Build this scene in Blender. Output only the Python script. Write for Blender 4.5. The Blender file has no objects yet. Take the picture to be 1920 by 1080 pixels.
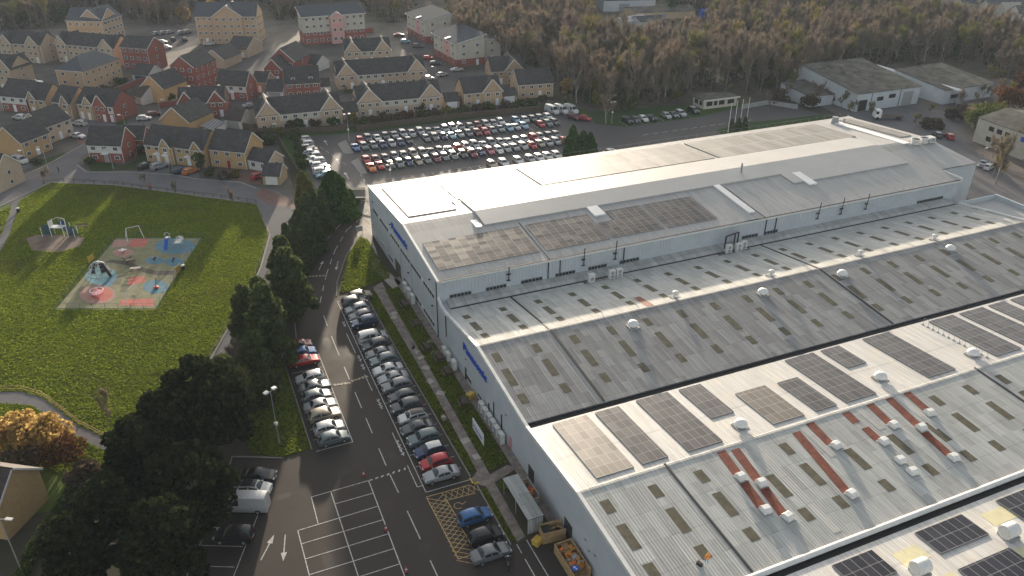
import bpy, bmesh, math, random
from mathutils import Vector, Matrix
SC = bpy.context.scene
COL = SC.collection
RAD = math.radians
rnd = random.Random(11)
SUN_LEFT, SUN_EL, SUN_E, SKY_S, SKY_DUST, SKY_SAT, HAZE, EXPO = 5.3, math.radians(7.8), 3.7, .112, 2.5, .42, .0001, 1.5
# ------------------------------------------------------------------ camera
FPX, PITCH, ROLL, YAW, CH = 1492.1, RAD(29.034), RAD(0.3588), RAD(66.585), 70.0
_fh = Vector((math.cos(YAW), math.sin(YAW), 0)); _rh = Vector((math.sin(YAW), -math.cos(YAW), 0))
CF = _fh * math.cos(PITCH) - Vector((0, 0, math.sin(PITCH)))
_u0 = _rh.cross(CF)
CR = _rh * math.cos(ROLL) + _u0 * math.sin(ROLL)
CU = CR.cross(CF)
cam = bpy.data.cameras.new('camera'); camo = bpy.data.objects.new('camera', cam); COL.objects.link(camo)
cam.sensor_width = 36; cam.lens = FPX / 1920 * 36; cam.clip_start = 1; cam.clip_end = 6000
M3 = Matrix((CR, CU, -CF)).transposed()
camo.matrix_world = Matrix.Translation((0, 0, CH)) @ M3.to_4x4()
SC.camera = camo
def P(px, py, z=0.0):
    """photo pixel (1920 wide) to the point of the plane at height z"""
    d = CF * FPX + CR * (px - 960) - CU * (py - 540)
    t = (z - CH) / d.z
    q = d * t
    return Vector((q.x, q.y, z))
# ------------------------------------------------------------------ materials
def newmat(name):
    m = bpy.data.materials.new(name); m.use_nodes = True
    nt = m.node_tree; b = nt.nodes['Principled BSDF']
    return m, nt, b
def N(nt, t, **kw):
    n = nt.nodes.new(t)
    for k, v in kw.items():
        if k in n.inputs: n.inputs[k].default_value = v
        else: setattr(n, k, v)
    return n
def rgb(c): return (c[0], c[1], c[2], 1)
def mat(name, c, rough=.8, var=.15, scale=.6, c2=None, metal=0, spec=.4, bump=0, bscale=8, coord='pos', detail=5):
    """base colour broken up by two noises (position in the world or on the object)"""
    m, nt, b = newmat(name); L = nt.links
    if coord == 'pos': src = N(nt, 'ShaderNodeNewGeometry').outputs['Position']
    else: src = N(nt, 'ShaderNodeTexCoord').outputs['Object']
    n = N(nt, 'ShaderNodeTexNoise', Scale=scale, Detail=detail, Roughness=.65); L.new(src, n.inputs['Vector'])
    r = N(nt, 'ShaderNodeValToRGB')
    r.color_ramp.elements[0].position = .32; r.color_ramp.elements[1].position = .68
    a = tuple(x * (1 - var) for x in c); d = c2 if c2 else tuple(min(1, x * (1 + var)) for x in c)
    r.color_ramp.elements[0].color = rgb(a); r.color_ramp.elements[1].color = rgb(d)
    L.new(n.outputs['Fac'], r.inputs['Fac']); L.new(r.outputs['Color'], b.inputs['Base Color'])
    b.inputs['Roughness'].default_value = rough; b.inputs['Metallic'].default_value = metal
    b.inputs['Specular IOR Level'].default_value = spec
    if bump:
        n2 = N(nt, 'ShaderNodeTexNoise', Scale=bscale, Detail=4); L.new(src, n2.inputs['Vector'])
        bp = N(nt, 'ShaderNodeBump', Strength=bump, Distance=.1); L.new(n2.outputs['Fac'], bp.inputs['Height']); L.new(bp.outputs['Normal'], b.inputs['Normal'])
    return m
def foliage(name, c, c2, trans=.35, objvar=False, patch=None):
    m, nt, b = newmat(name); L = nt.links; nt.nodes.remove(b)
    out = nt.nodes['Material Output']
    g = N(nt, 'ShaderNodeNewGeometry'); r = N(nt, 'ShaderNodeValToRGB')
    r.color_ramp.elements[0].color = rgb(c); r.color_ramp.elements[1].color = rgb(c2)
    L.new(g.outputs['Random Per Island'], r.inputs['Fac']); col = r.outputs['Color']
    if objvar:
        oi = N(nt, 'ShaderNodeObjectInfo'); r2 = N(nt, 'ShaderNodeValToRGB'); cr = r2.color_ramp
        cols = objvar; cr.elements[0].color = rgb(cols[0]); cr.elements[1].color = rgb(cols[-1])
        for i, cc in enumerate(cols[1:-1]): e = cr.elements.new((i + 1) / (len(cols) - 1)); e.color = rgb(cc)
        L.new(oi.outputs['Random'], r2.inputs['Fac'])
        mx = N(nt, 'ShaderNodeMix', data_type='RGBA', blend_type='MULTIPLY'); mx.inputs[0].default_value = 1
        L.new(r.outputs['Color'], mx.inputs[6]); L.new(r2.outputs['Color'], mx.inputs[7]); col = mx.outputs[2]
    if patch:
        for sc_, lo, hi, k_, pc in patch:
            nz = N(nt, 'ShaderNodeTexNoise', Scale=sc_, Detail=5, Roughness=.65); L.new(g.outputs['Position'], nz.inputs['Vector'])
            mr = N(nt, 'ShaderNodeMapRange'); mr.inputs[1].default_value = lo; mr.inputs[2].default_value = hi; mr.inputs[4].default_value = k_; L.new(nz.outputs['Fac'], mr.inputs[0])
            col = mixc(nt, mr.outputs[0], col, pc)
    d = N(nt, 'ShaderNodeBsdfDiffuse'); t = N(nt, 'ShaderNodeBsdfTranslucent'); s = N(nt, 'ShaderNodeMixShader'); s.inputs[0].default_value = trans
    L.new(col, d.inputs['Color']); L.new(col, t.inputs['Color'])
    L.new(d.outputs[0], s.inputs[1]); L.new(t.outputs[0], s.inputs[2]); L.new(s.outputs[0], out.inputs['Surface'])
    return m
def mathn(nt, op, a, b=None, c=None):
    n = nt.nodes.new('ShaderNodeMath'); n.operation = op
    for i, v in enumerate((a, b, c)):
        if v is None: continue
        if isinstance(v, (int, float)): n.inputs[i].default_value = v
        else: nt.links.new(v, n.inputs[i])
    return n.outputs[0]
def mixc(nt, fac, a, b, blend='MIX'):
    n = nt.nodes.new('ShaderNodeMix'); n.data_type = 'RGBA'; n.blend_type = blend
    for i, v in ((0, fac), (6, a), (7, b)):
        if isinstance(v, (int, float)): n.inputs[i].default_value = v
        elif isinstance(v, tuple): n.inputs[i].default_value = rgb(v)
        else: nt.links.new(v, n.inputs[i])
    return n.outputs[2]
def roofsheet(name, c, strip=1.0, row=2.4, var=.2, stain=None, rough=.7, spec=.3, stripe=.0, corr=0.0):
    """profiled sheets laid in strips one metre wide (x) and rows (y): a random tone per sheet, stains, fine ribs"""
    m, nt, b = newmat(name); L = nt.links
    g = N(nt, 'ShaderNodeNewGeometry'); sp = N(nt, 'ShaderNodeSeparateXYZ'); L.new(g.outputs['Position'], sp.inputs[0])
    X, Y = sp.outputs[0], sp.outputs[1]
    ix = mathn(nt, 'FLOOR', mathn(nt, 'DIVIDE', X, strip))
    wn0 = N(nt, 'ShaderNodeTexWhiteNoise', noise_dimensions='1D'); L.new(ix, wn0.inputs['W'])
    iy = mathn(nt, 'FLOOR', mathn(nt, 'DIVIDE', mathn(nt, 'ADD', Y, mathn(nt, 'MULTIPLY', mathn(nt, 'FLOOR', mathn(nt, 'MULTIPLY', wn0.outputs['Value'], 2.4)), row * .5)), row))
    cb = N(nt, 'ShaderNodeCombineXYZ'); L.new(ix, cb.inputs[0]); L.new(iy, cb.inputs[1])
    wn = N(nt, 'ShaderNodeTexWhiteNoise', noise_dimensions='2D'); L.new(cb.outputs[0], wn.inputs['Vector'])
    v = mathn(nt, 'ADD', mathn(nt, 'MULTIPLY', wn.outputs['Value'], var), 1 - var * .6)
    # streaks running down the slope
    mp = N(nt, 'ShaderNodeMapping'); mp.inputs['Scale'].default_value = (3.2, .16, 1); L.new(g.outputs['Position'], mp.inputs[0])
    ns = N(nt, 'ShaderNodeTexNoise', Scale=1, Detail=6, Roughness=.7); L.new(mp.outputs[0], ns.inputs['Vector'])
    v = mathn(nt, 'MULTIPLY', v, mathn(nt, 'ADD', mathn(nt, 'MULTIPLY', ns.outputs['Fac'], 1.1), .45))
    if stripe:
        fr = mathn(nt, 'FRACT', mathn(nt, 'DIVIDE', X, strip))
        ed = mathn(nt, 'LESS_THAN', fr, .07); v = mathn(nt, 'MULTIPLY', v, mathn(nt, 'ADD', mathn(nt, 'MULTIPLY', ed, stripe), 1))
        fy = mathn(nt, 'FRACT', mathn(nt, 'DIVIDE', Y, row)); v = mathn(nt, 'MULTIPLY', v, mathn(nt, 'SUBTRACT', 1, mathn(nt, 'MULTIPLY', mathn(nt, 'LESS_THAN', fy, .04), .14)))
    hs = nt.nodes.new('ShaderNodeVectorMath'); hs.operation = 'SCALE'; hs.inputs[0].default_value = c; L.new(v, hs.inputs['Scale'])
    col = hs.outputs[0]
    if stain:
        n2 = N(nt, 'ShaderNodeTexNoise', Scale=.35, Detail=8, Roughness=.75); L.new(g.outputs['Position'], n2.inputs['Vector'])
        r = N(nt, 'ShaderNodeMapRange'); r.inputs[1].default_value = .5; r.inputs[2].default_value = .75; r.inputs[4].default_value = .7; L.new(n2.outputs['Fac'], r.inputs[0])
        col = mixc(nt, r.outputs[0], col, stain)
    L.new(col, b.inputs['Base Color'])
    b.inputs['Roughness'].default_value = rough; b.inputs['Specular IOR Level'].default_value = spec
    if corr:
        w = mathn(nt, 'SINE', mathn(nt, 'MULTIPLY', X, 2 * math.pi / .36))
        bp = N(nt, 'ShaderNodeBump', Strength=corr, Distance=.03); L.new(w, bp.inputs['Height']); L.new(bp.outputs['Normal'], b.inputs['Normal'])
    return m
def solarmat(name, base, su, sv, rough=.22, line=(.30, .29, .28), spec=.5, row=.6):
    """framed dark cells: grid of su x sv metres on the object's own axes"""
    m, nt, b = newmat(name); L = nt.links
    tc = N(nt, 'ShaderNodeTexCoord'); sp = N(nt, 'ShaderNodeSeparateXYZ'); L.new(tc.outputs['Object'], sp.inputs[0])
    fx = mathn(nt, 'FRACT', mathn(nt, 'DIVIDE', sp.outputs[0], su)); fy = mathn(nt, 'FRACT', mathn(nt, 'DIVIDE', sp.outputs[1], sv))
    ed = mathn(nt, 'MAXIMUM', mathn(nt, 'LESS_THAN', fx, .06), mathn(nt, 'MULTIPLY', mathn(nt, 'LESS_THAN', fy, .06), row))
    cb = N(nt, 'ShaderNodeCombineXYZ'); L.new(mathn(nt, 'FLOOR', mathn(nt, 'DIVIDE', sp.outputs[0], su)), cb.inputs[0]); L.new(mathn(nt, 'FLOOR', mathn(nt, 'DIVIDE', sp.outputs[1], sv)), cb.inputs[1])
    oi = N(nt, 'ShaderNodeObjectInfo'); L.new(oi.outputs['Random'], cb.inputs[2])
    wn = N(nt, 'ShaderNodeTexWhiteNoise', noise_dimensions='3D'); L.new(cb.outputs[0], wn.inputs['Vector'])
    hs = nt.nodes.new('ShaderNodeVectorMath'); hs.operation = 'SCALE'; hs.inputs[0].default_value = base
    L.new(mathn(nt, 'ADD', mathn(nt, 'MULTIPLY', wn.outputs['Value'], .5), .75), hs.inputs['Scale'])
    L.new(mixc(nt, ed, hs.outputs[0], line), b.inputs['Base Color'])
    b.inputs['Roughness'].default_value = rough; b.inputs['Specular IOR Level'].default_value = spec
    # every panel sits at a slightly different tilt
    nv = nt.nodes.new('ShaderNodeVectorMath'); nv.operation = 'SUBTRACT'; L.new(wn.outputs['Color'], nv.inputs[0]); nv.inputs[1].default_value = (.5, .5, .5)
    sc = nt.nodes.new('ShaderNodeVectorMath'); sc.operation = 'SCALE'; sc.inputs['Scale'].default_value = .03; L.new(nv.outputs[0], sc.inputs[0])
    ad = nt.nodes.new('ShaderNodeVectorMath'); g = N(nt, 'ShaderNodeNewGeometry'); L.new(g.outputs['Normal'], ad.inputs[0]); L.new(sc.outputs[0], ad.inputs[1])
    nn = nt.nodes.new('ShaderNodeVectorMath'); nn.operation = 'NORMALIZE'; L.new(ad.outputs[0], nn.inputs[0]); L.new(nn.outputs[0], b.inputs['Normal'])
    return m
def brickmat(name, c, c2, mortar):
    m, nt, b = newmat(name); L = nt.links
    tc = N(nt, 'ShaderNodeTexCoord'); n = N(nt, 'ShaderNodeTexNoise', Scale=2.2, Detail=8, Roughness=.75); L.new(tc.outputs['Object'], n.inputs['Vector'])
    n1 = N(nt, 'ShaderNodeTexNoise', Scale=.25, Detail=3); L.new(tc.outputs['Object'], n1.inputs['Vector'])
    r = N(nt, 'ShaderNodeValToRGB'); r.color_ramp.elements[0].position = .3; r.color_ramp.elements[1].position = .7
    r.color_ramp.elements[0].color = rgb(c); r.color_ramp.elements[1].color = rgb(c2); L.new(n.outputs['Fac'], r.inputs['Fac'])
    sp = N(nt, 'ShaderNodeSeparateXYZ'); L.new(tc.outputs['Object'], sp.inputs[0])
    co = mathn(nt, 'LESS_THAN', mathn(nt, 'FRACT', mathn(nt, 'DIVIDE', sp.outputs[2], .3)), .12)
    col = mixc(nt, mathn(nt, 'MULTIPLY', co, .35), r.outputs['Color'], mortar)
    oi = N(nt, 'ShaderNodeObjectInfo')
    k = mathn(nt, 'ADD', mathn(nt, 'MULTIPLY', oi.outputs['Random'], .25), mathn(nt, 'ADD', mathn(nt, 'MULTIPLY', n1.outputs['Fac'], .3), .72))
    hs = nt.nodes.new('ShaderNodeVectorMath'); hs.operation = 'SCALE'; L.new(col, hs.inputs[0]); L.new(k, hs.inputs['Scale'])
    L.new(hs.outputs[0], b.inputs['Base Color']); b.inputs['Roughness'].default_value = .9; b.inputs['Specular IOR Level'].default_value = .2
    return m
def paintmat():
    m, nt, b = newmat('car_paint'); L = nt.links
    oi = N(nt, 'ShaderNodeObjectInfo'); n = N(nt, 'ShaderNodeTexNoise', Scale=3, Detail=5); tc = N(nt, 'ShaderNodeTexCoord'); L.new(tc.outputs['Object'], n.inputs['Vector'])
    k = mathn(nt, 'ADD', mathn(nt, 'MULTIPLY', n.outputs['Fac'], .3), .8)
    hs = nt.nodes.new('ShaderNodeVectorMath'); hs.operation = 'SCALE'; L.new(oi.outputs['Color'], hs.inputs[0]); L.new(k, hs.inputs['Scale'])
    L.new(hs.outputs[0], b.inputs['Base Color']); b.inputs['Metallic'].default_value = .25; b.inputs['Roughness'].default_value = .32
    b.inputs['Coat Weight'].default_value = .3; b.inputs['Coat Roughness'].default_value = .2
    return m
def marking(name, c):
    m, nt, b = newmat(name); L = nt.links
    g = N(nt, 'ShaderNodeNewGeometry'); n = N(nt, 'ShaderNodeTexNoise', Scale=2.5, Detail=8, Roughness=.8); L.new(g.outputs['Position'], n.inputs['Vector'])
    r = N(nt, 'ShaderNodeMapRange'); r.inputs[1].default_value = .44; r.inputs[2].default_value = .66; L.new(n.outputs['Fac'], r.inputs[0])
    L.new(mixc(nt, mathn(nt, 'MULTIPLY', r.outputs[0], .8), c, (.12, .11, .10)), b.inputs['Base Color']); b.inputs['Roughness'].default_value = .7
    return m
def grassmat(name, a, bcol, dry):
    m, nt, b = newmat(name); L = nt.links
    g = N(nt, 'ShaderNodeNewGeometry')
    n1 = N(nt, 'ShaderNodeTexNoise', Scale=.09, Detail=4, Roughness=.6); n2 = N(nt, 'ShaderNodeTexNoise', Scale=1.3, Detail=8, Roughness=.75); n3 = N(nt, 'ShaderNodeTexNoise', Scale=.045, Detail=5, Roughness=.7)
    for n in (n1, n2, n3): L.new(g.outputs['Position'], n.inputs['Vector'])
    r = N(nt, 'ShaderNodeMapRange'); r.inputs[1].default_value = .35; r.inputs[2].default_value = .65; L.new(mathn(nt, 'ADD', mathn(nt, 'MULTIPLY', n1.outputs['Fac'], .45), mathn(nt, 'MULTIPLY', n2.outputs['Fac'], .55)), r.inputs[0])
    c = mixc(nt, r.outputs[0], a, bcol)
    r3 = N(nt, 'ShaderNodeMapRange'); r3.inputs[1].default_value = .5; r3.inputs[2].default_value = .7; r3.inputs[4].default_value = .8; L.new(n3.outputs['Fac'], r3.inputs[0])
    c = mixc(nt, r3.outputs[0], c, dry); L.new(c, b.inputs['Base Color']); b.inputs['Roughness'].default_value = .9; b.inputs['Specular IOR Level'].default_value = .15
    bp = N(nt, 'ShaderNodeBump', Strength=.9, Distance=.22); L.new(n2.outputs['Fac'], bp.inputs['Height']); L.new(bp.outputs['Normal'], b.inputs['Normal'])
    return m
def wetasphalt(name, c, c2, rough0=.35, rough1=.8, spec=.25):
    m, nt, b = newmat(name); L = nt.links
    g = N(nt, 'ShaderNodeNewGeometry')
    n1 = N(nt, 'ShaderNodeTexNoise', Scale=.12, Detail=6, Roughness=.65); n2 = N(nt, 'ShaderNodeTexNoise', Scale=3, Detail=8, Roughness=.7)
    for n in (n1, n2): L.new(g.outputs['Position'], n.inputs['Vector'])
    r = N(nt, 'ShaderNodeMapRange'); r.inputs[1].default_value = .35; r.inputs[2].default_value = .65; L.new(n1.outputs['Fac'], r.inputs[0])
    v = mathn(nt, 'ADD', mathn(nt, 'MULTIPLY', r.outputs[0], .65), mathn(nt, 'MULTIPLY', n2.outputs['Fac'], .45))
    L.new(mixc(nt, v, c, c2), b.inputs['Base Color'])
    b.inputs['Specular IOR Level'].default_value = spec
    r2 = N(nt, 'ShaderNodeMapRange'); r2.inputs[3].default_value = rough0; r2.inputs[4].default_value = rough1; L.new(v, r2.inputs[0]); L.new(r2.outputs[0], b.inputs['Roughness'])
    bp = N(nt, 'ShaderNodeBump', Strength=.25, Distance=.03); L.new(n2.outputs['Fac'], bp.inputs['Height']); L.new(bp.outputs['Normal'], b.inputs['Normal'])
    return m
M = {}
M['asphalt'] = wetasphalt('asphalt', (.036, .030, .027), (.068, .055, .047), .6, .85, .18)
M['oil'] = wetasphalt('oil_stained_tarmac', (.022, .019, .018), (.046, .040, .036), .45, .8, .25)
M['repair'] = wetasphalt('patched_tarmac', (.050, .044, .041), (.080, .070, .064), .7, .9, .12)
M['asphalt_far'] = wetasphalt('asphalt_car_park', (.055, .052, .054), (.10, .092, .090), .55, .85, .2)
M['road'] = wetasphalt('estate_tarmac', (.125, .121, .127), (.19, .182, .185), .8, .95, .06)
M['estate_lane'] = wetasphalt('lane_tarmac', (.085, .080, .080), (.14, .13, .127), .85, .95, .03)
M['estate'] = mat('estate_ground', (.085, .082, .066), .9, .3, .12, c2=(.14, .122, .105))
M['brickpave'] = mat('block_paving', (.17, .095, .075), .85, .2, .5)
M['pave'] = mat('concrete_path', (.21, .165, .14), .9, .3, .9, c2=(.31, .26, .23))
M['slab'] = mat('pale_slab', (.42, .37, .32), .9, .15, 1)
M['kerb'] = mat('kerb_stone', (.26, .24, .22), .9, .15, 1)
M['grass'] = grassmat('field_grass', (.060, .098, .016), (.10, .145, .026), (.12, .112, .045))
M['verge'] = grassmat('verge_grass', (.038, .080, .016), (.065, .115, .022), (.06, .085, .025))
M['lawn'] = grassmat('lawn_grass', (.028, .060, .015), (.050, .090, .022), (.06, .06, .03))
M['earth'] = mat('woodland_floor', (.065, .055, .042), .95, .3, .15, c2=(.10, .088, .058))
M['terrain'] = mat('terrain', (.050, .050, .030), .95, .35, .02, c2=(.075, .068, .042))
M['yard'] = mat('yard_ground', (.12, .095, .085), .9, .3, .12, c2=(.17, .15, .135))
M['bark'] = mat('wet_bark_chips', (.17, .125, .095), .95, .25, .6)
M['white_line'] = marking('white_road_paint', (.62, .60, .58))
M['yellow_line'] = marking('yellow_road_paint', (.62, .42, .16))
M['bump'] = marking('worn_hump_paint', (.46, .38, .27))
M['clad'] = mat('pale_blue_cladding', (.53, .565, .595), .55, .07, .35, spec=.4)
M['clad2'] = mat('blue_grey_cladding', (.51, .55, .58), .5, .07, .35, spec=.4)
M['coping'] = mat('white_coping', (.72, .71, .68), .5, .1, .8)
M['asb'] = roofsheet('weathered_cement_sheet', (.30, .293, .285), 1.0, 3.6, .38, stain=(.31, .31, .29), rough=.85, spec=.2, stripe=.35, corr=.3)
M['asb2'] = roofsheet('pale_cement_sheet', (.50, .49, .455), 1.0, 4.2, .24, stain=(.58, .57, .52), rough=.8, spec=.2, stripe=.2, corr=.3)
M['asb3'] = roofsheet('lichen_cement_sheet', (.44, .44, .42), 1.0, 3.7, .30, stain=(.50, .51, .48), rough=.8, spec=.25, stripe=.22, corr=.3)
M['whiteroof'] = roofsheet('white_metal_sheet', (.56, .545, .52), 1.0, 9, .10, stain=(.66, .57, .42), rough=.5, spec=.3, stripe=.1, corr=.25)
M['tallroof'] = roofsheet('coated_metal_sheet', (.43, .418, .40), 1.0, 60, .08, rough=.5, spec=.06, stripe=.08, corr=.2)
M['overlay'] = mat('smooth_roof_membrane', (.47, .458, .44), .5, .06, .15, spec=.1)
M['white_strip'] = mat('bright_roof_strip', (.80, .79, .77), .45, .05, .5)
M['gutter'] = mat('dark_gutter', (.022, .020, .020), .7, .3, 2)
M['darkpipe'] = mat('black_pipe', (.03, .03, .033), .5, .2, 2)
M['skylight'] = mat('grimy_rooflight', (.135, .122, .085), .85, .25, 1.2, spec=.15)
M['skylight2'] = mat('yellowed_rooflight', (.62, .57, .36), .5, .1, 1.2)
M['rust'] = mat('rusted_sheet', (.19, .042, .026), .75, .3, 1.2, c2=(.25, .075, .038))
M['solar_w'] = solarmat('solar_cells_wide', (.050, .044, .045), 1.0, 1.7, .30, line=(.24, .23, .22))
M['solar_g'] = solarmat('solar_cells_glint_tint', (.075, .062, .052), 1.0, 1.7, .5, line=(.30, .28, .26))  # sun glint put into a brighter, warmer cell colour and broader gloss
M['solar_t'] = solarmat('solar_cells_tall', (.042, .036, .036), 1.46, 1.0, .32, line=(.30, .28, .26), row=.7, spec=.28)
M['solar_f'] = solarmat('solar_cells_flush', (.20, .19, .175), 1.15, 6.0, .5, line=(.34, .33, .31), spec=.12)
M['solar_gl'] = solarmat('solar_cells_shining', (.20, .19, .175), 1.15, 6.0, .36, line=(.30, .29, .27), spec=.5)
M['solar_d'] = solarmat('solar_cells_dark', (.020, .018, .024), 1.12, 1.66, .22, line=(.22, .22, .22))
M['blue_sign'] = mat('blue_lettering', (.020, .085, .50), .5, .06, 2)
M['sign_white'] = mat('white_sign_board', (.78, .78, .80), .5, .05, 2)
M['glass'] = mat('dark_glass', (.018, .022, .026), .12, .3, .7, spec=.6)
M['winglass'] = mat('window_glass', (.05, .055, .062), .15, .4, 1.2, spec=.6, coord='obj')
M['upvc'] = mat('white_window_frame', (.70, .69, .67), .5, .06, 2)
M['tan'] = brickmat('buff_brick', (.38, .265, .16), (.50, .37, .245), (.42, .36, .28))
M['tan2'] = brickmat('sandy_brick', (.42, .315, .22), (.54, .42, .31), (.44, .39, .32))
M['ochre'] = brickmat('ochre_brick', (.43, .275, .125), (.54, .37, .19), (.45, .36, .25))
M['red'] = brickmat('red_brick', (.23, .072, .056), (.33, .118, .09), (.30, .22, .19))
M['render'] = mat('white_render', (.62, .60, .56), .85, .1, .7, coord='obj')
M['cream'] = mat('cream_render', (.50, .47, .40), .85, .1, .7, coord='obj')
M['pink'] = mat('pink_render', (.60, .33, .31), .85, .08, .7, coord='obj')
M['tile'] = mat('dark_roof_tile', (.050, .048, .050), .85, .35, 1.0, c2=(.085, .078, .074), coord='obj', bump=.3, bscale=4)
M['tile2'] = mat('slate_blue_tile', (.085, .09, .10), .8, .25, 1.4, coord='obj')
M['tile3'] = mat('brown_roof_tile', (.062, .046, .040), .8, .25, 1.4, coord='obj')
M['metalroof'] = mat('grey_metal_roof', (.085, .093, .105), .95, .1, .6, spec=.02)  # base darkened to stand in for the wood's shade on the flats
M['flatroof'] = mat('felt_roof', (.095, .092, .08), .9, .35, .3, c2=(.17, .16, .135), spec=.1)
M['timber'] = mat('pale_timber', (.42, .28, .14), .8, .25, 2.5)
M['timber_d'] = mat('weathered_timber', (.10, .075, .055), .9, .3, 2)
M['steel'] = mat('galvanised_steel', (.42, .43, .44), .45, .15, 2, metal=.5)
M['ac'] = mat('air_conditioner_white', (.68, .67, .63), .6, .1, 2)
M['dome'] = mat('ventilator_white', (.78, .77, .74), .45, .07, 2)
M['fan'] = mat('black_fan_grille', (.04, .04, .042), .6, .2, 3)
M['yellow'] = mat('yellow_plastic', (.58, .38, .06), .55, .1, 2)
M['orange'] = mat('orange_plastic', (.70, .16, .03), .55, .15, 2)
M['blue'] = mat('blue_plastic', (.03, .12, .50), .5, .1, 2)
M['navy'] = mat('navy_panel', (.025, .05, .13), .55, .15, 2)
M['teal'] = mat('teal_panel', (.035, .09, .11), .55, .15, 2)
M['ochre_p'] = mat('faded_orange', (.45, .22, .05), .7, .2, 2)
M['hivis'] = mat('orange_cloth', (.75, .26, .06), .8, .1, 3)
M['denim'] = mat('pale_blue_cloth', (.42, .52, .64), .8, .1, 3)
M['black'] = mat('black_plastic', (.018, .018, .02), .6, .2, 2)
M['tyre'] = mat('tyre_rubber', (.015, .015, .016), .85, .2, 5)
M['rim'] = mat('alloy_rim', (.36, .36, .37), .35, .1, 5, metal=.6)
M['lamp'] = mat('headlamp_glass', (.60, .62, .64), .2, .1, 5, spec=.6)
M['tail'] = mat('tail_lamp_red', (.32, .015, .015), .3, .15, 5)
M['paint'] = paintmat()
M['skin'] = mat('skin', (.42, .25, .18), .6, .05, 5)
M['red_p'] = mat('red_plastic', (.48, .03, .03), .55, .1, 2)
M['pinkp'] = mat('pink_door', (.62, .22, .26), .6, .1, 2)
M['carton'] = mat('cardboard', (.30, .19, .10), .9, .2, 2)
M['grey_p'] = mat('grey_panel', (.30, .31, .32), .6, .12, 2)
for nm, c in dict(pg_base=(.20, .19, .105), pg_red=(.46, .13, .10), pg_pink=(.36, .20, .165), pg_blue=(.085, .19, .25), pg_lblue=(.15, .30, .34), pg_dark=(.125, .115, .07), pg_path=(.085, .075, .060)).items():
    M[nm] = mat('rubber_' + nm[3:], c, .9, .18, .7)
M['pine'] = foliage('pine_needles', (.014, .019, .009), (.046, .057, .021), .25)
M['pine2'] = foliage('pine_needles_green', (.045, .062, .022), (.13, .155, .055), .32)
M['conif'] = foliage('conifer_green', (.022, .050, .012), (.060, .115, .026), .25)
M['conify'] = foliage('conifer_yellow', (.085, .085, .022), (.20, .18, .05), .3)
M['conifd'] = foliage('conifer_dark', (.044, .062, .024), (.115, .14, .048), .32)
M['rustleaf'] = foliage('russet_leaves', (.075, .035, .018), (.17, .085, .035), .3)
M['goldleaf'] = foliage('golden_leaves', (.30, .19, .065), (.55, .39, .15), .45)
M['shrub'] = foliage('shrub_green', (.040, .062, .020), (.115, .14, .042), .3)
M['shrubd'] = foliage('shrub_brown', (.060, .046, .034), (.13, .10, .068), .25)
M['twig'] = foliage('bare_twigs', (.165, .138, .116), (.285, .245, .21), .2, objvar=[(.76, .74, .71), (1, .97, .93), (1.2, 1.06, .90), (.80, .85, .70), (1.12, 1.06, .97), (.70, .69, .65)])
M['twig_g'] = foliage('lichen_twigs', (.115, .115, .055), (.30, .28, .12), .25, objvar=[(1, 1, .8), (.7, .8, .6), (1.2, 1.05, .7), (.6, .7, .5)])
M['under'] = foliage('undergrowth_leaves', (.05, .05, .032), (.15, .13, .085), .2)
M['blade'] = foliage('grass_blades', (.125, .175, .018), (.31, .355, .045), .55, patch=[(.11, .48, .7, .45, (.16, .18, .03)), (.5, .5, .75, .35, (.06, .11, .02)), (.035, .54, .72, .7, (.14, .115, .05))])
M['trunk'] = mat('tree_bark', (.15, .125, .105), .95, .3, 2, c2=(.27, .24, .205), coord='obj')
M['pinebark'] = mat('pine_bark', (.045, .034, .026), .95, .3, 2, coord='obj')
M['birch'] = mat('pale_bark', (.36, .32, .28), .9, .2, 2, coord='obj')
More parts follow.
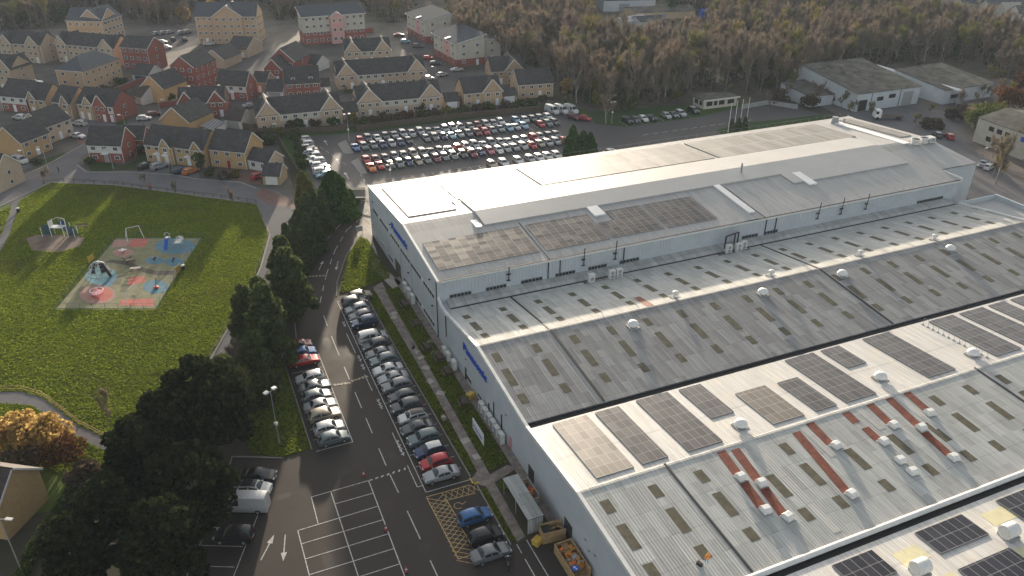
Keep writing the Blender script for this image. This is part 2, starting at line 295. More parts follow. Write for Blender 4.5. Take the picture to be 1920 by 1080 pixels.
# ------------------------------------------------------------------ mesh helpers
class MB:
    def __init__(s): s.v = []; s.f = []; s.m = []
    def add(s, vs, fs, m=0):
        o = len(s.v); s.v += [tuple(v) for v in vs]; s.f += [tuple(i + o for i in f) for f in fs]; s.m += [m] * len(fs); return s
    def box(s, x0, x1, y0, y1, z0, z1, m=0):
        vs = [(x, y, z) for z in (z0, z1) for y in (y0, y1) for x in (x0, x1)]
        return s.add(vs, [(0, 2, 3, 1), (4, 5, 7, 6), (0, 1, 5, 4), (2, 6, 7, 3), (0, 4, 6, 2), (1, 3, 7, 5)], m)
    def cbox(s, c, sz, rz=0, m=0):
        a, b = math.cos(rz), math.sin(rz); vs = []
        for z in (-.5, .5):
            for y in (-.5, .5):
                for x in (-.5, .5):
                    X, Y = x * sz[0], y * sz[1]; vs.append((c[0] + a * X - b * Y, c[1] + b * X + a * Y, c[2] + z * sz[2]))
        return s.add(vs, [(0, 2, 3, 1), (4, 5, 7, 6), (0, 1, 5, 4), (2, 6, 7, 3), (0, 4, 6, 2), (1, 3, 7, 5)], m)
    def prism(s, poly, z0, z1, m=0):
        n = len(poly); vs = [(p[0], p[1], z0) for p in poly] + [(p[0], p[1], z1) for p in poly]
        fs = [tuple(range(n - 1, -1, -1)), tuple(range(n, 2 * n))] + [(i, (i + 1) % n, n + (i + 1) % n, n + i) for i in range(n)]
        return s.add(vs, fs, m)
    def ext(s, prof, axis, a, b, m=0):
        """profile of (p, z) pairs run along x (p = y) or y (p = x)"""
        n = len(prof)
        mk = (lambda t: [(t, p, z) for p, z in prof]) if axis == 'x' else (lambda t: [(p, t, z) for p, z in prof])
        fs = [tuple(range(n)), tuple(range(2 * n - 1, n - 1, -1))] + [(i, n + i, n + (i + 1) % n, (i + 1) % n) for i in range(n)]
        return s.add(mk(a) + mk(b), fs, m)
    def tube(s, a, b, r0, r1=None, n=6, m=0):
        r1 = r0 if r1 is None else r1
        a, b = Vector(a), Vector(b); d = (b - a)
        if d.length < 1e-6: return s
        d.normalize(); q = d.orthogonal().normalized(); w = d.cross(q)
        vs = []
        for c, r in ((a, r0), (b, r1)):
            for i in range(n): t = 2 * math.pi * i / n; vs.append(c + (q * math.cos(t) + w * math.sin(t)) * r)
        fs = [(i, (i + 1) % n, n + (i + 1) % n, n + i) for i in range(n)] + [tuple(range(n - 1, -1, -1)), tuple(range(n, 2 * n))]
        return s.add(vs, fs, m)
    def lathe(s, prof, c=(0, 0, 0), n=14, m=0):
        vs = []; k = len(prof)
        for i in range(n):
            t = 2 * math.pi * i / n
            vs += [(c[0] + r * math.cos(t), c[1] + r * math.sin(t), c[2] + z) for r, z in prof]
        fs = [(i * k + j, ((i + 1) % n) * k + j, ((i + 1) % n) * k + j + 1, i * k + j + 1) for i in range(n) for j in range(k - 1)]
        fs += [tuple(i * k for i in range(n - 1, -1, -1)), tuple(i * k + k - 1 for i in range(n))]
        return s.add(vs, fs, m)
    def disc(s, c, axis, r, h, n=12, m=0):
        c = Vector(c); a = Vector(axis).normalized(); return s.tube(c - a * h / 2, c + a * h / 2, r, r, n, m)
    def mesh(s, name, mats, smooth=False, fix=True):
        me = bpy.data.meshes.new(name); me.from_pydata(s.v, [], s.f)
        for k in (mats if isinstance(mats, (list, tuple)) else [mats]): me.materials.append(M[k] if isinstance(k, str) else k)
        me.polygons.foreach_set('material_index', s.m)
        if fix:
            bm = bmesh.new(); bm.from_mesh(me); bmesh.ops.recalc_face_normals(bm, faces=bm.faces); bm.to_mesh(me); bm.free()
        if smooth:
            me.polygons.foreach_set('use_smooth', [True] * len(me.polygons))
            try: me.set_sharp_from_angle(angle=RAD(38))
            except Exception: pass
        me.update(); return me
    def build(s, name, mats, parent=None, loc=(0, 0, 0), rz=0, smooth=False, fix=True):
        return put(s.mesh(name, mats, smooth, fix), name, parent, loc, rz)
def put(me, name, parent=None, loc=(0, 0, 0), rz=0, scale=None, color=None):
    o = bpy.data.objects.new(name, me); COL.objects.link(o); o.location = loc; o.rotation_euler = (0, 0, rz)
    if scale: o.scale = scale
    if color: o.color = rgb(color)
    if parent: o.parent = parent
    return o
def tag(o, label=None, cat=None, group=None, kind=None):
    if label: o['label'] = label
    if cat: o['category'] = cat
    if group: o['group'] = group
    if kind: o['kind'] = kind
    return o
def thing(name, label, cat, loc=(0, 0, 0), rz=0, group=None):
    return tag(put(None, name, None, loc, rz), label, cat, group)
ORD = 'first second third fourth fifth sixth seventh eighth ninth tenth eleventh twelfth thirteenth fourteenth fifteenth sixteenth seventeenth eighteenth nineteenth twentieth twenty-first twenty-second twenty-third twenty-fourth twenty-fifth twenty-sixth twenty-seventh twenty-eighth'.split()
# ------------------------------------------------------------------ sheets of ground
def area(name, pts, z, m, px=True, label=None, th=0, kind='structure'):
    ps = [P(*p) for p in pts] if px else [Vector((p[0], p[1], 0)) for p in pts]
    bm = bmesh.new(); vs = [bm.verts.new((p.x, p.y, z)) for p in ps]; f = bm.faces.new(vs); f.normal_update()
    if f.normal.z < 0: f.normal_flip()
    if th:
        r = bmesh.ops.extrude_face_region(bm, geom=[f]); 
        for e in r['geom']:
            if isinstance(e, bmesh.types.BMVert): e.co.z = z - th
        bmesh.ops.recalc_face_normals(bm, faces=bm.faces)
    bmesh.ops.triangulate(bm, faces=bm.faces)
    me = bpy.data.meshes.new(name); bm.to_mesh(me); bm.free(); me.materials.append(M[m])
    return tag(put(me, name), label, None, None, kind)
def ribbon(mb, pts, w, z, m=0, dash=None):
    """painted line along world points"""
    for a, b in zip(pts, pts[1:]):
        a, b = Vector((a[0], a[1], 0)), Vector((b[0], b[1], 0)); d = b - a; Ln = d.length
        if Ln < 1e-4: continue
        d /= Ln; n = Vector((-d.y, d.x, 0)) * w / 2
        segs = [(0, Ln)]
        if dash:
            segs = []; t = 0
            while t < Ln: segs.append((t, min(t + dash[0], Ln))); t += dash[0] + dash[1]
        for s0, s1 in segs:
            p, q = a + d * s0, a + d * s1
            mb.add([(*(p - n).xy, z), (*(q - n).xy, z), (*(q + n).xy, z), (*(p + n).xy, z)], [(0, 1, 2, 3)], m)
def pxl(*pts): return [P(*p).xy for p in pts]
# ------------------------------------------------------------------ the ground
tr = MB(); tr.add([(-900, -250, -.03), (1500, -250, -.03), (1500, 1700, -.03), (-900, 1700, -.03)], [(0, 1, 2, 3)])
tag(tr.build('terrain', 'terrain'), kind='structure')
area('woodland_floor', [(-600, 300), (-60, 300), (120, 300), (104, 240), (113, 214), (120, 199), (150, 199), (200, 197), (215, 190), (700, 190), (700, 900), (-600, 900)], 0, 'earth', px=False)
area('estate_ground', [(-330, 110), (-8, 100), (-2, 150), (21, 160), (24, 216), (112, 216), (103, 240), (122, 300), (118, 352), (48, 388), (-140, 420), (-330, 420)], .004, 'estate', px=False)
area('verge', [(-60, 40), (36, 40), (36, 165), (24, 172), (24, 220), (114, 220), (114, 205), (165, 196), (165, 150), (33, 150), (33, 45), (36, 20), (-60, 20)], .008, 'verge', px=False)
field = [(-40, 352), (20, 385), (95, 341), (215, 346), (330, 361), (450, 377), (480, 381), (493, 410), (505, 440), (488, 500), (462, 562), (430, 612), (385, 692), (330, 790), (240, 900), (160, 900), (90, 960), (-120, 980), (-300, 700), (-200, 480)]
area('field', field, .012, 'grass')
# near car park and access road
near = [(-14, 20), (-12.5, 56), (-8, 70), (-3.2, 82), (-1.4, 87.8), (4.4, 84.9), (8.4, 85.3), (8.4, 109.6), (11.2, 113), (12.3, 122), (14.5, 131), (18.8, 141), (25, 151), (31, 160), (34.5, 168), (36, 185), (46, 178), (33.2, 150), (30.5, 148.5), (25.4, 140), (21.4, 130), (20.2, 124.8), (24.9, 124.8), (25.3, 96), (25.7, 73), (25.9, 72), (26.0, 60), (28.9, 60), (30.2, 58), (30, 20)]
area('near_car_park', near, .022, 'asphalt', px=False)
for k, (cx_, cy_, rx_, ry_) in enumerate(((16.2, 96, .9, 2.2), (17.6, 80, .8, 1.6), (11, 79.6, 1.4, .9), (6.4, 66, .7, 1.8), (16.8, 63.5, 1.2, .8), (15.4, 110, .7, 2.4), (22.5, 72.6, .8, .5), (3.4, 78, 1.2, .7))):
    rk = random.Random(k); area('tarmac_patch', [(cx_ + rx_ * math.cos(a_ * .45) * rk.uniform(.6, 1.2), cy_ + ry_ * math.sin(a_ * .45) * rk.uniform(.6, 1.2)) for a_ in range(14)], .026, 'oil' if k % 2 else 'repair', px=False)
area('access_road_strip', [(28.2, 60.5), (30.2, 58.4), (32.5, 58.6), (32.5, 40), (30, 40), (29.5, 56)], .030, 'asphalt', px=False)  # strip of the same tarmac as the car park, beside the wall
far = [(26.8, 176), (27.2, 217), (48, 214), (109, 214.5), (113.5, 196), (118, 190.5), (142, 190.5), (160, 194), (178, 190), (178, 150), (156, 148.5), (33.5, 148.5), (33, 160), (34, 176)]
area('far_car_park', far, .026, 'asphalt_far', px=False)
area('wood_side_verge', [(111, 196), (117.5, 190.7), (139, 191.2), (146, 195), (148, 203), (122, 206), (114, 208)], .034, 'lawn', px=False)
area('flag_lawn', [(138, 170), (160, 172), (178, 171), (178, 178), (152, 180.5), (140, 178)], .034, 'lawn', px=False)
area('corner_paving', pxl((676, 410), (699, 425), (699, 452), (716, 500), (752, 530), (740, 545), (700, 505), (686, 452), (668, 452)), .034, 'slab', px=False)
area('footpath', [(26.9, 125.6), (29.0, 127), (28.6, 112), (28.5, 98), (28.3, 84), (28.2, 71.8), (30.9, 72.6), (31.9, 71.6), (28.2, 70.2), (28.1, 60.5), (26.9, 60.2), (26.9, 70), (25.8, 71), (25.8, 72.0), (26.9, 73), (27.1, 88), (27.1, 99)], .030, 'pave', px=False)
area('wall_path', [(31.3, 127), (32.6, 128), (32.6, 60), (31.5, 60), (31.3, 88), (31.4, 96)], .034, 'pave', px=False)
sl = MB()
for x, y in ((27.6, 114), (27.9, 115.2), (27.9, 102.5), (28.2, 100.6), (28.0, 97.6), (28.0, 90.6), (27.6, 79.2), (27.8, 75.6), (30.8, 104.5), (30.5, 101.2), (27.4, 94)):
    sl.cbox((x, y, .045), (.9 + rnd.random() * .5, .7 + rnd.random() * .6, .03), rnd.random())
tag(sl.build('paving_slabs', 'slab'), kind='structure')
kb = MB()
for pts in ([(20.2, 124.9), (21.4, 130), (25.4, 140), (30.5, 148.4)], [(8.25, 85.4), (8.25, 109.6), (11.1, 113), (12.2, 122), (14.4, 131), (18.7, 141), (25, 151.2), (30.8, 160)], [(-14.5, 50), (-8.2, 70), (-3.4, 82), (-1.6, 88), (4.4, 85.2)], [(24.95, 124.6), (25.35, 96), (25.75, 72.4)], [(25.95, 70.6), (26.05, 60)]):
    for a, b in zip(pts, pts[1:]):
        d = Vector(b) - Vector(a); c = (Vector(a) + Vector(b)) / 2
        kb.cbox((c.x, c.y, .07), (d.length, .15, .12), math.atan2(d.y, d.x))
tag(kb.build('kerb', 'kerb'), kind='structure')
# painted lines of the near car park
wl = MB(); Z = .040
def wline(*pts, w=.11, dash=None): ribbon(wl, pts, w, Z, 0, dash)
def yline(*pts, w=.12, dash=None): ribbon(wl, pts, w, Z + .004, 1, dash)
wline((19.9, 123.2), (19.75, 98), (19.7, 71.9)); wline((19.75, 71.9), (25.9, 71.9))
for v in [74.4 + 2.42 * i for i in range(21)]: wline((19.9, v), (25.2, v), w=.09)
wline((19.0, 112), (19.0, 105.8)); wline((18.9, 99.5), (18.9, 95)); wline((19.0, 84.6), (19.0, 80.4)); wline((19.0, 77.5), (19.0, 73.2)); wline((19, 73.2), (19.8, 73.2))
wline((13.6, 108), (13.6, 84.8)); wline((13.6, 84.8), (8.7, 84.8))
for v in [87.2 + 2.4 * i for i in range(10)]: wline((13.5, v), (8.8, v), w=.09)
cl = pxl((607, 592), (627, 645), (667, 739), (686, 784), (731, 890), (770, 972), (820, 1080), (850, 1150))
wline(*cl, w=.13, dash=(3.6, 3.4))
up = pxl((600, 568), (612, 515), (628, 470), (650, 432), (690, 398)); wline(*up, w=.13, dash=(2.2, 2.0))
wline((13.7, 76.7), (13.5, 50), w=.12); wline((13.7, 76.7), (6.5, 76.6)); wline((8.9, 76.6), (8.9, 50)); wline((6.5, 76.6), (6.4, 71.9)); wline((13.6, 71.9), (4.0, 71.7)); wline((4.0, 71.7), (4.0, 50))
for v in (74.3, 69.5, 67.1, 64.7, 62.3, 59.9, 57.5): wline((13.6, v), (8.9 if v > 72 else 4.0, v), w=.1)
wline((3.3, 83.2), (-1.0, 73.7), (-5.5, 63.5), w=.09)
for x, y in ((1.6, 80.4), (.4, 77.4), (-1, 74.2), (-2.2, 71.7), (-3.4, 69)): wline((x, y), (x - 4.3, y + 2.0), w=.09)
wline((28.0, 60.0), (28.1, 50)); wline((26.7, 59.8), (26.7, 58.4)); wline((26.7, 57.5), (26.7, 52))
def arrow(p, q, hw=.34, w=.13):
    p, q = Vector(p), Vector(q); d = (q - p).normalized(); n = Vector((-d.y, d.x)); b = q - d * 1.3
    ribbon(wl, [p, b], w, Z, 0); wl.add([(*(b - n * hw), Z), (*(b + n * hw), Z), (*q, Z)], [(0, 1, 2)], 0)
arrow(P(489, 1051).xy, P(514, 1003).xy); arrow(P(535, 1003).xy, P(531, 1053).xy)
arrow(P(598, 507).xy, P(606, 489).xy); arrow(P(634, 490).xy, P(630, 507).xy)
yline((19.5, 71.1), (19.8, 60.4)); yline((21.6, 70.0), (21.8, 66.3)); yline((21.7, 65.0), (21.9, 60.6)); yline((19.5, 71.1), (25.2, 71.0)); yline((21.2, 69.6), (25.3, 69.4)); yline((21.6, 66.3), (25.4, 66.1)); yline((21.8, 63.4), (25.6, 63.2)); yline((19.8, 60.4), (21.9, 60.4))
for i in range(15):
    y = 70.8 - i * .75
    yline((19.55, y), (21.6, y - 1.5), w=.09)
    if y - 1.6 > 60.4: yline((21.65, y), (19.6, y - 1.5), w=.09)
for i in range(6):
    x = 21.4 + i * .75; yline((x, 71.0), (x + .7, 69.6), w=.08); yline((x + .7, 71.0), (x, 69.6), w=.08)
for cx, cy in ((22.6, 68.2), (22.9, 60.9)):
    pts = [(cx + .5 * math.cos(t), cy + .5 * math.sin(t)) for t in [i * .4 for i in range(14)]]; yline(*pts, w=.1); yline((cx + .5, cy), (cx + 1.1, cy + .3), w=.1)
# worn hump markings across the road
for (a, b) in (((14.2, 98.6), (16.2, 98.3)), ((16.8, 98.6), (19.0, 98.9)), ((13.4, 135.4), (16.6, 134.0)), ((17.2, 134.2), (19.6, 133.5))):
    for k in range(5):
        t = k / 4; c = Vector(a).lerp(Vector(b), t); wl.cbox((c.x, c.y, Z), (.34, .55, .006), .3 + k, 2)
for k in range(7): c = P(870 + 0, 902).lerp(P(760, 880), 0); wl.cbox((14.0 + k * .75, 76.7 + .05 * k, Z), (.42, .2, .006), .2 * k, 0)
for (x, y) in ((19.2, 104.5), (19.2, 103.6), (19.15, 102), (19.15, 101.2), (19.1, 92.4), (19.1, 91.5), (19.1, 90.7), (19.1, 82.5), (19.1, 81.6), (19.1, 80.8), (19.1, 79.9), (19.3, 115.5), (19.3, 114.6)):
    wl.cbox((x, y, Z), (.5, .16, .006), .3, 0); wl.cbox((x + .05, y + .3, Z), (.45, .1, .006), -.5, 0); wl.cbox((x, y - .25, Z), (.14, .4, .006), .1, 0)
tag(wl.build('car_park_markings', ['white_line', 'yellow_line', 'bump']), kind='structure')
fl = MB()
def fline(*pts, w=.13, dash=None): ribbon(fl, pts, w, .040, 0, dash)
fline((32.3, 213), (32.2, 185)); fline((33.6, 206), (36.9, 190), w=.1, dash=(2, 1.5)); fline((38.6, 186), (38.4, 172), w=.12, dash=(2, 1.4))
for i in range(24):
    u = 42.9 + 2.43 * i
    fline((u, 203.3), (u, 197.9), w=.1); fline((u, 187.3), (u, 182.2), w=.1)
    if i < 20 and i > 3: fline((u, 177), (u, 172.5), w=.1)
for i in range(10): fline((118.6 + 2.45 * i, 195.6), (118.6 + 2.45 * i, 191), w=.1)
for i in range(12): fline((118 + 3.2 * i, 182), (120.2 + 3.2 * i, 182.2), w=.16); fline((112 + 3.5 * i, 174), (114.6 + 3.5 * i, 174.1), w=.14)
ob = wl; wl = fl; Z0 = Z
def farrow(p, q):
    p, q = Vector(p), Vector(q); d = (q - p).normalized(); n = Vector((-d.y, d.x)); b = q - d * 1.6
    ribbon(fl, [p, b], .16, .040, 0); fl.add([(*(b - n * .5), .040), (*(b + n * .5), .040), (*q, .040)], [(0, 1, 2)], 0)
farrow(P(614, 272).xy, P(608, 263).xy); farrow(P(636, 307).xy, P(630, 297).xy); farrow(P(654, 336).xy, P(646, 323).xy)
tag(fl.build('far_car_park_markings', 'white_line'), kind='structure')
isl = [pxl((633, 270), (645, 289), (664, 288), (648, 263)), pxl((657, 304), (676, 327), (689, 326), (672, 297))]
for k, p in enumerate(isl): area('traffic_island', p, .12, 'kerb', px=False, th=.1)
# estate streets, drives and lawns
street = [(-60, 440), (0, 388), (95, 343), (215, 348), (330, 363), (450, 379), (480, 383), (493, 408), (506, 440), (490, 502), (463, 562), (430, 612), (385, 694), (410, 694), (442, 612), (478, 552), (512, 487), (534, 457), (556, 424), (556, 402), (541, 372), (515, 355), (470, 350), (450, 341), (370, 335), (325, 327), (250, 322), (162, 322), (145, 309), (152, 296), (205, 250), (240, 252), (312, 214), (332, 214), (322, 205), (270, 226), (222, 236), (180, 214), (135, 208), (124, 222), (128, 245), (165, 268), (100, 302), (70, 317), (0, 348), (-60, 370)]
area('estate_road', street, .020, 'road')
area('road_crossing', [(492, 352), (541, 372), (552, 390), (502, 383), (478, 366)], .026, 'brickpave')
area('estate_square', [(0, 150), (60, 150), (110, 135), (125, 160), (60, 170), (0, 172)], .020, 'estate_lane')
area('flats_parking', [(246, 80), (258, 62), (372, 58), (376, 82), (330, 96), (262, 93)], .020, 'estate_lane')
area('estate_lane', [(440, 130), (470, 95), (500, 92), (512, 100), (490, 140), (476, 186), (455, 200), (430, 190)], .020, 'estate_lane')
area('flats_lane', [(740, 62), (770, 62), (810, 90), (850, 125), (872, 140), (850, 170), (830, 178), (800, 130), (756, 92)], .020, 'estate_lane')
area('drive', [(395, 322), (440, 318), (475, 345), (452, 342)], .024, 'brickpave'); area('drive', [(266, 310), (320, 306), (318, 326), (262, 322)], .024, 'road'); area('drive', [(325, 312), (372, 318), (374, 334), (326, 327)], .024, 'road')
area('drive', [(440, 330), (470, 318), (494, 332), (486, 346)], .026, 'brickpave'); area('drive', [(130, 252), (165, 246), (170, 262), (150, 272)], .024, 'brickpave'); area('drive', [(0, 296), (60, 300), (62, 314), (0, 330)], .024, 'road')
for k, p in enumerate(([(434, 215), (465, 205), (470, 232), (440, 238)], [(180, 222), (240, 222), (236, 236), (190, 236)], [(300, 316), (326, 312), (330, 326), (302, 324)], [(162, 300), (230, 310), (258, 300), (262, 318), (170, 322)], [(64, 306), (120, 286), (132, 296), (70, 318)], [(810, 100), (834, 96), (850, 112), (820, 118)], [(834, 124), (856, 122), (858, 136), (838, 134)], [(256, 292), (270, 262), (276, 300), (262, 316)], [(640, 150), (660, 140), (670, 170), (648, 176)], [(1185, 62), (1320, 62), (1310, 100), (1175, 98)])):
    area('lawn', p, .018, 'lawn')
area('park_path', [(24, 372), (36, 370), (34, 395), (18, 440), (2, 470), (-20, 470), (4, 436), (18, 400)], .024, 'road')
area('lower_path', [(-40, 736), (40, 734), (80, 746), (115, 772), (150, 800), (212, 826), (206, 850), (150, 822), (104, 790), (60, 760), (0, 756), (-40, 760)], .024, 'road')
pb = MB()
for pts, w, z in (([(0, 349), (70, 318), (100, 303), (163, 268)], .5, .1), ([(145, 310), (163, 323), (250, 323), (325, 328), (370, 336), (450, 342), (480, 353)], .5, .1), ([(0, 387), (95, 342), (215, 347), (330, 362), (450, 378)], .35, .09), ([(493, 410), (506, 440), (489, 502), (462, 562), (430, 612), (385, 692)], .3, .09)):
    q = pxl(*pts)
    for a, b in zip(q, q[1:]):
        d = b - a; c = (a + b) / 2; pb.cbox((c.x, c.y, z / 2 + .01), (d.length, w, z), math.atan2(d.y, d.x))
tag(pb.build('pavement_edge', 'kerb'), kind='structure')
# right-hand yard
area('works_yard', [(160, 120), (178, 150), (186, 196), (215, 190), (262, 190), (300, 170), (300, 90), (200, 90)], .010, 'yard', px=False)
area('works_road', [(160, 100), (166, 128), (178, 150), (186, 176), (206, 176), (214, 160), (196, 142), (180, 110)], .016, 'road', px=False)
area('bark_patch', [(48, 447), (70, 440), (130, 440), (160, 445), (150, 462), (110, 473), (60, 470)], .018, 'bark'); area('bark_patch', [(60, 474), (88, 472), (90, 480), (66, 483)], .018, 'bark')
# playground surfaces
pg0 = [(218, 447), (376, 447), (291, 578), (106, 578)]
A0, B0, D0 = (P(*pg0[i]) for i in (0, 1, 3)); PU_, PV_ = (B0 - A0), (D0 - A0)
def PG(a, b): q = A0 + PU_ * a + PV_ * b; return (q.x, q.y)
area('play_surface', pg0, .020, 'pg_base')
def blob(cpx, cpy, rx, ry, m, z):
    pts = [(cpx + rx * math.cos(i * math.pi / 12), cpy + ry * math.sin(i * math.pi / 12)) for i in range(24)]; area('play_surface_patch', pts, z, m)
for pts, m, z in (([(214, 450), (250, 450), (236, 463), (210, 463)], 'pg_pink', .024), ([(250, 448), (279, 448), (272, 463), (240, 463)], 'pg_red', .024), ([(243, 520), (270, 518), (274, 528), (238, 536)], 'pg_red', .024), ([(228, 562), (288, 560), (287, 574), (222, 572)], 'pg_red', .026), ([(186, 493), (210, 493), (236, 497), (270, 511), (292, 516), (330, 515), (332, 508), (294, 508), (268, 502), (240, 490), (210, 487)], 'pg_path', .028), ([(176, 545), (196, 530), (212, 515), (222, 520), (200, 545), (180, 560)], 'pg_blue', .028), ([(216, 524), (228, 524), (226, 534), (210, 534)], 'pg_dark', .024), ([(228, 538), (244, 538), (240, 548), (224, 548)], 'pg_dark', .024)): area('play_surface_patch', pts, z, m)
for cpx, cpy, rx, ry, m, z in ((328, 462, 38, 15, 'pg_blue', .024), (231, 474, 20, 8, 'pg_pink', .024), (290, 489, 18, 7, 'pg_blue', .024), (326, 491, 18, 8, 'pg_blue', .026), (292, 538, 24, 13, 'pg_blue', .024), (190, 518, 30, 17, 'pg_lblue', .026), (183, 552, 34, 18, 'pg_pink', .030), (190, 552, 20, 12, 'pg_red', .034)): blob(cpx, cpy, rx, ry, m, z)
# ------------------------------------------------------------------ the factory
U0, UE = 32.6, 143.2
tb = thing('factory_building', 'tall white factory block with dark window strip, blue lettering and long pale roof', 'factory', (U0, 104.9, 0))
def T(mb, name, m, smooth=False): mb.v = [(x - U0, y - 104.9, z) for x, y, z in mb.v]; return mb.build(name, m, tb, smooth=smooth)
RT = [(104.9, 10.45), (123.5, 12.4), (147.4, 10.6)]
def troof(v): return 10.55 + (v - 105) * (1.95 / 18.5) if v < 123.5 else 12.5 - (v - 123.5) * 1.8 / 24
w = MB(); w.ext([(104.9, 0), (104.9, 10.4), (123.5, 12.35), (147.4, 10.55), (147.4, 0)], 'x', U0, 145.8)
w.ext([(109.9, 0), (109.9, 10.9), (123.5, 12.33), (147.3, 10.53), (147.3, 0)], 'x', 145.8, 156.4)
T(w, 'wall', 'clad')
r = MB(); r.ext([(104.6, 10.42), (123.5, 12.38), (147.7, 10.56), (147.7, 10.66), (123.5, 12.5), (104.6, 10.53)], 'x', U0 + .25, 145.7)
r.ext([(109.6, 10.92), (123.5, 12.36), (147.7, 10.55), (147.7, 10.66), (123.5, 12.49), (109.6, 11.04)], 'x', 145.7, 156.3)
T(r, 'roof', 'tallroof')
c = MB(); c.ext([(104.5, 10.3), (123.5, 12.28), (147.8, 10.45), (147.8, 10.78), (123.5, 12.62), (104.5, 10.66)], 'x', U0 - .12, U0 + .25)
c.box(156.3, 156.6, 109.5, 147.8, 10.4, 10.75); c.box(U0 + .25, 145.6, 104.42, 104.6, 10.25, 10.5); c.box(145.6, 145.85, 104.5, 109.6, 10.2, 11.1)
T(c, 'coping', 'coping')
g = MB(); g.box(U0 + .3, 145.6, 104.62, 104.95, 10.46, 10.585); g.box(145.9, 156.3, 109.62, 109.9, 10.98, 11.07); T(g, 'gutter', 'gutter')
o = MB(); zz = lambda v: troof(v)
o.ext([(118.35, zz(118.35) + .02), (123.5, 12.5), (131, zz(131) + .02), (131, zz(131) + .26), (123.5, 12.78), (118.35, zz(118.35) + .26)], 'x', 46, 110.4)
o.ext([(114.2, zz(114.2) + .02), (123.5, 12.5), (131, zz(131) + .02), (131, zz(131) + .255), (123.5, 12.775), (114.2, zz(114.2) + .255)], 'x', 110.4, 141)
T(o, 'roof_overlay', 'overlay')
for a, b, v0, v1 in ((66.0, 68.2, 115, 118.3), (94.0, 95.4, 107, 118.3), (113, 115, 112.6, 118), (147.5, 149.5, 122, 143.4), (44.3, 45.4, 118, 131)): T(MB().ext([(v0, zz(v0) + .03), (v1, zz(v1) + .03), (v1, zz(v1) + .3), (v0, zz(v0) + .3)], 'x', a, b), 'roof_strip', 'white_strip')

for va in (52.05, 96): T((lambda q: q.ext([(104.7, zz(105) + .0), (117.5, zz(117.5) + .0), (117.5, zz(117.5) + .06), (104.7, zz(105) + .06)], 'x', va, va + .12))(MB()), 'roof_joint', 'gutter')
def wband(v0, v1, z0, z1, n):
    q = MB(); q.box(U0 - .05, U0 + .02, v0, v1, z0, z1, 0)
    step = (v1 - v0) / n
    for i in range(n):
        if i % 6 == 5: continue
        q.box(U0 - .075, U0 - .04, v0 + step * i + .12, v0 + step * (i + 1) - .12, z0 + .08, z1 - .08, 1)
    T(q, 'window', ['upvc', 'glass'])
wband(126.2, 144.9, 6.35, 7.15, 15); wband(119.9, 125.6, 6.35, 7.1, 5); wband(106.5, 119.2, 6.35, 7.15, 11); wband(107, 118.9, .75, 1.55, 10); wband(137.2, 145.2, 1.55, 1.85, 12); wband(131.6, 134.9, 1.0, 1.65, 4); wband(121.6, 124.6, .9, 1.6, 3)
d = MB(); d.box(U0 - .05, U0, 126.6, 130.2, .05, 2.8); T(d, 'loading_door', 'timber_d')
for v, zt, zb in ((105.15, 10.3, 0), (119.5, 7.1, 0), (125.9, 6.6, 0), (147.2, 10.5, 0)): T(MB().box(U0 - .14, U0 - .02, v - .07, v + .07, zb + .05, zt), 'drainpipe', 'clad2' if v > 106 else 'darkpipe')
for v, z in ((144.6, 8.4), (131.8, 8.9), (108.5, 9.0), (121.2, 4.0), (107.6, 4.6)): T(MB().box(U0 - .25, U0, v - .2, v + .2, z, z + .12), 'floodlight', 'black')
# long wall over the low roofs: windows, sill ledge, pipes
for a, b in ((34.6, 38.3), (40.8, 44.4), (47, 50.9), (53.3, 57), (59.5, 63.1), (65.6, 69.5), (91.4, 95), (96.5, 99.6), (134.8, 142)):
    q = MB(); q.box(a, b, 104.83, 104.95, 6.98, 7.62, 0); n = max(4, int((b - a) / .6)); st = (b - a) / n
    for i in range(n): q.box(a + st * i + .06, a + st * (i + 1) - .06, 104.80, 104.85, 7.06, 7.54, 1)
    T(q, 'window', ['grey_p', 'glass'])
T(MB().ext([(104.85, 6.95), (103.2, 6.82), (102.55, 6.45), (102.5, 6.2), (104.85, 6.2)], 'x', 34, 143), 'ledge', 'asb3')
T(MB().box(34, 143, 102.1, 102.5, 6.45, 6.6), 'ledge_gutter', 'gutter')
fb = MB()
for i in range(186): fb.box(U0 + .3 + i * .6, U0 + .36 + i * .6, 104.85, 104.9, 7.7, 10.2)
T(fb, 'cladding_ribs', 'clad2')
for u, zt in ((44.7, 10.9), (58.4, 11.7), (64.5, 11.9), (108.6, 11.7), (114.3, 11.7), (120.6, 11.6)):
    q = MB(); q.tube((u, 104.55, 8.3), (u, 104.4, zt), .09); q.box(u - .35, u + .35, 104.5, 104.8, 9.3, 9.42); q.box(u - .3, u + .3, 104.5, 104.8, 8.2, 8.3); T(q, 'vent_pipe', 'darkpipe')
for u in (51.9, 96.5, 98.8, 54.1, 66.3): T(MB().box(u - .05, u + .05, 104.7, 104.9, 6.9, 10.3), 'drainpipe', 'darkpipe')
for v, u0, u1, nm in ((105.1, 34, 145.4, 'guard_rail'), (147.3, 34, 156, 'guard_rail')):
    q = MB(); n = int((u1 - u0) / 2.5)
    for i in range(n + 1): u = u0 + (u1 - u0) * i / n; q.tube((u, v, troof(v)), (u, v, troof(v) + 1.0), .018, n=3)
    q.tube((u0, v, troof(v) + 1.0), (u1, v, troof(v) + 1.0), .014, n=3); T(q, nm, 'steel')
for (u, v, h, rr) in ((103, 121.5, 2.2, .16), (148.2, 143.6, 1.6, .7), (150, 142.5, 1.2, .2)): T(MB().tube((u, v, troof(v)), (u, v, troof(v) + h), rr * 1.4, rr, 10), 'roof_stack', 'grey_p')
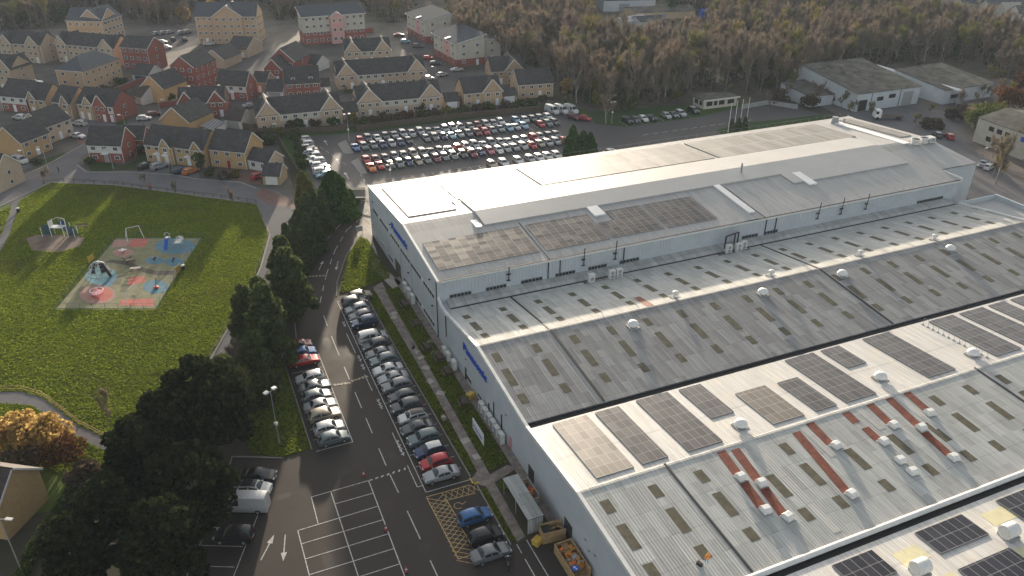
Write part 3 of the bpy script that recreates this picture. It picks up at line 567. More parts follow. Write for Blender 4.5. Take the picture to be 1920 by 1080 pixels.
an = MB(); an.ext([(147.5, 0), (147.5, 5.2), (158.6, 5.6), (158.6, 0)], 'x', 44, 64); T(an, 'annex', 'clad2')
an = MB(); an.ext([(147.5, 5.22), (158.9, 5.64), (158.9, 5.84), (147.5, 5.42)], 'x', 43.7, 64.3); T(an, 'annex_roof', 'flatroof'); T(MB().box(43.45, 43.7, 147.5, 159, 5.2, 6.05), 'annex_trim', 'coping'); T(MB().box(64.3, 64.55, 147.5, 159, 5.2, 6.05), 'annex_trim', 'coping')
def lettering(parent, txt, org, size, mat_, u, vstart, vend, z0, origin, th=.14, name='sign_lettering'):
    cu = bpy.data.curves.new('lettering', 'FONT'); cu.body = txt; cu.size = size; cu.extrude = th / 2; cu.offset = size * .022; cu.resolution_u = 3
    t = bpy.data.objects.new('lettering', cu); COL.objects.link(t); bpy.context.view_layer.update()
    me = bpy.data.meshes.new_from_object(t.evaluated_get(bpy.context.evaluated_depsgraph_get())); bpy.data.objects.remove(t)
    xs = [v.co.x for v in me.vertices]; w0, w1 = min(xs), max(xs); k = (vstart - vend) / (w1 - w0)
    for v in me.vertices:
        x, y, z = v.co; v.co = (u - z - origin[0], vstart - (x - w0) * k - origin[1], z0 + y - origin[2])
    me.materials.clear(); me.materials.append(M[mat_])
    return put(me, name, parent)
lettering(tb, 'Panasonic', None, 1.75, 'blue_sign', U0 - .13, 130.7, 121.0, 8.7, (U0, 104.9, 0))
# low hall: four shallow pitches seen
RH = [(10, 7.0), (27, 8.2), (40.5, 7.2), (57, 8.15), (70.5, 7.2), (87.5, 8.8), (102.1, 6.6)]
def hroof(v):
    for (a, za), (b, zb) in zip(RH, RH[1:]):
        if v <= b: return za + (zb - za) * (v - a) / (b - a)
    return 6.6
HO = (U0, 27.0, 0)
hall = thing('factory_hall', 'low factory hall with ridged grey and white sheet roofs beside the tall block', 'factory', HO)
def Hh(mb, name, m, smooth=False): mb.v = [(x - HO[0], y - HO[1], z) for x, y, z in mb.v]; return mb.build(name, m, hall, smooth=smooth)
q = MB(); q.ext([(10, 0)] + [(v, z - .6) for v, z in RH] + [(104.85, 6.4), (104.85, 0)], 'x', U0, UE); Hh(q, 'wall', 'clad')
def slope(v0, v1, m, u1=UE, name='roof'):
    q = MB(); q.ext([(v0, hroof(v0) - .1), (v1, hroof(v1) - .1), (v1, hroof(v1)), (v0, hroof(v0))], 'x', U0 + .3, u1); return Hh(q, name, m)
slope(87.5, 102.1, 'asb2'); slope(71.2, 87.48, 'asb'); slope(57.02, 70.1, 'whiteroof'); slope(41.1, 57.0, 'asb3'); slope(27, 39.6, 'whiteroof'); slope(10, 26.98, 'asb')
for v, m_ in ((87.5, 'asb'), (57, 'asb2'), (27, 'asb3')): Hh(MB().ext([(v - .3, hroof(v - .3)), (v + .3, hroof(v + .3)), (v + .16, hroof(v) + .06), (v - .16, hroof(v) + .06)], 'x', U0 + .3, UE), 'ridge_cap', m_)
for v in (70.65, 40.1): Hh(MB().box(U0 + .3, UE, v - .58, v + .6, 6.6, 6.95), 'valley_gutter', 'gutter')
q = MB(); pr = [(40.72 + .34 * math.cos(t), 7.28 + .28 * math.sin(t)) for t in [i * math.pi / 5 for i in range(10)]]; q.ext(pr, 'x', U0 + .3, UE); Hh(q, 'gutter_cap', 'coping', True)
cp = [(v, z + .16) for v, z in RH if v < 100] + [(101.2, 6.95), (103.6, 7.0), (104.85, 7.7)]
q = MB()
for (a, za), (b, zb) in zip(cp, cp[1:]): q.ext([(a, za - .5), (b, zb - .5), (b, zb), (a, za)], 'x', U0 - .1, U0 + .32)
Hh(q, 'coping', 'coping')
for u in (44.0, 93.6): 
    q = MB(); q.ext([(71.3, hroof(71.3) + .01), (87.5, 8.81), (102, 6.61), (102, 6.69), (87.5, 8.89), (71.3, hroof(71.3) + .09)], 'x', u - .13, u + .13); Hh(q, 'roof_joint', 'gutter')
    q = MB(); q.ext([(41.2, hroof(41.2) + .01), (57.3, 8.15), (57.3, 8.24), (41.2, hroof(41.2) + .09)], 'x', u - .13, u + .13); Hh(q, 'roof_joint', 'gutter')
lights = []
for k in range(19):
    u = 34.55 + 6.03 * k
    for a, b in ((85.35, 83.4), (81.75, 78.1), (76.4, 74.5)): lights.append((u - .75, u + .35, b, a, 'skylight'))
    for a, b in ((98.9, 97.4), (95.8, 92.6), (91.3, 89.6)): lights.append((u - .6 + .5, u + .45 + .5, b, a, 'skylight'))
    if k < 13:
        sh = 1.25 if k in (3, 6, 7) else .6 if k == 5 else 0
        for a, b in ((55.0, 53.1), (51.4, 47.9), (46.05, 44.3))[1 if k in (3, 5, 6, 7) else 0:]: lights.append((u - .3 + sh, u + .85 + sh, b, a, 'skylight'))
for u, v in ((58.3, 35.6), (58.5, 31.4), (69.8, 31.0), (71.4, 36), (46, 35), (47, 30)): lights.append((u, u + 3.4, v, v + 1.9, 'skylight2'))
lights.sort(key=lambda L: (L[0]) ** 2 + (L[2]) ** 2)
far_l = MB()
for i, (a, b, v0, v1, m_) in enumerate(lights):
    q = MB() if i < 96 else far_l
    q.ext([(v0, hroof(v0) - .04), (v1, hroof(v1) - .04), (v1, hroof(v1) + .012), (v0, hroof(v0) + .012)], 'x', a, b)
    if i < 96: Hh(q, 'rooflight', m_)
tag(Hh(far_l, 'rooflights', 'skylight'), kind='stuff')
for ua, va, ub, vb in ((51.3, 56.6, 50.3, 47.6), (53.1, 56.3, 51.8, 46), (61.9, 56, 60.6, 46), (64.6, 56.7, 64.3, 52.8), (70.4, 53.5, 70.3, 51.2), (76.7, 51.0, 76.3, 46), (80.6, 56.7, 80.3, 52.9), (77.5, 56.7, 76.9, 51.2), (74.3, 56.7, 73.9, 52.8), (61.2, 92, 61.2, 88), (70.2, 56.6, 70.1, 54.6)):
    q = MB(); pts = []
    for u_, v_ in ((ua, va), (ub, vb)): pts += [(u_ - .6, v_, hroof(v_) + .025), (u_ + .6, v_, hroof(v_) + .025)]
    q.add(pts + [(x, y, z - .06) for x, y, z in pts], [(0, 2, 3, 1), (4, 5, 7, 6), (0, 1, 5, 4), (2, 6, 7, 3), (0, 4, 6, 2), (1, 3, 7, 5)]); Hh(q, 'rusted_sheet', 'rust')
for ua, va, vb in ((55.6, 56.5, 42), (63.3, 56.6, 51), (72.3, 56.6, 52.5), (78.9, 56.6, 50)):
    Hh(MB().ext([(vb, hroof(vb) - .03), (va, hroof(va) - .03), (va, hroof(va) + .022), (vb, hroof(vb) + .022)], 'x', ua - .5, ua + .5), 'patched_sheet', 'asb2')
for v, zt, zb in ((100.95, 6.4, 2.6), (83, 2.2, .1), (81.2, 3.6, .1), (78.4, 3.5, .1)): Hh(MB().box(U0 - .14, U0 - .02, v - .06, v + .06, zb, zt), 'drainpipe', 'darkpipe')
def hwin(v0, v1, z0, z1, n):
    q = MB(); q.box(U0 - .05, U0 + .02, v0, v1, z0, z1, 0); st = (v1 - v0) / n
    for i in range(n): q.box(U0 - .075, U0 - .04, v0 + st * i + .08, v0 + st * (i + 1) - .08, z0 + .08, z1 - .08, 1)
    Hh(q, 'window', ['upvc', 'glass'])
hwin(89.9, 92.0, .5, 1.4, 3); hwin(84.2, 87.3, .5, 1.2, 4)
for v0, v1, z1, m_ in ((92.1, 92.7, 2.1, 'black'), (75.0, 75.7, 2.0, 'pinkp'), (68.0, 69.6, 2.1, 'fan'), (57.6, 59.5, 2.4, 'fan')): Hh(MB().box(U0 - .06, U0, v0, v1, .05, z1), 'door', m_)
for v, z in ((92.0, 3.9), (54.4, 3.6), (53.5, 2.8), (52.2, 3.4), (76.8, 4.6)): Hh(MB().box(U0 - .22, U0, v - .15, v + .15, z, z + .16), 'wall_light', 'grey_p')
Hh(MB().ext([(87.9, 0), (87.9, 6.3), (102.2, 6.0), (102.2, 0)], 'x', UE + .02, 154.2), 'annex', 'clad2'); Hh(MB().ext([(88.1, 6.32), (102, 6.02), (102, 6.1), (88.1, 6.4)], 'x', UE + .3, 153.9), 'annex_roof', 'overlay')
Hh(MB().box(153.9, 154.3, 87.8, 102.3, 6.0, 7.1), 'annex_parapet', 'clad2'); Hh(MB().box(UE, 154.3, 102.0, 102.3, 5.9, 7.0), 'annex_parapet', 'clad2')
Hh(MB().ext([(87.6, 8.75), (102, 6.6), (102, 7.1), (87.6, 9.1)], 'x', UE, UE + .3), 'end_coping', 'coping')
lettering(hall, 'Panasonic', None, 1.62, 'blue_sign', U0 - .13, 92.9, 83.7, 5.25, HO)
area('annex_flat', [(146, 102.5), (168, 102.5), (168, 109), (157, 112), (157, 109.8), (146, 109.8)], .05, 'pave', px=False)
# ------------------------------------------------------------------ solar arrays resting on the roofs
def array(u0, u1, v0, v1, fn, m, label, group='solar arrays on the factory roofs', notch=None, lift=.1, th=.05):
    zc = fn(v0) + lift; o = []
    mb = MB()
    if notch: poly = [(u0, v0), (u1, v0), (u1, v1), (notch[0], v1), (notch[0], notch[1]), (u0, notch[1])]
    else: poly = [(u0, v0), (u1, v0), (u1, v1), (u0, v1)]
    n = len(poly); vs = [(u - u0, v - v0, fn(v) - fn(v0) + th) for u, v in poly] + [(u - u0, v - v0, fn(v) - fn(v0) - lift + .015) for u, v in poly]
    mb.add(vs, [tuple(range(n)), tuple(range(2 * n - 1, n - 1, -1))] + [(i, n + i, n + (i + 1) % n, (i + 1) % n) for i in range(n)])
    return tag(mb.build('solar_array', m, None, (u0, v0, zc)), label, 'solar array', group)
for k, (a, b, c, d, s) in enumerate(((35.7, 40.5, 58.2, 69.6, 'broad glint-tinted solar array nearest the end wall on the white lower roof'), (41.7, 45.1, 58.2, 69.6, 'narrow dark solar array second from the end wall on the white lower roof'), (47.8, 52.6, 58.0, 69.8, 'broad solar array third from the end wall on the white lower roof'), (54.2, 57.6, 62.4, 69.6, 'short narrow solar array fourth from the end wall on the white lower roof'), (60.3, 65.1, 58.2, 65.7, 'short glint-tinted solar array behind a white dome on the white lower roof'), (67.0, 70.3, 58.2, 65.5, 'short narrow solar array sixth from the end wall on the white lower roof'), (71.8, 76.8, 58.1, 69.7, 'long broad solar array beside the smallest array on the white lower roof'), (78.2, 81.5, 64.5, 69.7, 'smallest solar array on the white lower roof'), (86.0, 91.0, 58.1, 69.7, 'long broad solar array between two white domes on the lower roof'), (99, 104, 58.2, 69.6, 'long solar array beside the row of thin rail posts on the lower roof'), (105.3, 110.3, 58.2, 69.5, 'long solar array beyond the thin rail posts, first past them'), (111.6, 115, 58.2, 69.5, 'narrow solar array beyond the thin rail posts, second past them'), (116.5, 121, 58.2, 69.5, 'solar array beyond the thin rail posts, third past them'))):
    array(a, b, c, d, hroof, 'solar_g' if k in (0, 4) else 'solar_w', s)
for a, b, c, d, s in ((62.8, 69.6, 35.4, 38.7, 'dark solar array in the second white bay, beside a fan ventilator'), (51.7, 56.9, 35.4, 38.7, 'dark solar array in the second white bay nearest the end wall'), (74.8, 81, 35.4, 38.7, 'dark solar array cut off by the frame in the second white bay'), (62.5, 69.7, 28, 33.2, 'large dark solar array in front of the fan ventilators of the second white bay')):
    array(a, b, c, d, hroof, 'solar_d', s)
array(33.9, 51.6, 107.4, 116.1, troof, 'solar_t', 'gleaming brown solar array at the lettered end of the tall block roof')
array(52.8, 64.9, 107.3, 116.2, troof, 'solar_t', 'brown solar array second from the lettered end of the tall block roof')
array(65.4, 76.0, 107.4, 116.1, troof, 'solar_t', 'brown solar array with a notched corner beside a white roof strip', notch=(68.7, 112.8))
array(76.6, 87.2, 107.3, 116.1, troof, 'solar_t', 'brown solar array furthest from the lettered end along the near eave of the tall block')
for a, b, c, d, s in ((34.6, 43.6, 126.3, 145.0, 'striped pale solar array behind the blue lettering on the tall block'), (45.6, 62.6, 131.6, 144.6, 'shining flush solar array where the sun glares on the tall block'), (63.4, 104.2, 131.8, 144.9, 'longest flush solar array along the far side of the tall block roof'), (105.2, 143, 131.5, 144.8, 'grey flush solar array at the yard end of the tall block roof'), (151, 154.4, 126.2, 145.2, 'grey solar array lying across the yard end of the tall block roof')):
    array(a, b, c, d, troof, 'solar_gl' if a == 45.6 else 'solar_f', s, lift=.12)
# ------------------------------------------------------------------ ventilators, boxes and plant on the roofs
dome_me = MB().lathe([(.62, -.2), (.62, .28), (1.0, .34), (1.02, .5), (.8, .82), (.42, .98), (.05, 1.03)], n=18).mesh('dome_cowl', 'dome', True)
curb_me = MB().box(-.8, .8, -.8, .8, -.35, .08).mesh('curb', 'grey_p')
def rdome(u, v, lab, s=1.0):
    t = thing('roof_ventilator', lab, 'ventilator', (u, v, hroof(v) + .05), 0, 'round ventilators on the low roofs')
    put(dome_me, 'cowl', t, (0, 0, 0), 0, (s * .82, s * .82, s)); put(curb_me, 'curb', t, (0, 0, 0), 0, (s, s, 1))
for u, v, lab in ((55.8, 84.1, 'white domed ventilator on the dark grey slope nearest the end wall'), (79.6, 84.5, 'white domed ventilator on the dark grey slope, second from the end wall'), (95.7, 84.5, 'white domed ventilator on the dark grey slope, third from the end wall'), (120.1, 84.5, 'white domed ventilator on the dark grey slope furthest from the end wall'), (56.4, 59.6, 'white domed ventilator beside the short glint-tinted solar array'), (80, 60.6, 'white domed ventilator in front of the smallest solar array'), (96.3, 59.8, 'white domed ventilator beside the thin rail posts')): rdome(u, v, lab)
for k, (u, v) in enumerate(((66.3, 89.0), (84.8, 88.9), (103.8, 88.9), (120.9, 88.6))):
    t = thing('stub_ventilator', 'small stub ventilator behind the first ridge, %s from the end wall' % ORD[k], 'ventilator', (u, v, hroof(v)), 0, 'stub ventilators behind the ridge')
    MB().lathe([(.3, -.2), (.3, .7), (.5, .74), (.5, .95), (.1, 1.1)], n=12).build('cowl', 'ac', t); MB().box(-.75, .75, -.5, .5, -.15, .1).build('curb', 'grey_p', t)
for u, v, lab in ((71.2, 34.3, 'big white drum fan between two dark solar arrays'), (58.9, 34.4, 'big white drum fan nearest the end wall in the second white bay')):
    t = thing('drum_fan', lab, 'fan', (u, v, hroof(v)), 0, 'drum fans'); MB().tube((-.75, .2, .75), (.75, .2, .75), .78, .78, 20).build('drum', 'dome', t, smooth=True); MB().box(-.7, .7, -.7, .9, -.2, .35).build('curb', 'grey_p', t); MB().disc((-.76, .2, .75), (1, 0, 0), .6, .04, 18).build('grille', 'ac', t)
box_me = MB().ext([(-.62, 0), (-.62, .55), (-.3, .82), (.35, .82), (.62, .5), (.62, 0)], 'x', -.52, .52).mesh('cowl', 'dome'); base_me = MB().box(-.7, .7, -.75, .75, -.25, .06).mesh('curb', 'grey_p')
for k, (u, v) in enumerate(((50.8, 52.2), (52.4, 50.6), (50.3, 47.2), (51.9, 45.5), (64.6, 52.2), (60.7, 45.5), (70.5, 50.6), (69.9, 47.5), (69.8, 45.6), (76.2, 45.5), (80.0, 52.5), (73.9, 52.4), (76.8, 50.8))):
    t = thing('box_ventilator', ['white box ventilator halfway down the first rusted strip', 'white box ventilator on the second rusted strip, upper of two', 'white box ventilator at the foot of the first rusted strip', 'white box ventilator at the foot of the second rusted strip', 'white box ventilator on the short rusted strip beside a patched sheet', 'weathered box ventilator at the foot of the longest rusted strip', 'white box ventilator high on the forked rusted strip', 'toppled pale box ventilator between two rooflights', 'small pale box ventilator below the toppled one', 'white box ventilator at the foot of the strip with mossy rooflights', 'white box ventilator on the last rusted strip along the ridge', 'white box ventilator on the third last rusted strip below the ridge', 'white box ventilator on the second last rusted strip below the ridge'][k], 'ventilator', (u, v, hroof(v)), rnd.uniform(-.15, .15), 'box ventilators on rusted strips')
    put(box_me, 'cowl', t, (0, 0, 0), 0, (.86, .86, .82)); put(base_me, 'curb', t, (0, 0, 0), 0, (.9, .9, 1))
def acunit(u, v, z, lab, rz=0, sc=1.0, grp='air conditioning units', twofan=True):
    t = thing('air_conditioner', lab, 'air conditioner', (u, v, z), rz, grp)
    put(ac_body, 'casing', t, (0, 0, 0), 0, (sc, sc, sc))
    for zf in ((.45, 1.15) if twofan else (.75,)): put(ac_fan, 'fan', t, (-.31 * sc, 0, zf * sc), 0, (sc, sc, sc))
ac_body = MB().box(-.3, .3, -.55, .55, .06, 1.6).box(-.25, .25, -.5, -.4, 0, .06).box(-.25, .25, .4, .5, 0, .06).mesh('casing', 'ac')
ac_fan = MB().disc((0, 0, 0), (1, 0, 0), .32, .03, 14).mesh('fan', 'grey_p')
for k, v in enumerate((84.2, 82.7, 81.3, 79.9, 78.5, 77.0)): acunit(31.9, v, .06, 'tall beige air conditioner by the end wall, %s of six going towards the pink door' % ORD[k], 0, 1.0, 'air conditioners by the end wall')
for k, v in enumerate((121.9, 119.6, 117.4)): acunit(31.9, v, .06, 'white air conditioner under the long window strip, %s from the loading door' % ORD[k], 0, 1.1, 'air conditioners under the window strip')
for k, v in enumerate((100.0, 98.2, 95.6)): acunit(31.8, v, .06, ['low grey air conditioner beside the drainpipe foot', 'low grey air conditioner between two others below the blue lettering', 'low grey air conditioner largest of the three below the blue lettering'][k], 0, .85 + .08 * k, 'low grey units below the lettering', False)
for k, (u, v, tw, lab) in enumerate(((58.2, 101.3, 0, 'dirty air conditioner on the first roof platform, nearer the end wall'), (62.0, 101.2, 1, 'air conditioner on the first roof platform, left of a close pair'), (63.4, 101.2, 1, 'air conditioner on the first roof platform, right of a close pair'), (86.0, 101.6, 1, 'air conditioner in the roof cluster of three beside the black pipes, nearest'), (88.0, 101.4, 1, 'air conditioner in the middle of the roof cluster of three'), (89.4, 101.8, 1, 'air conditioner at the far side of the roof cluster of three'))):
    acunit(u, v, 6.75, lab, RAD(90), 1.0, 'air conditioners on the low roof', bool(tw))
for u0, u1, lab in ((57, 64.6, 'steel grating platform under three roof air conditioners with a dirty unit'), (84, 91, 'steel grating platform under the roof cluster of air conditioners by black pipes')):
    t = thing('plant_platform', lab, 'platform', (u0, 100, 6.6), 0, 'plant platforms'); q = MB()
    for i in range(14): q.box(i * (u1 - u0) / 14, i * (u1 - u0) / 14 + .3, 0, 2.2, .08, .14)
    q.box(0, u1 - u0, 0, .1, .02, .1).box(0, u1 - u0, 2.1, 2.2, .02, .1); q.build('deck', 'timber_d', t)
    q = MB()
    for i in range(6): q.tube((i * (u1 - u0) / 5.2, 0, .1), (i * (u1 - u0) / 5.2, 0, 1.1), .03, n=4)
    q.tube((0, 0, 1.1), (u1 - u0, 0, 1.1), .03, n=4); q.build('rail', 'steel', t)
t = thing('roof_pipework', 'black square pipe loop standing over the roof air conditioners', 'pipework', (86.4, 103.2, 6.8), 0); q = MB()
for a, b in (((0, 0, 0), (0, 0, 2.4)), ((0, 0, 2.4), (3.2, .6, 2.4)), ((3.2, .6, 2.4), (3.2, .6, 0)), ((2.4, .5, 2.4), (2.4, .5, .3))): q.tube(a, b, .14, n=8)
q.build('pipe', 'darkpipe', t)
for k, (u, v) in enumerate(((150.6, 121.6), (153.2, 121.6))):
    t = thing('round_cooler', ['open round roof cooler nearer the ridge strip', 'open round roof cooler beside the boxy plant at the yard end'][k], 'cooler', (u, v, troof(v)), 0, 'round coolers'); MB().lathe([(.9, 0), (.9, .9), (1.1, .95), (1.1, 1.2), (.9, 1.2), (.85, .8), (.1, .78)], n=18).build('drum', 'ac', t); MB().disc((0, 0, .98), (0, 0, 1), .8, .04, 16).build('fan', 'fan', t)
t = thing('roof_plant', 'boxy pale plant unit at the yard end of the tall block', 'roof plant', (155, 121.5, troof(121.5)), 0); MB().box(-.9, .7, -.8, .8, 0, 1.2).build('casing', 'ac', t); MB().box(-.6, .4, -.82, -.8, .3, 1).build('louvre', 'grey_p', t)
def rail_row(u, v0, v1, lab):
    t = thing('edge_rail', lab, 'guard rail', (u, v0, hroof(v0)), 0, 'free-standing rails on the low roof'); n = 13
    for i in range(n):
        v = v0 + (v1 - v0) * i / (n - 1); z = hroof(v) - hroof(v0)
        MB().tube((0, v - v0, z), (0, v - v0, z + 1.1), .03, n=4).box(-.18, .18, v - v0 - .12, v - v0 + .12, z, z + .1).build('post', 'steel', t)
    MB().tube((0, 0, 1.1), (0, v1 - v0, hroof(v1) - hroof(v0) + 1.1), .02, n=4).build('rail', 'steel', t)
rail_row(97.6, 69.4, 58.6, 'row of thin posts beside the solar array on the white roof')
# ------------------------------------------------------------------ things along the end wall
t = thing('smoking_shelter', 'long grey corrugated open shelter standing by the end wall', 'shelter', (29.4, 60.6, 0), 0)
q = MB(); n = 28
for i in range(n): v = i * 7.5 / n; q.box(-1.0, 1.0, v, v + 7.5 / n * .55, 2.43, 2.5); q.box(-1.0, 1.0, v, v + 7.5 / n, 2.38, 2.44)
q.build('roof', 'asb3', t)
for x in (-.9, .9):
    for y in (.1, 3.7, 7.3): MB().box(x - .05, x + .05, y - .05, y + .05, 0, 2.4).build('post', 'steel', t)
q = MB(); 
for i in range(10): q.box(-.95 + i * .19, -.81 + i * .19, -.02, .02, .15, 2.3)
q.build('end_panel', 'asb3', t); MB().box(.86, .94, .2, 7.2, .3, 2.2).build('back_panel', 'gutter', t); MB().box(-.1, .5, .6, 6.8, .42, .48).build('bench', 'timber_d', t)
t = thing('material_crate', 'long open pallet box with orange and cardboard waste behind the shelter', 'crate', (31.1, 66.2, 0), 0); q = MB(); q.box(-.55, .55, -1.7, 1.7, .1, .2).box(-.6, -.5, -1.7, 1.7, .1, 1.5).box(.5, .6, -1.7, 1.7, .1, 1.7).box(-.5, .5, 1.6, 1.7, .1, 1.5).box(-.5, .5, -1.7, -1.6, .1, 1.3); q.build('box', 'slab', t)
q = MB()
for i in range(26): q.cbox((rnd.uniform(-.35, .35), rnd.uniform(-1.4, 1.4), rnd.uniform(.9, 1.6)), (.6, .16, .05), rnd.random() * 3, i % 2)
tag(q.build('waste', ['orange', 'carton'], t), kind='stuff')
t = thing('timber_enclosure', 'pale timber bin enclosure beside the end wall door', 'enclosure', (30.9, 59.2, 0), RAD(-6)); q = MB()
for i in range(14): q.box(-1.4 + i * .2, -1.22 + i * .2, -.75, -.7, .05, 1.75)
for i in range(7): q.box(-1.42, -1.37, -.7 + i * .2, -.52 + i * .2, .05, 1.75)
q.box(-1.4, 1.4, .7, .75, .05, 1.8); q.build('boarding', 'timber', t); MB().box(-1.3, -.3, -.6, .6, 1.5, 1.58).build('lid', 'gutter', t)
q = MB()
for i in range(5): q.cbox((.2 + i * .18, rnd.uniform(-.3, .3), 1.3), (.7, .5, .06), rnd.random(), 0)
q.build('cardboard', 'carton', t)
t = thing('waste_skip', 'timber sided skip heaped with orange and yellow waste', 'skip', (31.1, 54.6, 0), 0); q = MB(); q.box(-1.05, -.95, -2.4, 2.4, .1, 1.45).box(.95, 1.05, -2.4, 2.4, .1, 1.6).box(-.95, .95, 2.3, 2.4, .1, 1.5).box(-1, 1, -2.4, 2.4, .05, .15); q.build('side', 'timber', t)
q = MB()
for i in range(70): q.cbox((rnd.uniform(-.75, .75), rnd.uniform(-1.4, 2.1), rnd.uniform(.7, 1.5)), (rnd.uniform(.2, .7), rnd.uniform(.2, .5), rnd.uniform(.08, .4)), rnd.random() * 3, rnd.choice([0, 0, 1, 1, 2, 3, 4]))
tag(q.build('waste', ['orange', 'ochre_p', 'carton', 'carton', 'grey_p'], t), kind='stuff')
t = thing('direction_sign', 'round blue sign with white arrow lying in the skip', 'sign', (30.6, 52.9, 1.6), .4); MB().lathe([(.42, 0), (.42, .04)], n=20).build('disc', 'blue', t); MB().box(-.05, .05, -.28, .1, .05, .06).add([(-.2, .08, .06), (.2, .08, .06), (0, .3, .06)], [(0, 1, 2)]).build('arrow', 'sign_white', t)
for (u, v, lab, s) in ((28.9, 59.0, 'yellow grit bin beside the timber enclosure', 1.0), (31.6, 87.9, 'yellow grit bin by the end wall below the lettering', 1.05)):
    t = thing('grit_bin', lab, 'grit bin', (u, v, .04), .5, 'yellow grit bins'); MB().ext([(-.4, 0), (.4, 0), (.45, .6), (-.45, .7)], 'x', -.5 * s, .5 * s).build('box', 'yellow', t); MB().ext([(-.5, .66), (.5, .62), (.5, .7), (-.45, .86)], 'x', -.54 * s, .54 * s).build('lid', 'yellow', t)
t = thing('sign_board', 'white sign board with blue lettering on the grass by the wall', 'sign', (29.35, 78.9, 0), 0)
MB().box(-.05, .05, -2.0, 2.0, .45, 2.15).build('board', 'sign_white', t)
for y in (-1.7, 1.7): MB().box(.05, .13, y - .05, y + .05, 0, 2.1).build('post', 'steel', t)
lettering(t, 'Panasonic', None, .62, 'blue_sign', -.06, 1.6, -1.6, 1.0, (0, 0, 0), .012)
for k, (u, v, lab) in enumerate(((29.7, 102.5, 'dark timber picnic table on the grass, second from the loading door'), (30.6, 99.0, 'dark timber picnic table beside the drainpipe end of the grass'), (30.5, 94.8, 'dark timber picnic table opposite the low grey units'), (30.2, 86.9, 'dark timber picnic table between the yellow bin and the sign board'), (30.3, 110.0, 'dark timber picnic table below the window strip corner'), (30.3, 117.0, 'dark timber picnic table nearest the loading door'))):
    t = thing('picnic_table', lab, 'picnic table', (u, v, .02), rnd.uniform(-.1, .1), 'picnic tables on the wall grass')
    q = MB()
    for i in range(5): q.box(-.4 + i * .16, -.26 + i * .16, -.95, .95, .72, .77)
    q.build('tabletop', 'timber_d', t)
    for x in (-.75, .75): MB().box(x - .14, x + .14, -.95, .95, .42, .47).build('seat', 'timber_d', t)
    for y in (-.7, .7): MB().ext([(-.75, .36), (.75, .36), (.75, .42), (-.75, .42)], 'y', y - .04, y + .04).ext([(-.5, 0), (-.42, 0), (-.2, .72), (-.28, .72)], 'y', y - .035, y + .035).ext([(.5, 0), (.42, 0), (.2, .72), (.28, .72)], 'y', y - .035, y + .035).build('frame', 'timber_d', t)
t = thing('stone_block', 'small pale stone block beside the footpath', 'block', (26.4, 84.6, 0), .3); MB().box(-.3, .3, -.3, .3, 0, .5).ext([(-.3, .5), (.3, .5), (.2, .62), (-.2, .62)], 'y', -.3, .3).build('block', 'slab', t)
t = thing('yellow_kerb_edge', 'low yellow painted kerb edge where the path meets the cars', 'kerb edge', (25.6, 71.5, 0), 0); MB().box(-.1, .1, -.7, .6, .02, .16).box(-.1, .8, -.7, -.5, .02, .16).build('edging', 'yellow', t)
# cones and signs on the bay line
for k, (px, py) in enumerate(((682, 892), (724, 994), (762, 1072))):
    p = P(px, py); t = thing('traffic_cone', 'red and white cone on the bay line, %s from the hump marking' % ORD[k], 'cone', (p.x, p.y, .03), 0, 'cones on the bay line')
    MB().lathe([(.19, .04), (.13, .34)], n=10).lathe([(.085, .52), (.03, .82)], n=10).build('cone', 'red_p', t); MB().lathe([(.128, .34), (.087, .52)], n=10).build('band', 'sign_white', t); MB().box(-.26, .26, -.26, .26, 0, .04).build('base', 'black', t)
# ------------------------------------------------------------------ lamps and poles
def lamp(px, py, h, lab, kind='single', rz=0, group='street lamps', z=0, pos=None):
    p = Vector((pos[0], pos[1], 0)) if pos else P(px, py)
    t = thing('street_lamp', lab, 'street lamp', (p.x, p.y, z), rz, group)
    MB().tube((0, 0, 0), (0, 0, 1.3), .11, .11, 8).tube((0, 0, 1.3), (0, 0, h), .075, .05, 8).build('pole', 'steel', t)
    if kind == 'single': MB().tube((0, 0, h), (.9, 0, h + .15), .04, n=6).build('arm', 'steel', t); MB().ext([(.7, h + .08), (1.5, h + .14), (1.5, h + .24), (.7, h + .26)], 'y', -.17, .17).build('lantern', 'ac', t)
    else:
        for s in (-1, 1):
            MB().tube((0, 0, h), (.5 * s, .1, h + .1), .035, n=6).build('arm', 'steel', t); MB().ext([(.35 * s, h), (.95 * s, h + .05), (.95 * s, h + .25), (.35 * s, h + .3)], 'y', -.2, .3).build('lantern', 'ac', t)
        MB().box(-.2, .2, -.2, .2, 3.2, 3.6).build('junction_box', 'ac', t)
lamp(524, 832, 8.6, 'twin headed lamp on the dark lawn beside the near cars', 'twin', RAD(30), 'car park lamps')
lamp(45, 1082, 8.6, 'tall single lamp beside the brick gable near the hedge', 'single', RAD(-30), 'street lamps')
lamp(655, 266, 7.5, 'twin headed lamp at the island of the far car park', 'twin', 0, 'car park lamps')
lamp(733, 344, 4.6, 'lamp post rising behind the corner of the tall block', 'twin', .4, 'car park lamps')
lamp(1147, 232, 6.2, 'pale lamp post on the grass before the wood', 'twin', .2, 'car park lamps')
lamp(1836, 312, 4.5, 'small lamp post on the verge beyond the factory', 'single', .2)
lamp(326, 327, 5.2, 'lamp post on the drive between the blue and silver cars', 'single', RAD(140)); lamp(213, 318, 5.0, 'lamp post in front of the red and white house', 'single', RAD(150)); lamp(40, 322, 5.2, 'lamp post beside the white people carrier', 'single', RAD(-20)); lamp(92, 322, 5.4, 'lamp post at the street corner by the field', 'single', RAD(160)); lamp(238, 250, 5, 'lamp post beside the white hatchback in the lane', 'single', RAD(150)); lamp(818, 154, 5, 'lamp post beside the white car near the pink flats', 'single', RAD(150)); lamp(303, 222, 5.2, 'lamp post at the ochre house drive', 'single', .2)
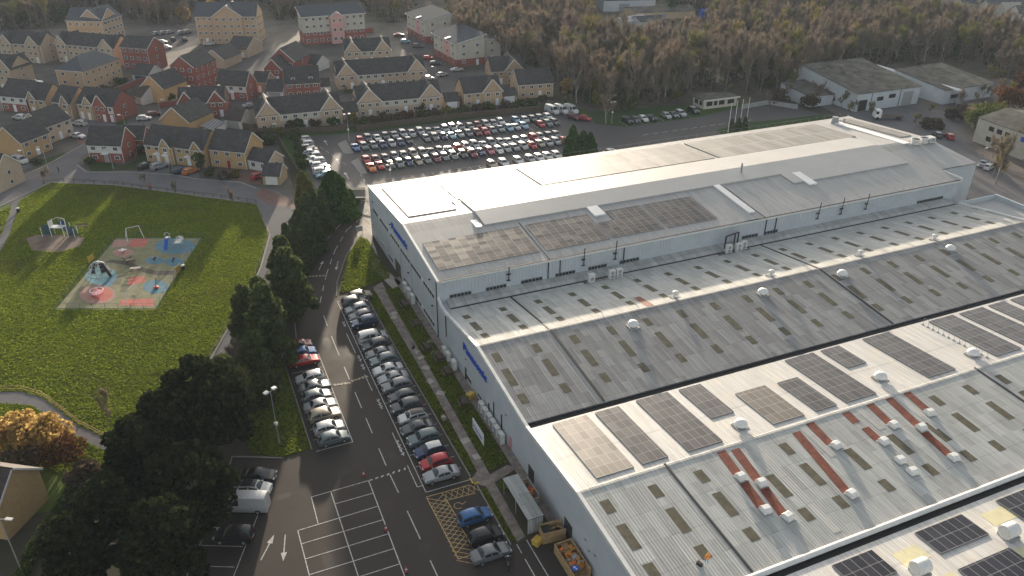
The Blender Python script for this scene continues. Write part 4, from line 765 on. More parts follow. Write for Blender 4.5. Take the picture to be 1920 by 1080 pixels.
q0 = [P(1364, 248), P(1374, 242), P(1386, 239), P(1397, 236)]
for k, p in enumerate(((141.9, 175.4), (144.8, 176.6), (147.2, 177.2), (149.8, 177.7))):
    t = thing('flagpole', 'bare white flagpole behind the tall block, %s from the car park' % ORD[k], 'flagpole', (p[0], p[1], 0), 0, 'row of flagpoles'); MB().tube((0, 0, 0), (0, 0, 8.2), .09, .05, 8).build('pole', 'dome', t); MB().lathe([(.02, 0), (.1, .08), (.02, .18)], (0, 0, 8.2), 8).build('finial', 'dome', t); MB().box(-.25, .25, -.25, .25, 0, .12).build('base', 'slab', t)
# ------------------------------------------------------------------ vehicles
def stations(kind):
    if kind == 'hatch': return [(-2.05, .50, .50, .66), (-2.02, .80, .82, .76), (-1.95, .98, 1.0, .80), (-1.78, 1.0, 1.2, .83), (-1.5, .99, 1.43, .85), (-.9, .97, 1.5, .87), (-.1, .95, 1.5, .88), (.35, .94, 1.43, .88), (1.02, .93, .97, .87), (1.1, .92, .94, .87), (1.6, .84, .86, .84), (1.92, .73, .75, .76), (2.04, .55, .56, .66), (2.07, .40, .40, .60)], (-1.95, -1.5), (.35, 1.02), 4.1
    if kind == 'saloon': return [(-2.3, .50, .50, .66), (-2.27, .84, .86, .76), (-2.1, .98, 1.0, .82), (-1.6, 1.0, 1.03, .85), (-1.45, 1.0, 1.06, .86), (-.85, .97, 1.40, .88), (-.3, .95, 1.45, .89), (.3, .94, 1.40, .89), (1.05, .93, .97, .88), (1.15, .92, .94, .88), (1.8, .83, .85, .85), (2.15, .72, .74, .76), (2.28, .55, .56, .66), (2.3, .4, .4, .60)], (-1.45, -.85), (.3, 1.05), 4.6
    if kind == 'suv': return [(-2.2, .55, .55, .74), (-2.18, .95, .98, .84), (-2.1, 1.1, 1.14, .87), (-1.95, 1.1, 1.5, .88), (-1.75, 1.09, 1.66, .89), (-.9, 1.07, 1.72, .91), (0, 1.05, 1.70, .92), (.45, 1.04, 1.62, .92), (1.0, 1.03, 1.08, .91), (1.1, 1.02, 1.05, .91), (1.75, .97, .99, .89), (2.08, .85, .87, .82), (2.2, .6, .61, .74), (2.22, .42, .42, .66)], (-2.1, -1.75), (.45, 1.0), 4.4
    if kind == 'van': return [(-2.7, .5, .5, .9), (-2.68, 1.1, 1.14, .95), (-2.66, 1.2, 2.0, .96), (-2.55, 1.2, 2.3, .97), (-1.5, 1.2, 2.38, .98), (.5, 1.2, 2.38, .98), (1.15, 1.2, 2.28, .98), (1.95, 1.2, 1.3, .96), (2.05, 1.17, 1.2, .95), (2.5, 1.02, 1.05, .9), (2.68, .75, .77, .82), (2.72, .45, .45, .76)], None, (1.15, 1.95), 5.4
    if kind == 'mpv': return [(-2.35, .55, .55, .74), (-2.33, .95, .98, .86), (-2.28, 1.12, 1.16, .90), (-2.2, 1.12, 1.6, .91), (-2.05, 1.1, 1.86, .92), (-1, 1.08, 1.93, .94), (.4, 1.06, 1.90, .94), (.85, 1.05, 1.78, .94), (1.5, 1.04, 1.1, .92), (1.6, 1.02, 1.05, .91), (2.05, .92, .94, .87), (2.3, .7, .72, .78), (2.36, .42, .42, .7)], (-2.28, -2.05), (.85, 1.5), 4.7
def ring(st):
    x, zb, zr, w = st; k = min(1, (zr - zb) / .4); rw = w * (.97 - .21 * k); lo = min(.24, zb * .6)
    half = [(w * .90, lo), (w * .985, (lo + zb) * .48), (w, (lo + zb) * .62), (w * .965, zb), (rw, zr - .03 * k), (rw * .8, zr), (0, zr + .025)]
    return [(x, y, z) for y, z in half] + [(x, -y, z) for y, z in reversed(half[:-1])]
def carmeshes(kind):
    st, rw, ws, Ln = stations(kind); hw = max(s[3] for s in st); n = 13
    body = MB(); rings = [ring(s) for s in st]; vs = [v for r_ in rings for v in r_]; fs = []
    for i in range(len(st) - 1):
        for j in range(n - 1): fs.append((i * n + j, (i + 1) * n + j, (i + 1) * n + j + 1, i * n + j + 1))
        fs.append((i * n + n - 1, (i + 1) * n + n - 1, (i + 1) * n, i * n))
    fs += [tuple(range(n - 1, -1, -1)), tuple(range((len(st) - 1) * n, len(st) * n))]; body.add(vs, fs)
    def at(x, k):
        for i in range(len(st) - 1):
            if st[i][0] <= x <= st[i + 1][0]:
                t = (x - st[i][0]) / (st[i + 1][0] - st[i][0]); return Vector(rings[i][k]).lerp(Vector(rings[i + 1][k]), t)
    def patch(cells, off, inset=.06):
        mb = MB()
        for (a, b, c, d) in cells:
            a, b, c, d = map(Vector, (a, b, c, d)); nrm = (b - a).cross(d - a); ctr = (a + b + c + d) / 4
            if nrm.dot(ctr - Vector((0, 0, .7))) < 0: nrm = -nrm
            nrm.normalize(); pts = [q + nrm * off for q in (a, b, c, d)]; bk = [q - nrm * .02 for q in (a, b, c, d)]
            mb.add(pts + bk, [(0, 1, 2, 3), (0, 4, 5, 1), (1, 5, 6, 2), (2, 6, 7, 3), (3, 7, 4, 0)])
        return mb
    def top(xa, xb): # glass across the car between stations xa..xb
        cells = []; xs = [xa + (xb - xa) * t for t in (.1, .5, .9)]
        for p, q in zip(xs, xs[1:]):
            L1, L2 = at(p, 4), at(q, 4); R1, R2 = at(p, 8), at(q, 8); m1, m2 = at(p, 6), at(q, 6)
            f = .93; L1.y *= f; L2.y *= f; R1.y *= f; R2.y *= f
            cells += [(L1, L2, m2, m1), (m1, m2, R2, R1)]
        return cells
    parts = {}
    parts['windscreen'] = top(*ws)
    if rw: parts['rear_window'] = top(*rw)
    xa = (rw[1] - .12) if rw else 1.0; xb = ws[0] + .28
    if kind == 'van': xa, xb = .55, 1.5
    sides = []
    for k3, k4 in ((3, 4), (9, 8)):
        cells = []; m_ = (xa + xb) / 2
        for p, q in (((xa, m_ - .06), (m_ + .06, xb)) if kind != 'van' else ((xa, xb),)):
            c = []
            for x_, t0, t1 in ((p, .12, .86), (q, .12, .86)): lo, hi = at(x_, k3), at(x_, k4); c.append((lo.lerp(hi, t0), lo.lerp(hi, t1)))
            cells.append((c[0][0], c[1][0], c[1][1], c[0][1]))
        sides.append(cells)
    wheel_x = (Ln * .315, -Ln * .30) if kind != 'van' else (1.75, -1.6); wr = .31 if kind in ('hatch', 'saloon') else .35
    ty = MB().tube((0, -.11, 0), (0, .11, 0), wr, wr, 14); rim = MB().tube((0, -.125, 0), (0, .125, 0), wr * .62, wr * .62, 10)
    xf, xr = st[-1][0], st[0][0]
    hl = lambda s: MB().cbox((xf - .16, s * (st[-3][3] - .16), .66 if kind in ('hatch', 'saloon') else .82), (.22, .3, .15), -s * .35)
    tl = lambda s: MB().cbox((xr + .06, s * (st[1][3] - .1), .80 if kind in ('hatch', 'saloon') else .98), (.1, .16, .28 if kind != 'saloon' else .16), s * .2)
    mir = lambda s: MB().cbox((ws[1] - .22, s * (hw + .09), 1.0 if kind in ('hatch', 'saloon') else 1.14), (.12, .2, .14), 0)
    plate = MB().box(xf - .02, xf + .015, -.26, .26, .42, .53).box(xr - .015, xr + .02, -.26, .26, .55, .66)
    trim = MB().box(xr + .15, xf - .15, -hw * .93, hw * .93, .17, .30)
    D = dict(body=body.mesh('car_body', 'paint', True), windscreen=patch(parts['windscreen'], .012).mesh('windscreen', 'glass', fix=False), side=[patch(c, .012).mesh('side_window', 'glass', fix=False) for c in sides],
             rear=patch(parts['rear_window'], .012).mesh('rear_window', 'glass', fix=False) if rw else None, tyre=ty.mesh('tyre', 'tyre'), rim=rim.mesh('rim', 'rim'),
             hl=[hl(s).mesh('headlight', 'lamp') for s in (-1, 1)], tl=[tl(s).mesh('tail_light', 'tail') for s in (-1, 1)], mir=[mir(s).mesh('mirror', 'paint') for s in (-1, 1)], plate=plate.mesh('number_plate', 'sign_white'), trim=trim.mesh('sill', 'black'), wx=wheel_x, wr=wr, hw=hw)
    # one-piece version for cars too small to show parts
    one = MB(); one.add(body.v, body.f, 0)
    for c in [parts['windscreen']] + sides + ([parts['rear_window']] if rw else []): p_ = patch(c, .012); one.add(p_.v, p_.f, 1)
    for x in wheel_x:
        for s in (-1, 1): one.tube((x, s * (hw - .2), wr), (x, s * (hw + .01), wr), wr, wr, 10, 2)
    for s in (-1, 1):
        for f_, m_ in ((hl(s), 3), (tl(s), 4), (mir(s), 0)): one.add(f_.v, f_.f, m_)
    one.add(trim.v, trim.f, 2); me = bpy.data.meshes.new('car_one'); me.from_pydata(one.v, [], one.f)
    for m_ in ('paint', 'glass', 'tyre', 'lamp', 'tail'): me.materials.append(M[m_])
    me.polygons.foreach_set('material_index', one.m); me.polygons.foreach_set('use_smooth', [f[1] == 0 and False for f in zip(one.f, one.m)]); me.update(); D['one'] = me
    return D
CARS = {k: carmeshes(k) for k in ('hatch', 'saloon', 'suv', 'van', 'mpv')}
CC = dict(white=(.58, .58, .575), silver=(.33, .34, .35), grey=(.19, .195, .205), dark=(.075, .08, .088), black=(.018, .018, .021), red=(.42, .022, .028), maroon=(.16, .025, .03), blue=(.035, .13, .32), navy=(.03, .05, .12), sky=(.22, .38, .50), orange=(.62, .17, .03), beige=(.36, .31, .24), green=(.05, .085, .07), teal=(.13, .17, .18), pink=(.45, .12, .17))
CN = dict(white='white', silver='silver', grey='grey', dark='dark grey', black='black', red='red', maroon='maroon', blue='blue', navy='navy blue', sky='pale blue', orange='orange', beige='beige', green='dark green', teal='grey green', pink='dusky pink')
KN = dict(hatch='hatchback', saloon='saloon', suv='estate car', van='panel van', mpv='people carrier')
def car(u, v, head, kind, colour, label, group=None, full=False, z=.03, roof=None, s=1.0):
    D = CARS[kind]; nm = 'parked_van' if kind == 'van' else 'parked_car'; cat = 'van' if kind == 'van' else 'car'; c = CC[colour]
    if not full: o = put(D['one'], nm, None, (u, v, z), head, (s, s, s), c); return tag(o, label, cat, group)
    t = thing(nm, label, cat, (u, v, z), head, group)
    put(D['body'], 'body', t, color=c); put(D['windscreen'], 'windscreen', t)
    for me in D['side']: put(me, 'side_window', t)
    if D['rear']: put(D['rear'], 'rear_window', t)
    for x in D['wx']:
        for sg in (-1, 1): w_ = put(D['tyre'], 'wheel', t, (x, sg * (D['hw'] - .10), D['wr'])); put(D['rim'], 'rim', w_)
    for i in (0, 1): put(D['hl'][i], 'headlight', t); put(D['tl'][i], 'tail_light', t); put(D['mir'][i], 'mirror', t, color=c)
    put(D['plate'], 'number_plate', t); put(D['trim'], 'sill', t)
    if roof:
        rp = MB(); st = stations(kind)[0]; tops = [s_ for s_ in st if s_[2] > 1.38]
        for a, b in zip(tops, tops[1:]):
            ra, rb = ring(a), ring(b); f = lambda q: (q[0], q[1] * .98, q[2] + .012)
            for j in range(4, 8): rp.add([f(ra[j]), f(rb[j]), f(rb[j + 1]), f(ra[j + 1])], [(0, 1, 2, 3)])
        put(rp.mesh('roof_panel', 'paint'), 'roof_panel', t, color=CC[roof])
    return t
# right-hand row of the near car park, from the disabled bays away
row = [(73.6, 'saloon', 'silver', -1), (76.0, 'hatch', 'red', -1), (78.5, 'hatch', 'navy', -1), (81.1, 'suv', 'teal', -1), (83.6, 'saloon', 'dark', -1), (86.1, 'hatch', 'white', -1), (88.7, 'suv', 'dark', -1), (91.2, 'hatch', 'dark', -1), (93.9, 'suv', 'grey', -1), (96.2, 'saloon', 'silver', -1), (98.6, 'saloon', 'white', -1), (101.1, 'suv', 'teal', -1), (103.4, 'saloon', 'grey', -1), (105.8, 'suv', 'dark', -1), (108.2, 'mpv', 'white', 1), (113.3, 'suv', 'navy', -1), (115.7, 'hatch', 'grey', -1), (118.2, 'hatch', 'silver', -1), (120.6, 'suv', 'dark', 1), (122.6, 'hatch', 'beige', 1)]
for k, (v, kd, cl_, hd) in enumerate(row):
    lab = '%s %s, %s from the yellow hatching in the row by the footpath' % (CN[cl_], KN[kd], ORD[k])
    if k == 2: lab = 'navy hatchback with white roof beside the red car by the footpath'
    if k == 5: lab = 'white hatchback with black roof in the row by the footpath'
    if k == 1: lab = 'red hatchback between the silver saloon and the white roofed car'
    car(22.35 + rnd.uniform(-.12, .12) + (1.4 if k == 19 else 0), v, (0 if hd > 0 else math.pi) + rnd.uniform(-.03, .03), kd, cl_, lab, 'cars in the row by the footpath', True, roof={2: 'white', 5: 'black'}.get(k))
for k, (v, kd, cl_, hd) in enumerate(((85.9, 'hatch', 'teal', 1), (88.3, 'hatch', 'white', 1), (91.2, 'suv', 'beige', 1), (93.7, 'saloon', 'silver', 1), (96.1, 'hatch', 'teal', 1), (98.5, 'saloon', 'grey', 1), (101.0, 'hatch', 'white', -1), (105.9, 'saloon', 'red', 1), (108.3, 'hatch', 'blue', 1), (110.6, 'hatch', 'maroon', 1))):
    car(11.15 + rnd.uniform(-.15, .15), v, (0 if hd > 0 else math.pi) + rnd.uniform(-.03, .03), kd, cl_, '%s %s, %s from the near end of the row beside the pines' % (CN[cl_], KN[kd], ORD[k]), 'cars in the row beside the pines', True)
car(23.6, 65.2, .02, 'hatch', 'blue', 'blue hatchback in the bay with yellow hatching', 'cars in the hatched bays', True)
car(23.7, 61.9, .03, 'hatch', 'black', 'black hatchback between the blue and the grey car in hatched bays', 'cars in the hatched bays', True)
car(23.3, 59.3, .02, 'saloon', 'grey', 'grey saloon beside the motorcycle at the hatched bays', 'cars in the hatched bays', True)
sk = RAD(-24)
car(1.0, 82.4, sk, 'saloon', 'black', 'black saloon in deep shade under the dark pines', 'vehicles under the dark pines', True)
car(.3, 80.2, sk, 'hatch', 'white', 'white car with black roof half hidden behind the white van', 'vehicles under the dark pines', True, roof='black')
car(-1.0, 77.6, sk + math.pi, 'van', 'white', 'large white panel van parked under the dark pines', 'vehicles under the dark pines', True, s=1)
car(-2.9, 73.2, sk + math.pi, 'suv', 'black', 'black four wheel drive with rear spare wheel under the dark pines', 'vehicles under the dark pines', True)
# motorcycle
t = thing('motorcycle', 'black motorcycle standing beside the grey saloon', 'motorcycle', (24.6, 57.4, .03), RAD(70))
for x in (-.68, .68): wq = MB().disc((x, 0, .31), (0, 1, 0), .31, .12, 16).build('wheel', 'tyre', t); MB().disc((x, 0, .31), (0, 1, 0), .19, .13, 12).build('rim', 'rim', wq)
MB().ext([(-.35, .35), (.3, .35), (.35, .75), (-.2, .7)], 'y', -.14, .14).build('engine', 'fan', t); MB().ext([(0, .75), (.35, .8), (.3, .98), (.02, .92)], 'y', -.15, .15).build('tank', 'black', t); MB().ext([(-.75, .78), (0, .74), (0, .84), (-.78, .92)], 'y', -.12, .12).build('seat', 'black', t); MB().tube((.68, 0, .31), (.42, 0, .98), .04).tube((.42, -.35, 1.02), (.42, .35, 1.02), .02).build('fork', 'steel', t); MB().lathe([(.02, 0), (.1, .03), (.1, .1)], (.5, 0, .85), 10).build('headlight', 'lamp', t)
# far car park
far_rows = [("far block's rear rank", 206.2, 44.2, -1, 'red dark white dark grey silver silver silver grey grey silver silver grey grey maroon silver grey white . sky silver green green white', 'suv'),
 ("far block's front rank", 200.4, 41.7, -1, 'blue teal grey navy silver navy dark . grey grey navy sky silver grey maroon red grey teal sky silver sky . red teal dark', 'hatch'),
 ("middle block's rear rank", 189.9, 42.0, -1, 'red maroon dark grey grey beige grey dark grey white red white silver white grey silver silver silver silver red grey dark grey', 'hatch'),
 ("middle block's front rank", 184.7, 41.7, -1, 'orange red dark grey navy beige grey maroon grey grey dark maroon navy pink white silver grey silver red beige silver silver red', 'hatch')]
for nm, v, u0, hd, cols, dk in far_rows:
    j = 0
    for k, cl_ in enumerate(cols.split()):
        if cl_ == '.': continue
        kd = rnd.choice(['hatch', 'hatch', 'saloon', 'suv', dk]); u = u0 + 2.43 * k + rnd.uniform(-.12, .12)
        car(u, v + rnd.uniform(-.5, .5), -math.pi / 2 + rnd.uniform(-.03, .03), kd, cl_, '%s %s, %s from the lamp in the %s' % (CN[cl_], KN[kd], ORD[j], nm), 'cars in the ' + nm, False, s=rnd.uniform(.92, 1.02)); j += 1
for k, (u, cl_) in enumerate(((70, 'beige'), (73.2, 'white'), (77.2, 'white'), (80.5, 'silver'), (83, 'white'), (85.4, 'white'), (88, 'white'))): car(u, 174.9, -math.pi / 2, 'hatch', cl_, '%s hatchback close behind the tall block, %s from the annex' % (CN[cl_], ORD[k]), 'cars close behind the tall block')
for k, cl_ in enumerate('silver navy silver grey grey white silver white silver white white white sky'.split()):
    kd = ['hatch', 'saloon', 'suv'][k % 3]; car(30.2 + rnd.uniform(-.2, .2), 212.3 - 2.38 * k, 0 if k % 2 else math.pi, kd, cl_, '%s %s, %s from the houses in the row beside the hedge' % (CN[cl_], KN[kd], ORD[k]), 'cars in the row beside the hedge')
for k, (u, cl_, kd) in enumerate(((120, 'black', 'suv'), (122.6, 'dark', 'hatch'), (125.3, 'white', 'hatch'), (128, 'black', 'saloon'), (133.2, 'silver', 'hatch'), (135.6, 'dark', 'saloon'), (138.2, 'silver', 'suv'), (143.6, 'black', 'suv'))): car(u, 193.6 + (1.2 if k == 7 else 0), -math.pi / 2 + rnd.uniform(-.05, .05), kd, cl_, '%s %s, %s from the grass in the row facing the wood' % (CN[cl_], KN[kd], ORD[k]), 'cars facing the wood')
for k, (u, v) in enumerate(((103.9, 210.6), (106.6, 209.8), (109.4, 208.8))): car(u, v, RAD(-78), 'van', 'white', 'white panel van parked by the wood, %s from the houses' % ORD[k], 'white vans by the wood', True)
car(107.2, 202.6, RAD(-70), 'hatch', 'maroon', 'maroon hatchback tucked between the white vans and a red car'); car(109.6, 200.6, RAD(-60), 'hatch', 'red', 'bright red hatchback in front of the white vans')
car(101.5, 171.8, RAD(-160), 'saloon', 'silver', 'silver saloon driving past the conifer behind the tall block')
# estate cars
est = [(38, 300, 'mpv', 'white', -30, 'white people carrier on the drive of the ochre house'), (21, 298, 'hatch', 'silver', -30, 'silver car behind the white people carrier'), (275, 310, 'hatch', 'black', 48, 'black car with pale roof before the first of three linked houses'), (299, 311, 'suv', 'silver', 50, 'silver estate car on the drive of the first linked house'), (338, 319, 'hatch', 'navy', 52, 'navy car beside the orange one'), (357, 320, 'hatch', 'orange', 55, 'bright orange hatchback on the estate drive'), (485, 329, 'hatch', 'red', 55, 'red car at the corner garage'), (149, 231, 'suv', 'white', 165, 'white estate car parked facing the red gabled house'), (145, 254, 'saloon', 'white', -18, 'white saloon behind the tan gabled house'), (37, 220, 'suv', 'white', 160, 'white car in the lane by the tan gabled roof'), (66, 154, 'saloon', 'white', 30, 'white saloon in the square of the estate'), (270, 221, 'hatch', 'white', 15, 'white hatchback in the lane beside a maroon car'), (289, 213, 'hatch', 'maroon', 30, 'maroon car at the ochre house'), (468, 197, 'saloon', 'silver', 40, 'silver car beside the brick path of the red house'),
       (293, 62, 'hatch', 'silver', 70, 'silver car furthest left in the flats parking'), (305, 61, 'hatch', 'silver', 70, 'silver car second along the flats parking'), (317, 60, 'hatch', 'silver', 70, 'silver car third along the flats parking'), (338, 61, 'hatch', 'silver', 70, 'silver car fourth along the flats parking'), (350, 60, 'suv', 'grey', 70, 'grey car nearest the tan flats'), (324, 73, 'hatch', 'black', 120, 'black car in front of the flats parking'), (346, 73, 'saloon', 'black', 120, 'black car second in front of the flats parking'), (304, 78, 'hatch', 'white', 10, 'white car behind the tall red house'), (312, 88, 'hatch', 'white', 10, 'white car on the verge behind the tall red house'), (391, 82, 'hatch', 'white', 20, 'white car at the corner of the tan flats'),
       (748, 65, 'saloon', 'maroon', 10, 'maroon saloon near the grey roofed flats'), (760, 77, 'hatch', 'sky', 5, 'pale blue car in the flats lane'), (784, 86, 'suv', 'dark', -10, 'dark car below the pink flats'), (803, 108, 'hatch', 'red', 0, 'red car on the bend near the pink flats'), (816, 118, 'hatch', 'dark', 5, 'dark car on the bend near the pink flats'), (857, 130, 'saloon', 'white', 20, 'white saloon in front of the pink flats'), (829, 139, 'hatch', 'white', 40, 'white hatchback facing the lamp post in the flats lane'), (804, 146, 'hatch', 'white', 10, 'white car between the tan terraces')]
for px, py, kd, cl_, dg, lab in est: p = P(px, py, .7); car(p.x, p.y, RAD(dg) + YAW - math.pi / 2, kd, cl_, lab, 'cars on the estate', px < 60 and py > 280)
for px, py, kd, cl_, dg, lab in ((1758, 252, 'hatch', 'dark', 60, 'dark car in the works yard beside a red one'), (1780, 255, 'hatch', 'red', 60, 'red car in the works yard'), (1855, 312, 'hatch', 'white', 20, 'white car under the bare tree beyond the factory'), (1845, 306, 'saloon', 'silver', 20, 'silver car under the bare tree beyond the factory')): p = P(px, py, .7); car(p.x, p.y, RAD(dg), kd, cl_, lab, 'cars in the works yard')
# ------------------------------------------------------------------ houses
def winmesh(nx, wall=False):
    q = MB(); q.box(0, 1, -.06, .02, 0, 1, 0)
    for i in range(nx): a = .08 + i * .84 / nx + .03; b = .08 + (i + 1) * .84 / nx - .03; q.box(a, b, -.085, -.05, .09, .91, 1)
    return q.mesh('window', ['upvc', 'winglass'])
WIN = {n: winmesh(n) for n in (1, 2, 3)}
SILL = MB().box(-.06, 1.06, -.14, .0, -.09, 0).mesh('sill', 'upvc')
DOOR = {c: MB().box(-.08, 1.08, -.05, .02, 0, 1.04, 0).box(0, 1, -.085, -.04, .02, .98, 1).mesh('door', ['upvc', c]) for c in ('sign_white', 'grey_p', 'tail', 'navy', 'timber_d')}
def win(t, x, y, z, w, h, n=2, rz=0, sill=True):
    o = put(WIN[n], 'window', t, (x, y, z), rz, (w, 1, h))
    return o
def slab(mb, a, b, c, d, th=.16):
    """a thick roof plane through four corners, underside first"""
    pts = [Vector(p) for p in (a, b, c, d)]; n = (pts[1] - pts[0]).cross(pts[3] - pts[0])
    if n.z < 0: n = -n
    n.normalize(); mb.add([p for p in pts] + [p + n * th for p in pts], [(3, 2, 1, 0), (4, 5, 6, 7), (0, 1, 5, 4), (1, 2, 6, 5), (2, 3, 7, 6), (3, 0, 4, 7)])
def house(label, x, y, ang, L, D, he, hr, wall='tan', roof='tile', kind='gable', wings=(), floors=2, nw=3, door='sign_white', panel=None, side=None, name='brick_house', cat='house', group='houses of the estate', porch=None, chimney=False, doors=1, garage=False, z0=0, sidewin=1, lowband=None, nx=2, dormers=0, winrows=True, skip=()):
    t = thing(name, label, cat, (x, y, z0), RAD(ang), group)
    if group is None and 'group' in t: del t['group']
    w = MB(); r = MB(); bg = MB(); bgl = []; e = .06 if wings else 0; ov = .28
    full = any(g_[0] <= 0 and g_[1] >= L for g_ in wings)
    if kind == 'gable' and full: pass
    elif kind == 'gable':
        w.ext([(0, 0), (0, he), (D / 2, hr), (D, he), (D, 0)], 'x', e, L - e)
        sl = (hr - he) / (D / 2)
        for s in (0, 1):
            y0, y1 = (-ov, D / 2) if s == 0 else (D + ov, D / 2)
            slab(r, (e - ov * .6, y0, he - ov * sl + .02), (L - e + ov * .6, y0, he - ov * sl + .02), (L - e + ov * .6, y1, hr + .02), (e - ov * .6, y1, hr + .02))
        if not wings:
            for xx in (-ov * .6 - .03, L + ov * .6 - .03):
                bg = MB(); bgl.append(bg)
                for y0 in (-ov, D + ov): slab(bg, (xx, y0, he - ov * sl - .12), (xx + .06, y0, he - ov * sl - .12), (xx + .06, D / 2, hr - .12), (xx, D / 2, hr - .12), .24)
    elif kind == 'hip':
        w.box(0, L, 0, D, 0, he); i = D / 2; o_ = .3
        c = [(-o_, -o_, he), (L + o_, -o_, he), (L + o_, D + o_, he), (-o_, D + o_, he)]; rr = [(i, D / 2, hr), (L - i, D / 2, hr)] if L > D else [(L / 2, L / 2, hr), (L / 2, D - L / 2, hr)]
        if L > D: r.add(c + rr, [(0, 1, 5, 4), (2, 3, 4, 5), (1, 2, 5), (3, 0, 4), (3, 2, 1, 0)])
        else: r.add(c + rr, [(0, 1, 4), (1, 2, 5, 4), (2, 3, 5), (3, 0, 4, 5), (3, 2, 1, 0)])
    elif kind == 'mono':
        h00, h10, h11, h01 = he
        w.add([(0, 0, 0), (L, 0, 0), (L, D, 0), (0, D, 0), (0, 0, h00), (L, 0, h10), (L, D, h11), (0, D, h01)], [(3, 2, 1, 0), (4, 5, 6, 7), (0, 1, 5, 4), (1, 2, 6, 5), (2, 3, 7, 6), (3, 0, 4, 7)])
        o_ = .5; slab(r, (-o_, -o_, h00 + .02), (L + o_, -o_, h10 + .02), (L + o_, D + o_, h11 + .02), (-o_, D + o_, h01 + .02), .2)
        for a, b in (((-o_, -o_ - .05, h00 - .1), (L + o_, -o_ - .05, h10 - .1)), ((L + o_ + .05, -o_, h10 - .1), (L + o_ + .05, D + o_, h11 - .1)), ((-o_ - .05, -o_, h00 - .1), (-o_ - .05, D + o_, h01 - .1))): bg = MB(); bgl.append(bg); bg.tube(a, b, .17, n=4)
        he = min(h00, h10)
    for (x0, x1, pr, hw, *dep) in wings:
        yb = dep[0] if dep else D - .05; xm = (x0 + x1) / 2; hwe = he
        bg = MB(); bgl.append(bg)
        w.ext([(x0, 0), (x0, hwe), (xm, hw), (x1, hwe), (x1, 0)], 'y', -pr, yb); sl = (hw - hwe) / (x1 - xm)
        for xa in (x0 - ov, x1 + ov):
            za = hwe - ov * sl + .03
            slab(r, (xa, -pr - .2, za), (xm, -pr - .2, hw + .03), (xm, yb + .1, hw + .03), (xa, yb + .1, za))
            slab(bg, (xa, -pr - .25, za - .1), (xm, -pr - .25, hw - .08), (xm, -pr - .19, hw - .08), (xa, -pr - .19, za - .1), .24)
    w.build('wall', wall, t); rf = r.build('roof', roof, t)
    for bg in bgl: bg.build('bargeboard', 'upvc', t)
    if kind in ('gable', 'hip') and not garage and not full:
        MB().box(.02, L - .02, -ov - .1, -ov + .03, he - ov * ((hr - he) / (D / 2) if kind == 'gable' else 0) - .06, he + .05 - ov * ((hr - he) / (D / 2) if kind == 'gable' else 0)).build('eaves_gutter', 'upvc', t)
        for xx in (.1, L - .2): MB().box(xx, xx + .1, -.1, -.01, .05, he - .15).build('drainpipe', 'upvc', t)
    if chimney: MB().box(L * .3, L * .3 + .7, D / 2 - .3, D / 2 + .3, hr - .4, hr + .9).build('chimney', wall, rf)
    if panel:
        for (x0, x1, z0_, z1_, m_) in panel: MB().box(x0, x1, -.045, -.002, z0_, z1_).build('render_panel', m_, t)
    if lowband: 
        MB().box(-.04, L + .04, -.05, -.002, 0, lowband[0]).build('brick_base', lowband[1], t); MB().box(-.05, -.002, 0, D, 0, lowband[0]).build('brick_base', lowband[1], t); MB().box(L + .002, L + .05, 0, D, 0, lowband[0]).build('brick_base', lowband[1], t)
    fh = (he) / floors
    def face(xa, xb, yy, n, dpos=()):
        st = (xb - xa) / n
        for f in range(floors):
            for i in range(n):
                xc = xa + st * (i + .5)
                if f == 0 and i in dpos:
                    put(DOOR[door], 'door', t, (xc - .45, yy, .05), 0, (.9, 1, 2.05))
                    if porch: 
                        pq = MB(); pq.ext([(xc - .9, 2.35), (xc, 2.95), (xc + .9, 2.35)], 'y', yy - 1.0, yy - .05); pq.build('porch', porch, t)
                    continue
                ww = min(1.35, st * .56); n_ = nx if ww > .9 else 1
                win(t, xc - ww / 2, yy - .03, f * fh + fh * .36, ww, fh * .44, n_)
    if winrows and not garage:
        spans = []; cur = 0
        for wg in sorted(wings):
            if wg[0] - cur > 1.6: spans.append((cur, wg[0], -.02 - (.045 if panel else 0)))
            spans.append((wg[0], wg[1], -wg[2])); cur = wg[1]
        if L - cur > 1.6: spans.append((cur, L, -.02 - (.045 if panel else 0)))
        if not wings: spans = [(0, L, -.02 - (.045 if panel or lowband else 0))]
        dn = 0
        for (xa, xb, yy) in spans:
            n = max(1, round((xb - xa) / (L / nw) )) if not wings else max(2 if xb - xa > 4 else 1, round((xb - xa) / 2.6))
            face(xa + .2, xb - .2, yy, n, {n // 2} if (doors and (wings or dn < doors)) else ()); dn += 1
        if sidewin:
            for f in range(floors):
                for fr in ((.5,) if sidewin == 1 else [(k + .5) / sidewin for k in range(sidewin)]):
                    for s in (0, 1): win(t, (L + .03 + (.05 if lowband else 0)) if s else -.03 - (.05 if lowband else 0), D * fr - .45 if s else D * fr + .45, f * fh + fh * .38, .9, fh * .42, 1, math.pi / 2 if s else -math.pi / 2)
    if garage: MB().box(L * .16, L * .84, -.07, -.01, .05, 2.1).build('garage_door', garage, t)
    for k in range(dormers):
        xc = L * (k + .5) / dormers if dormers > 1 else L / 2
        dq = MB(); dq.box(xc - .65, xc + .65, .7, 2.6, he + .3, he + 1.75); dm = dq.build('dormer', 'upvc', t); MB().ext([(xc - .85, he + 1.7), (xc, he + 2.5), (xc + .85, he + 1.7)], 'y', .5, 3.2).build('dormer_roof', roof, dm); put(WIN[2], 'window', dm, (xc - .5, .69, he + .6), 0, (1.0, 1, 1.0))
    return t
H = house
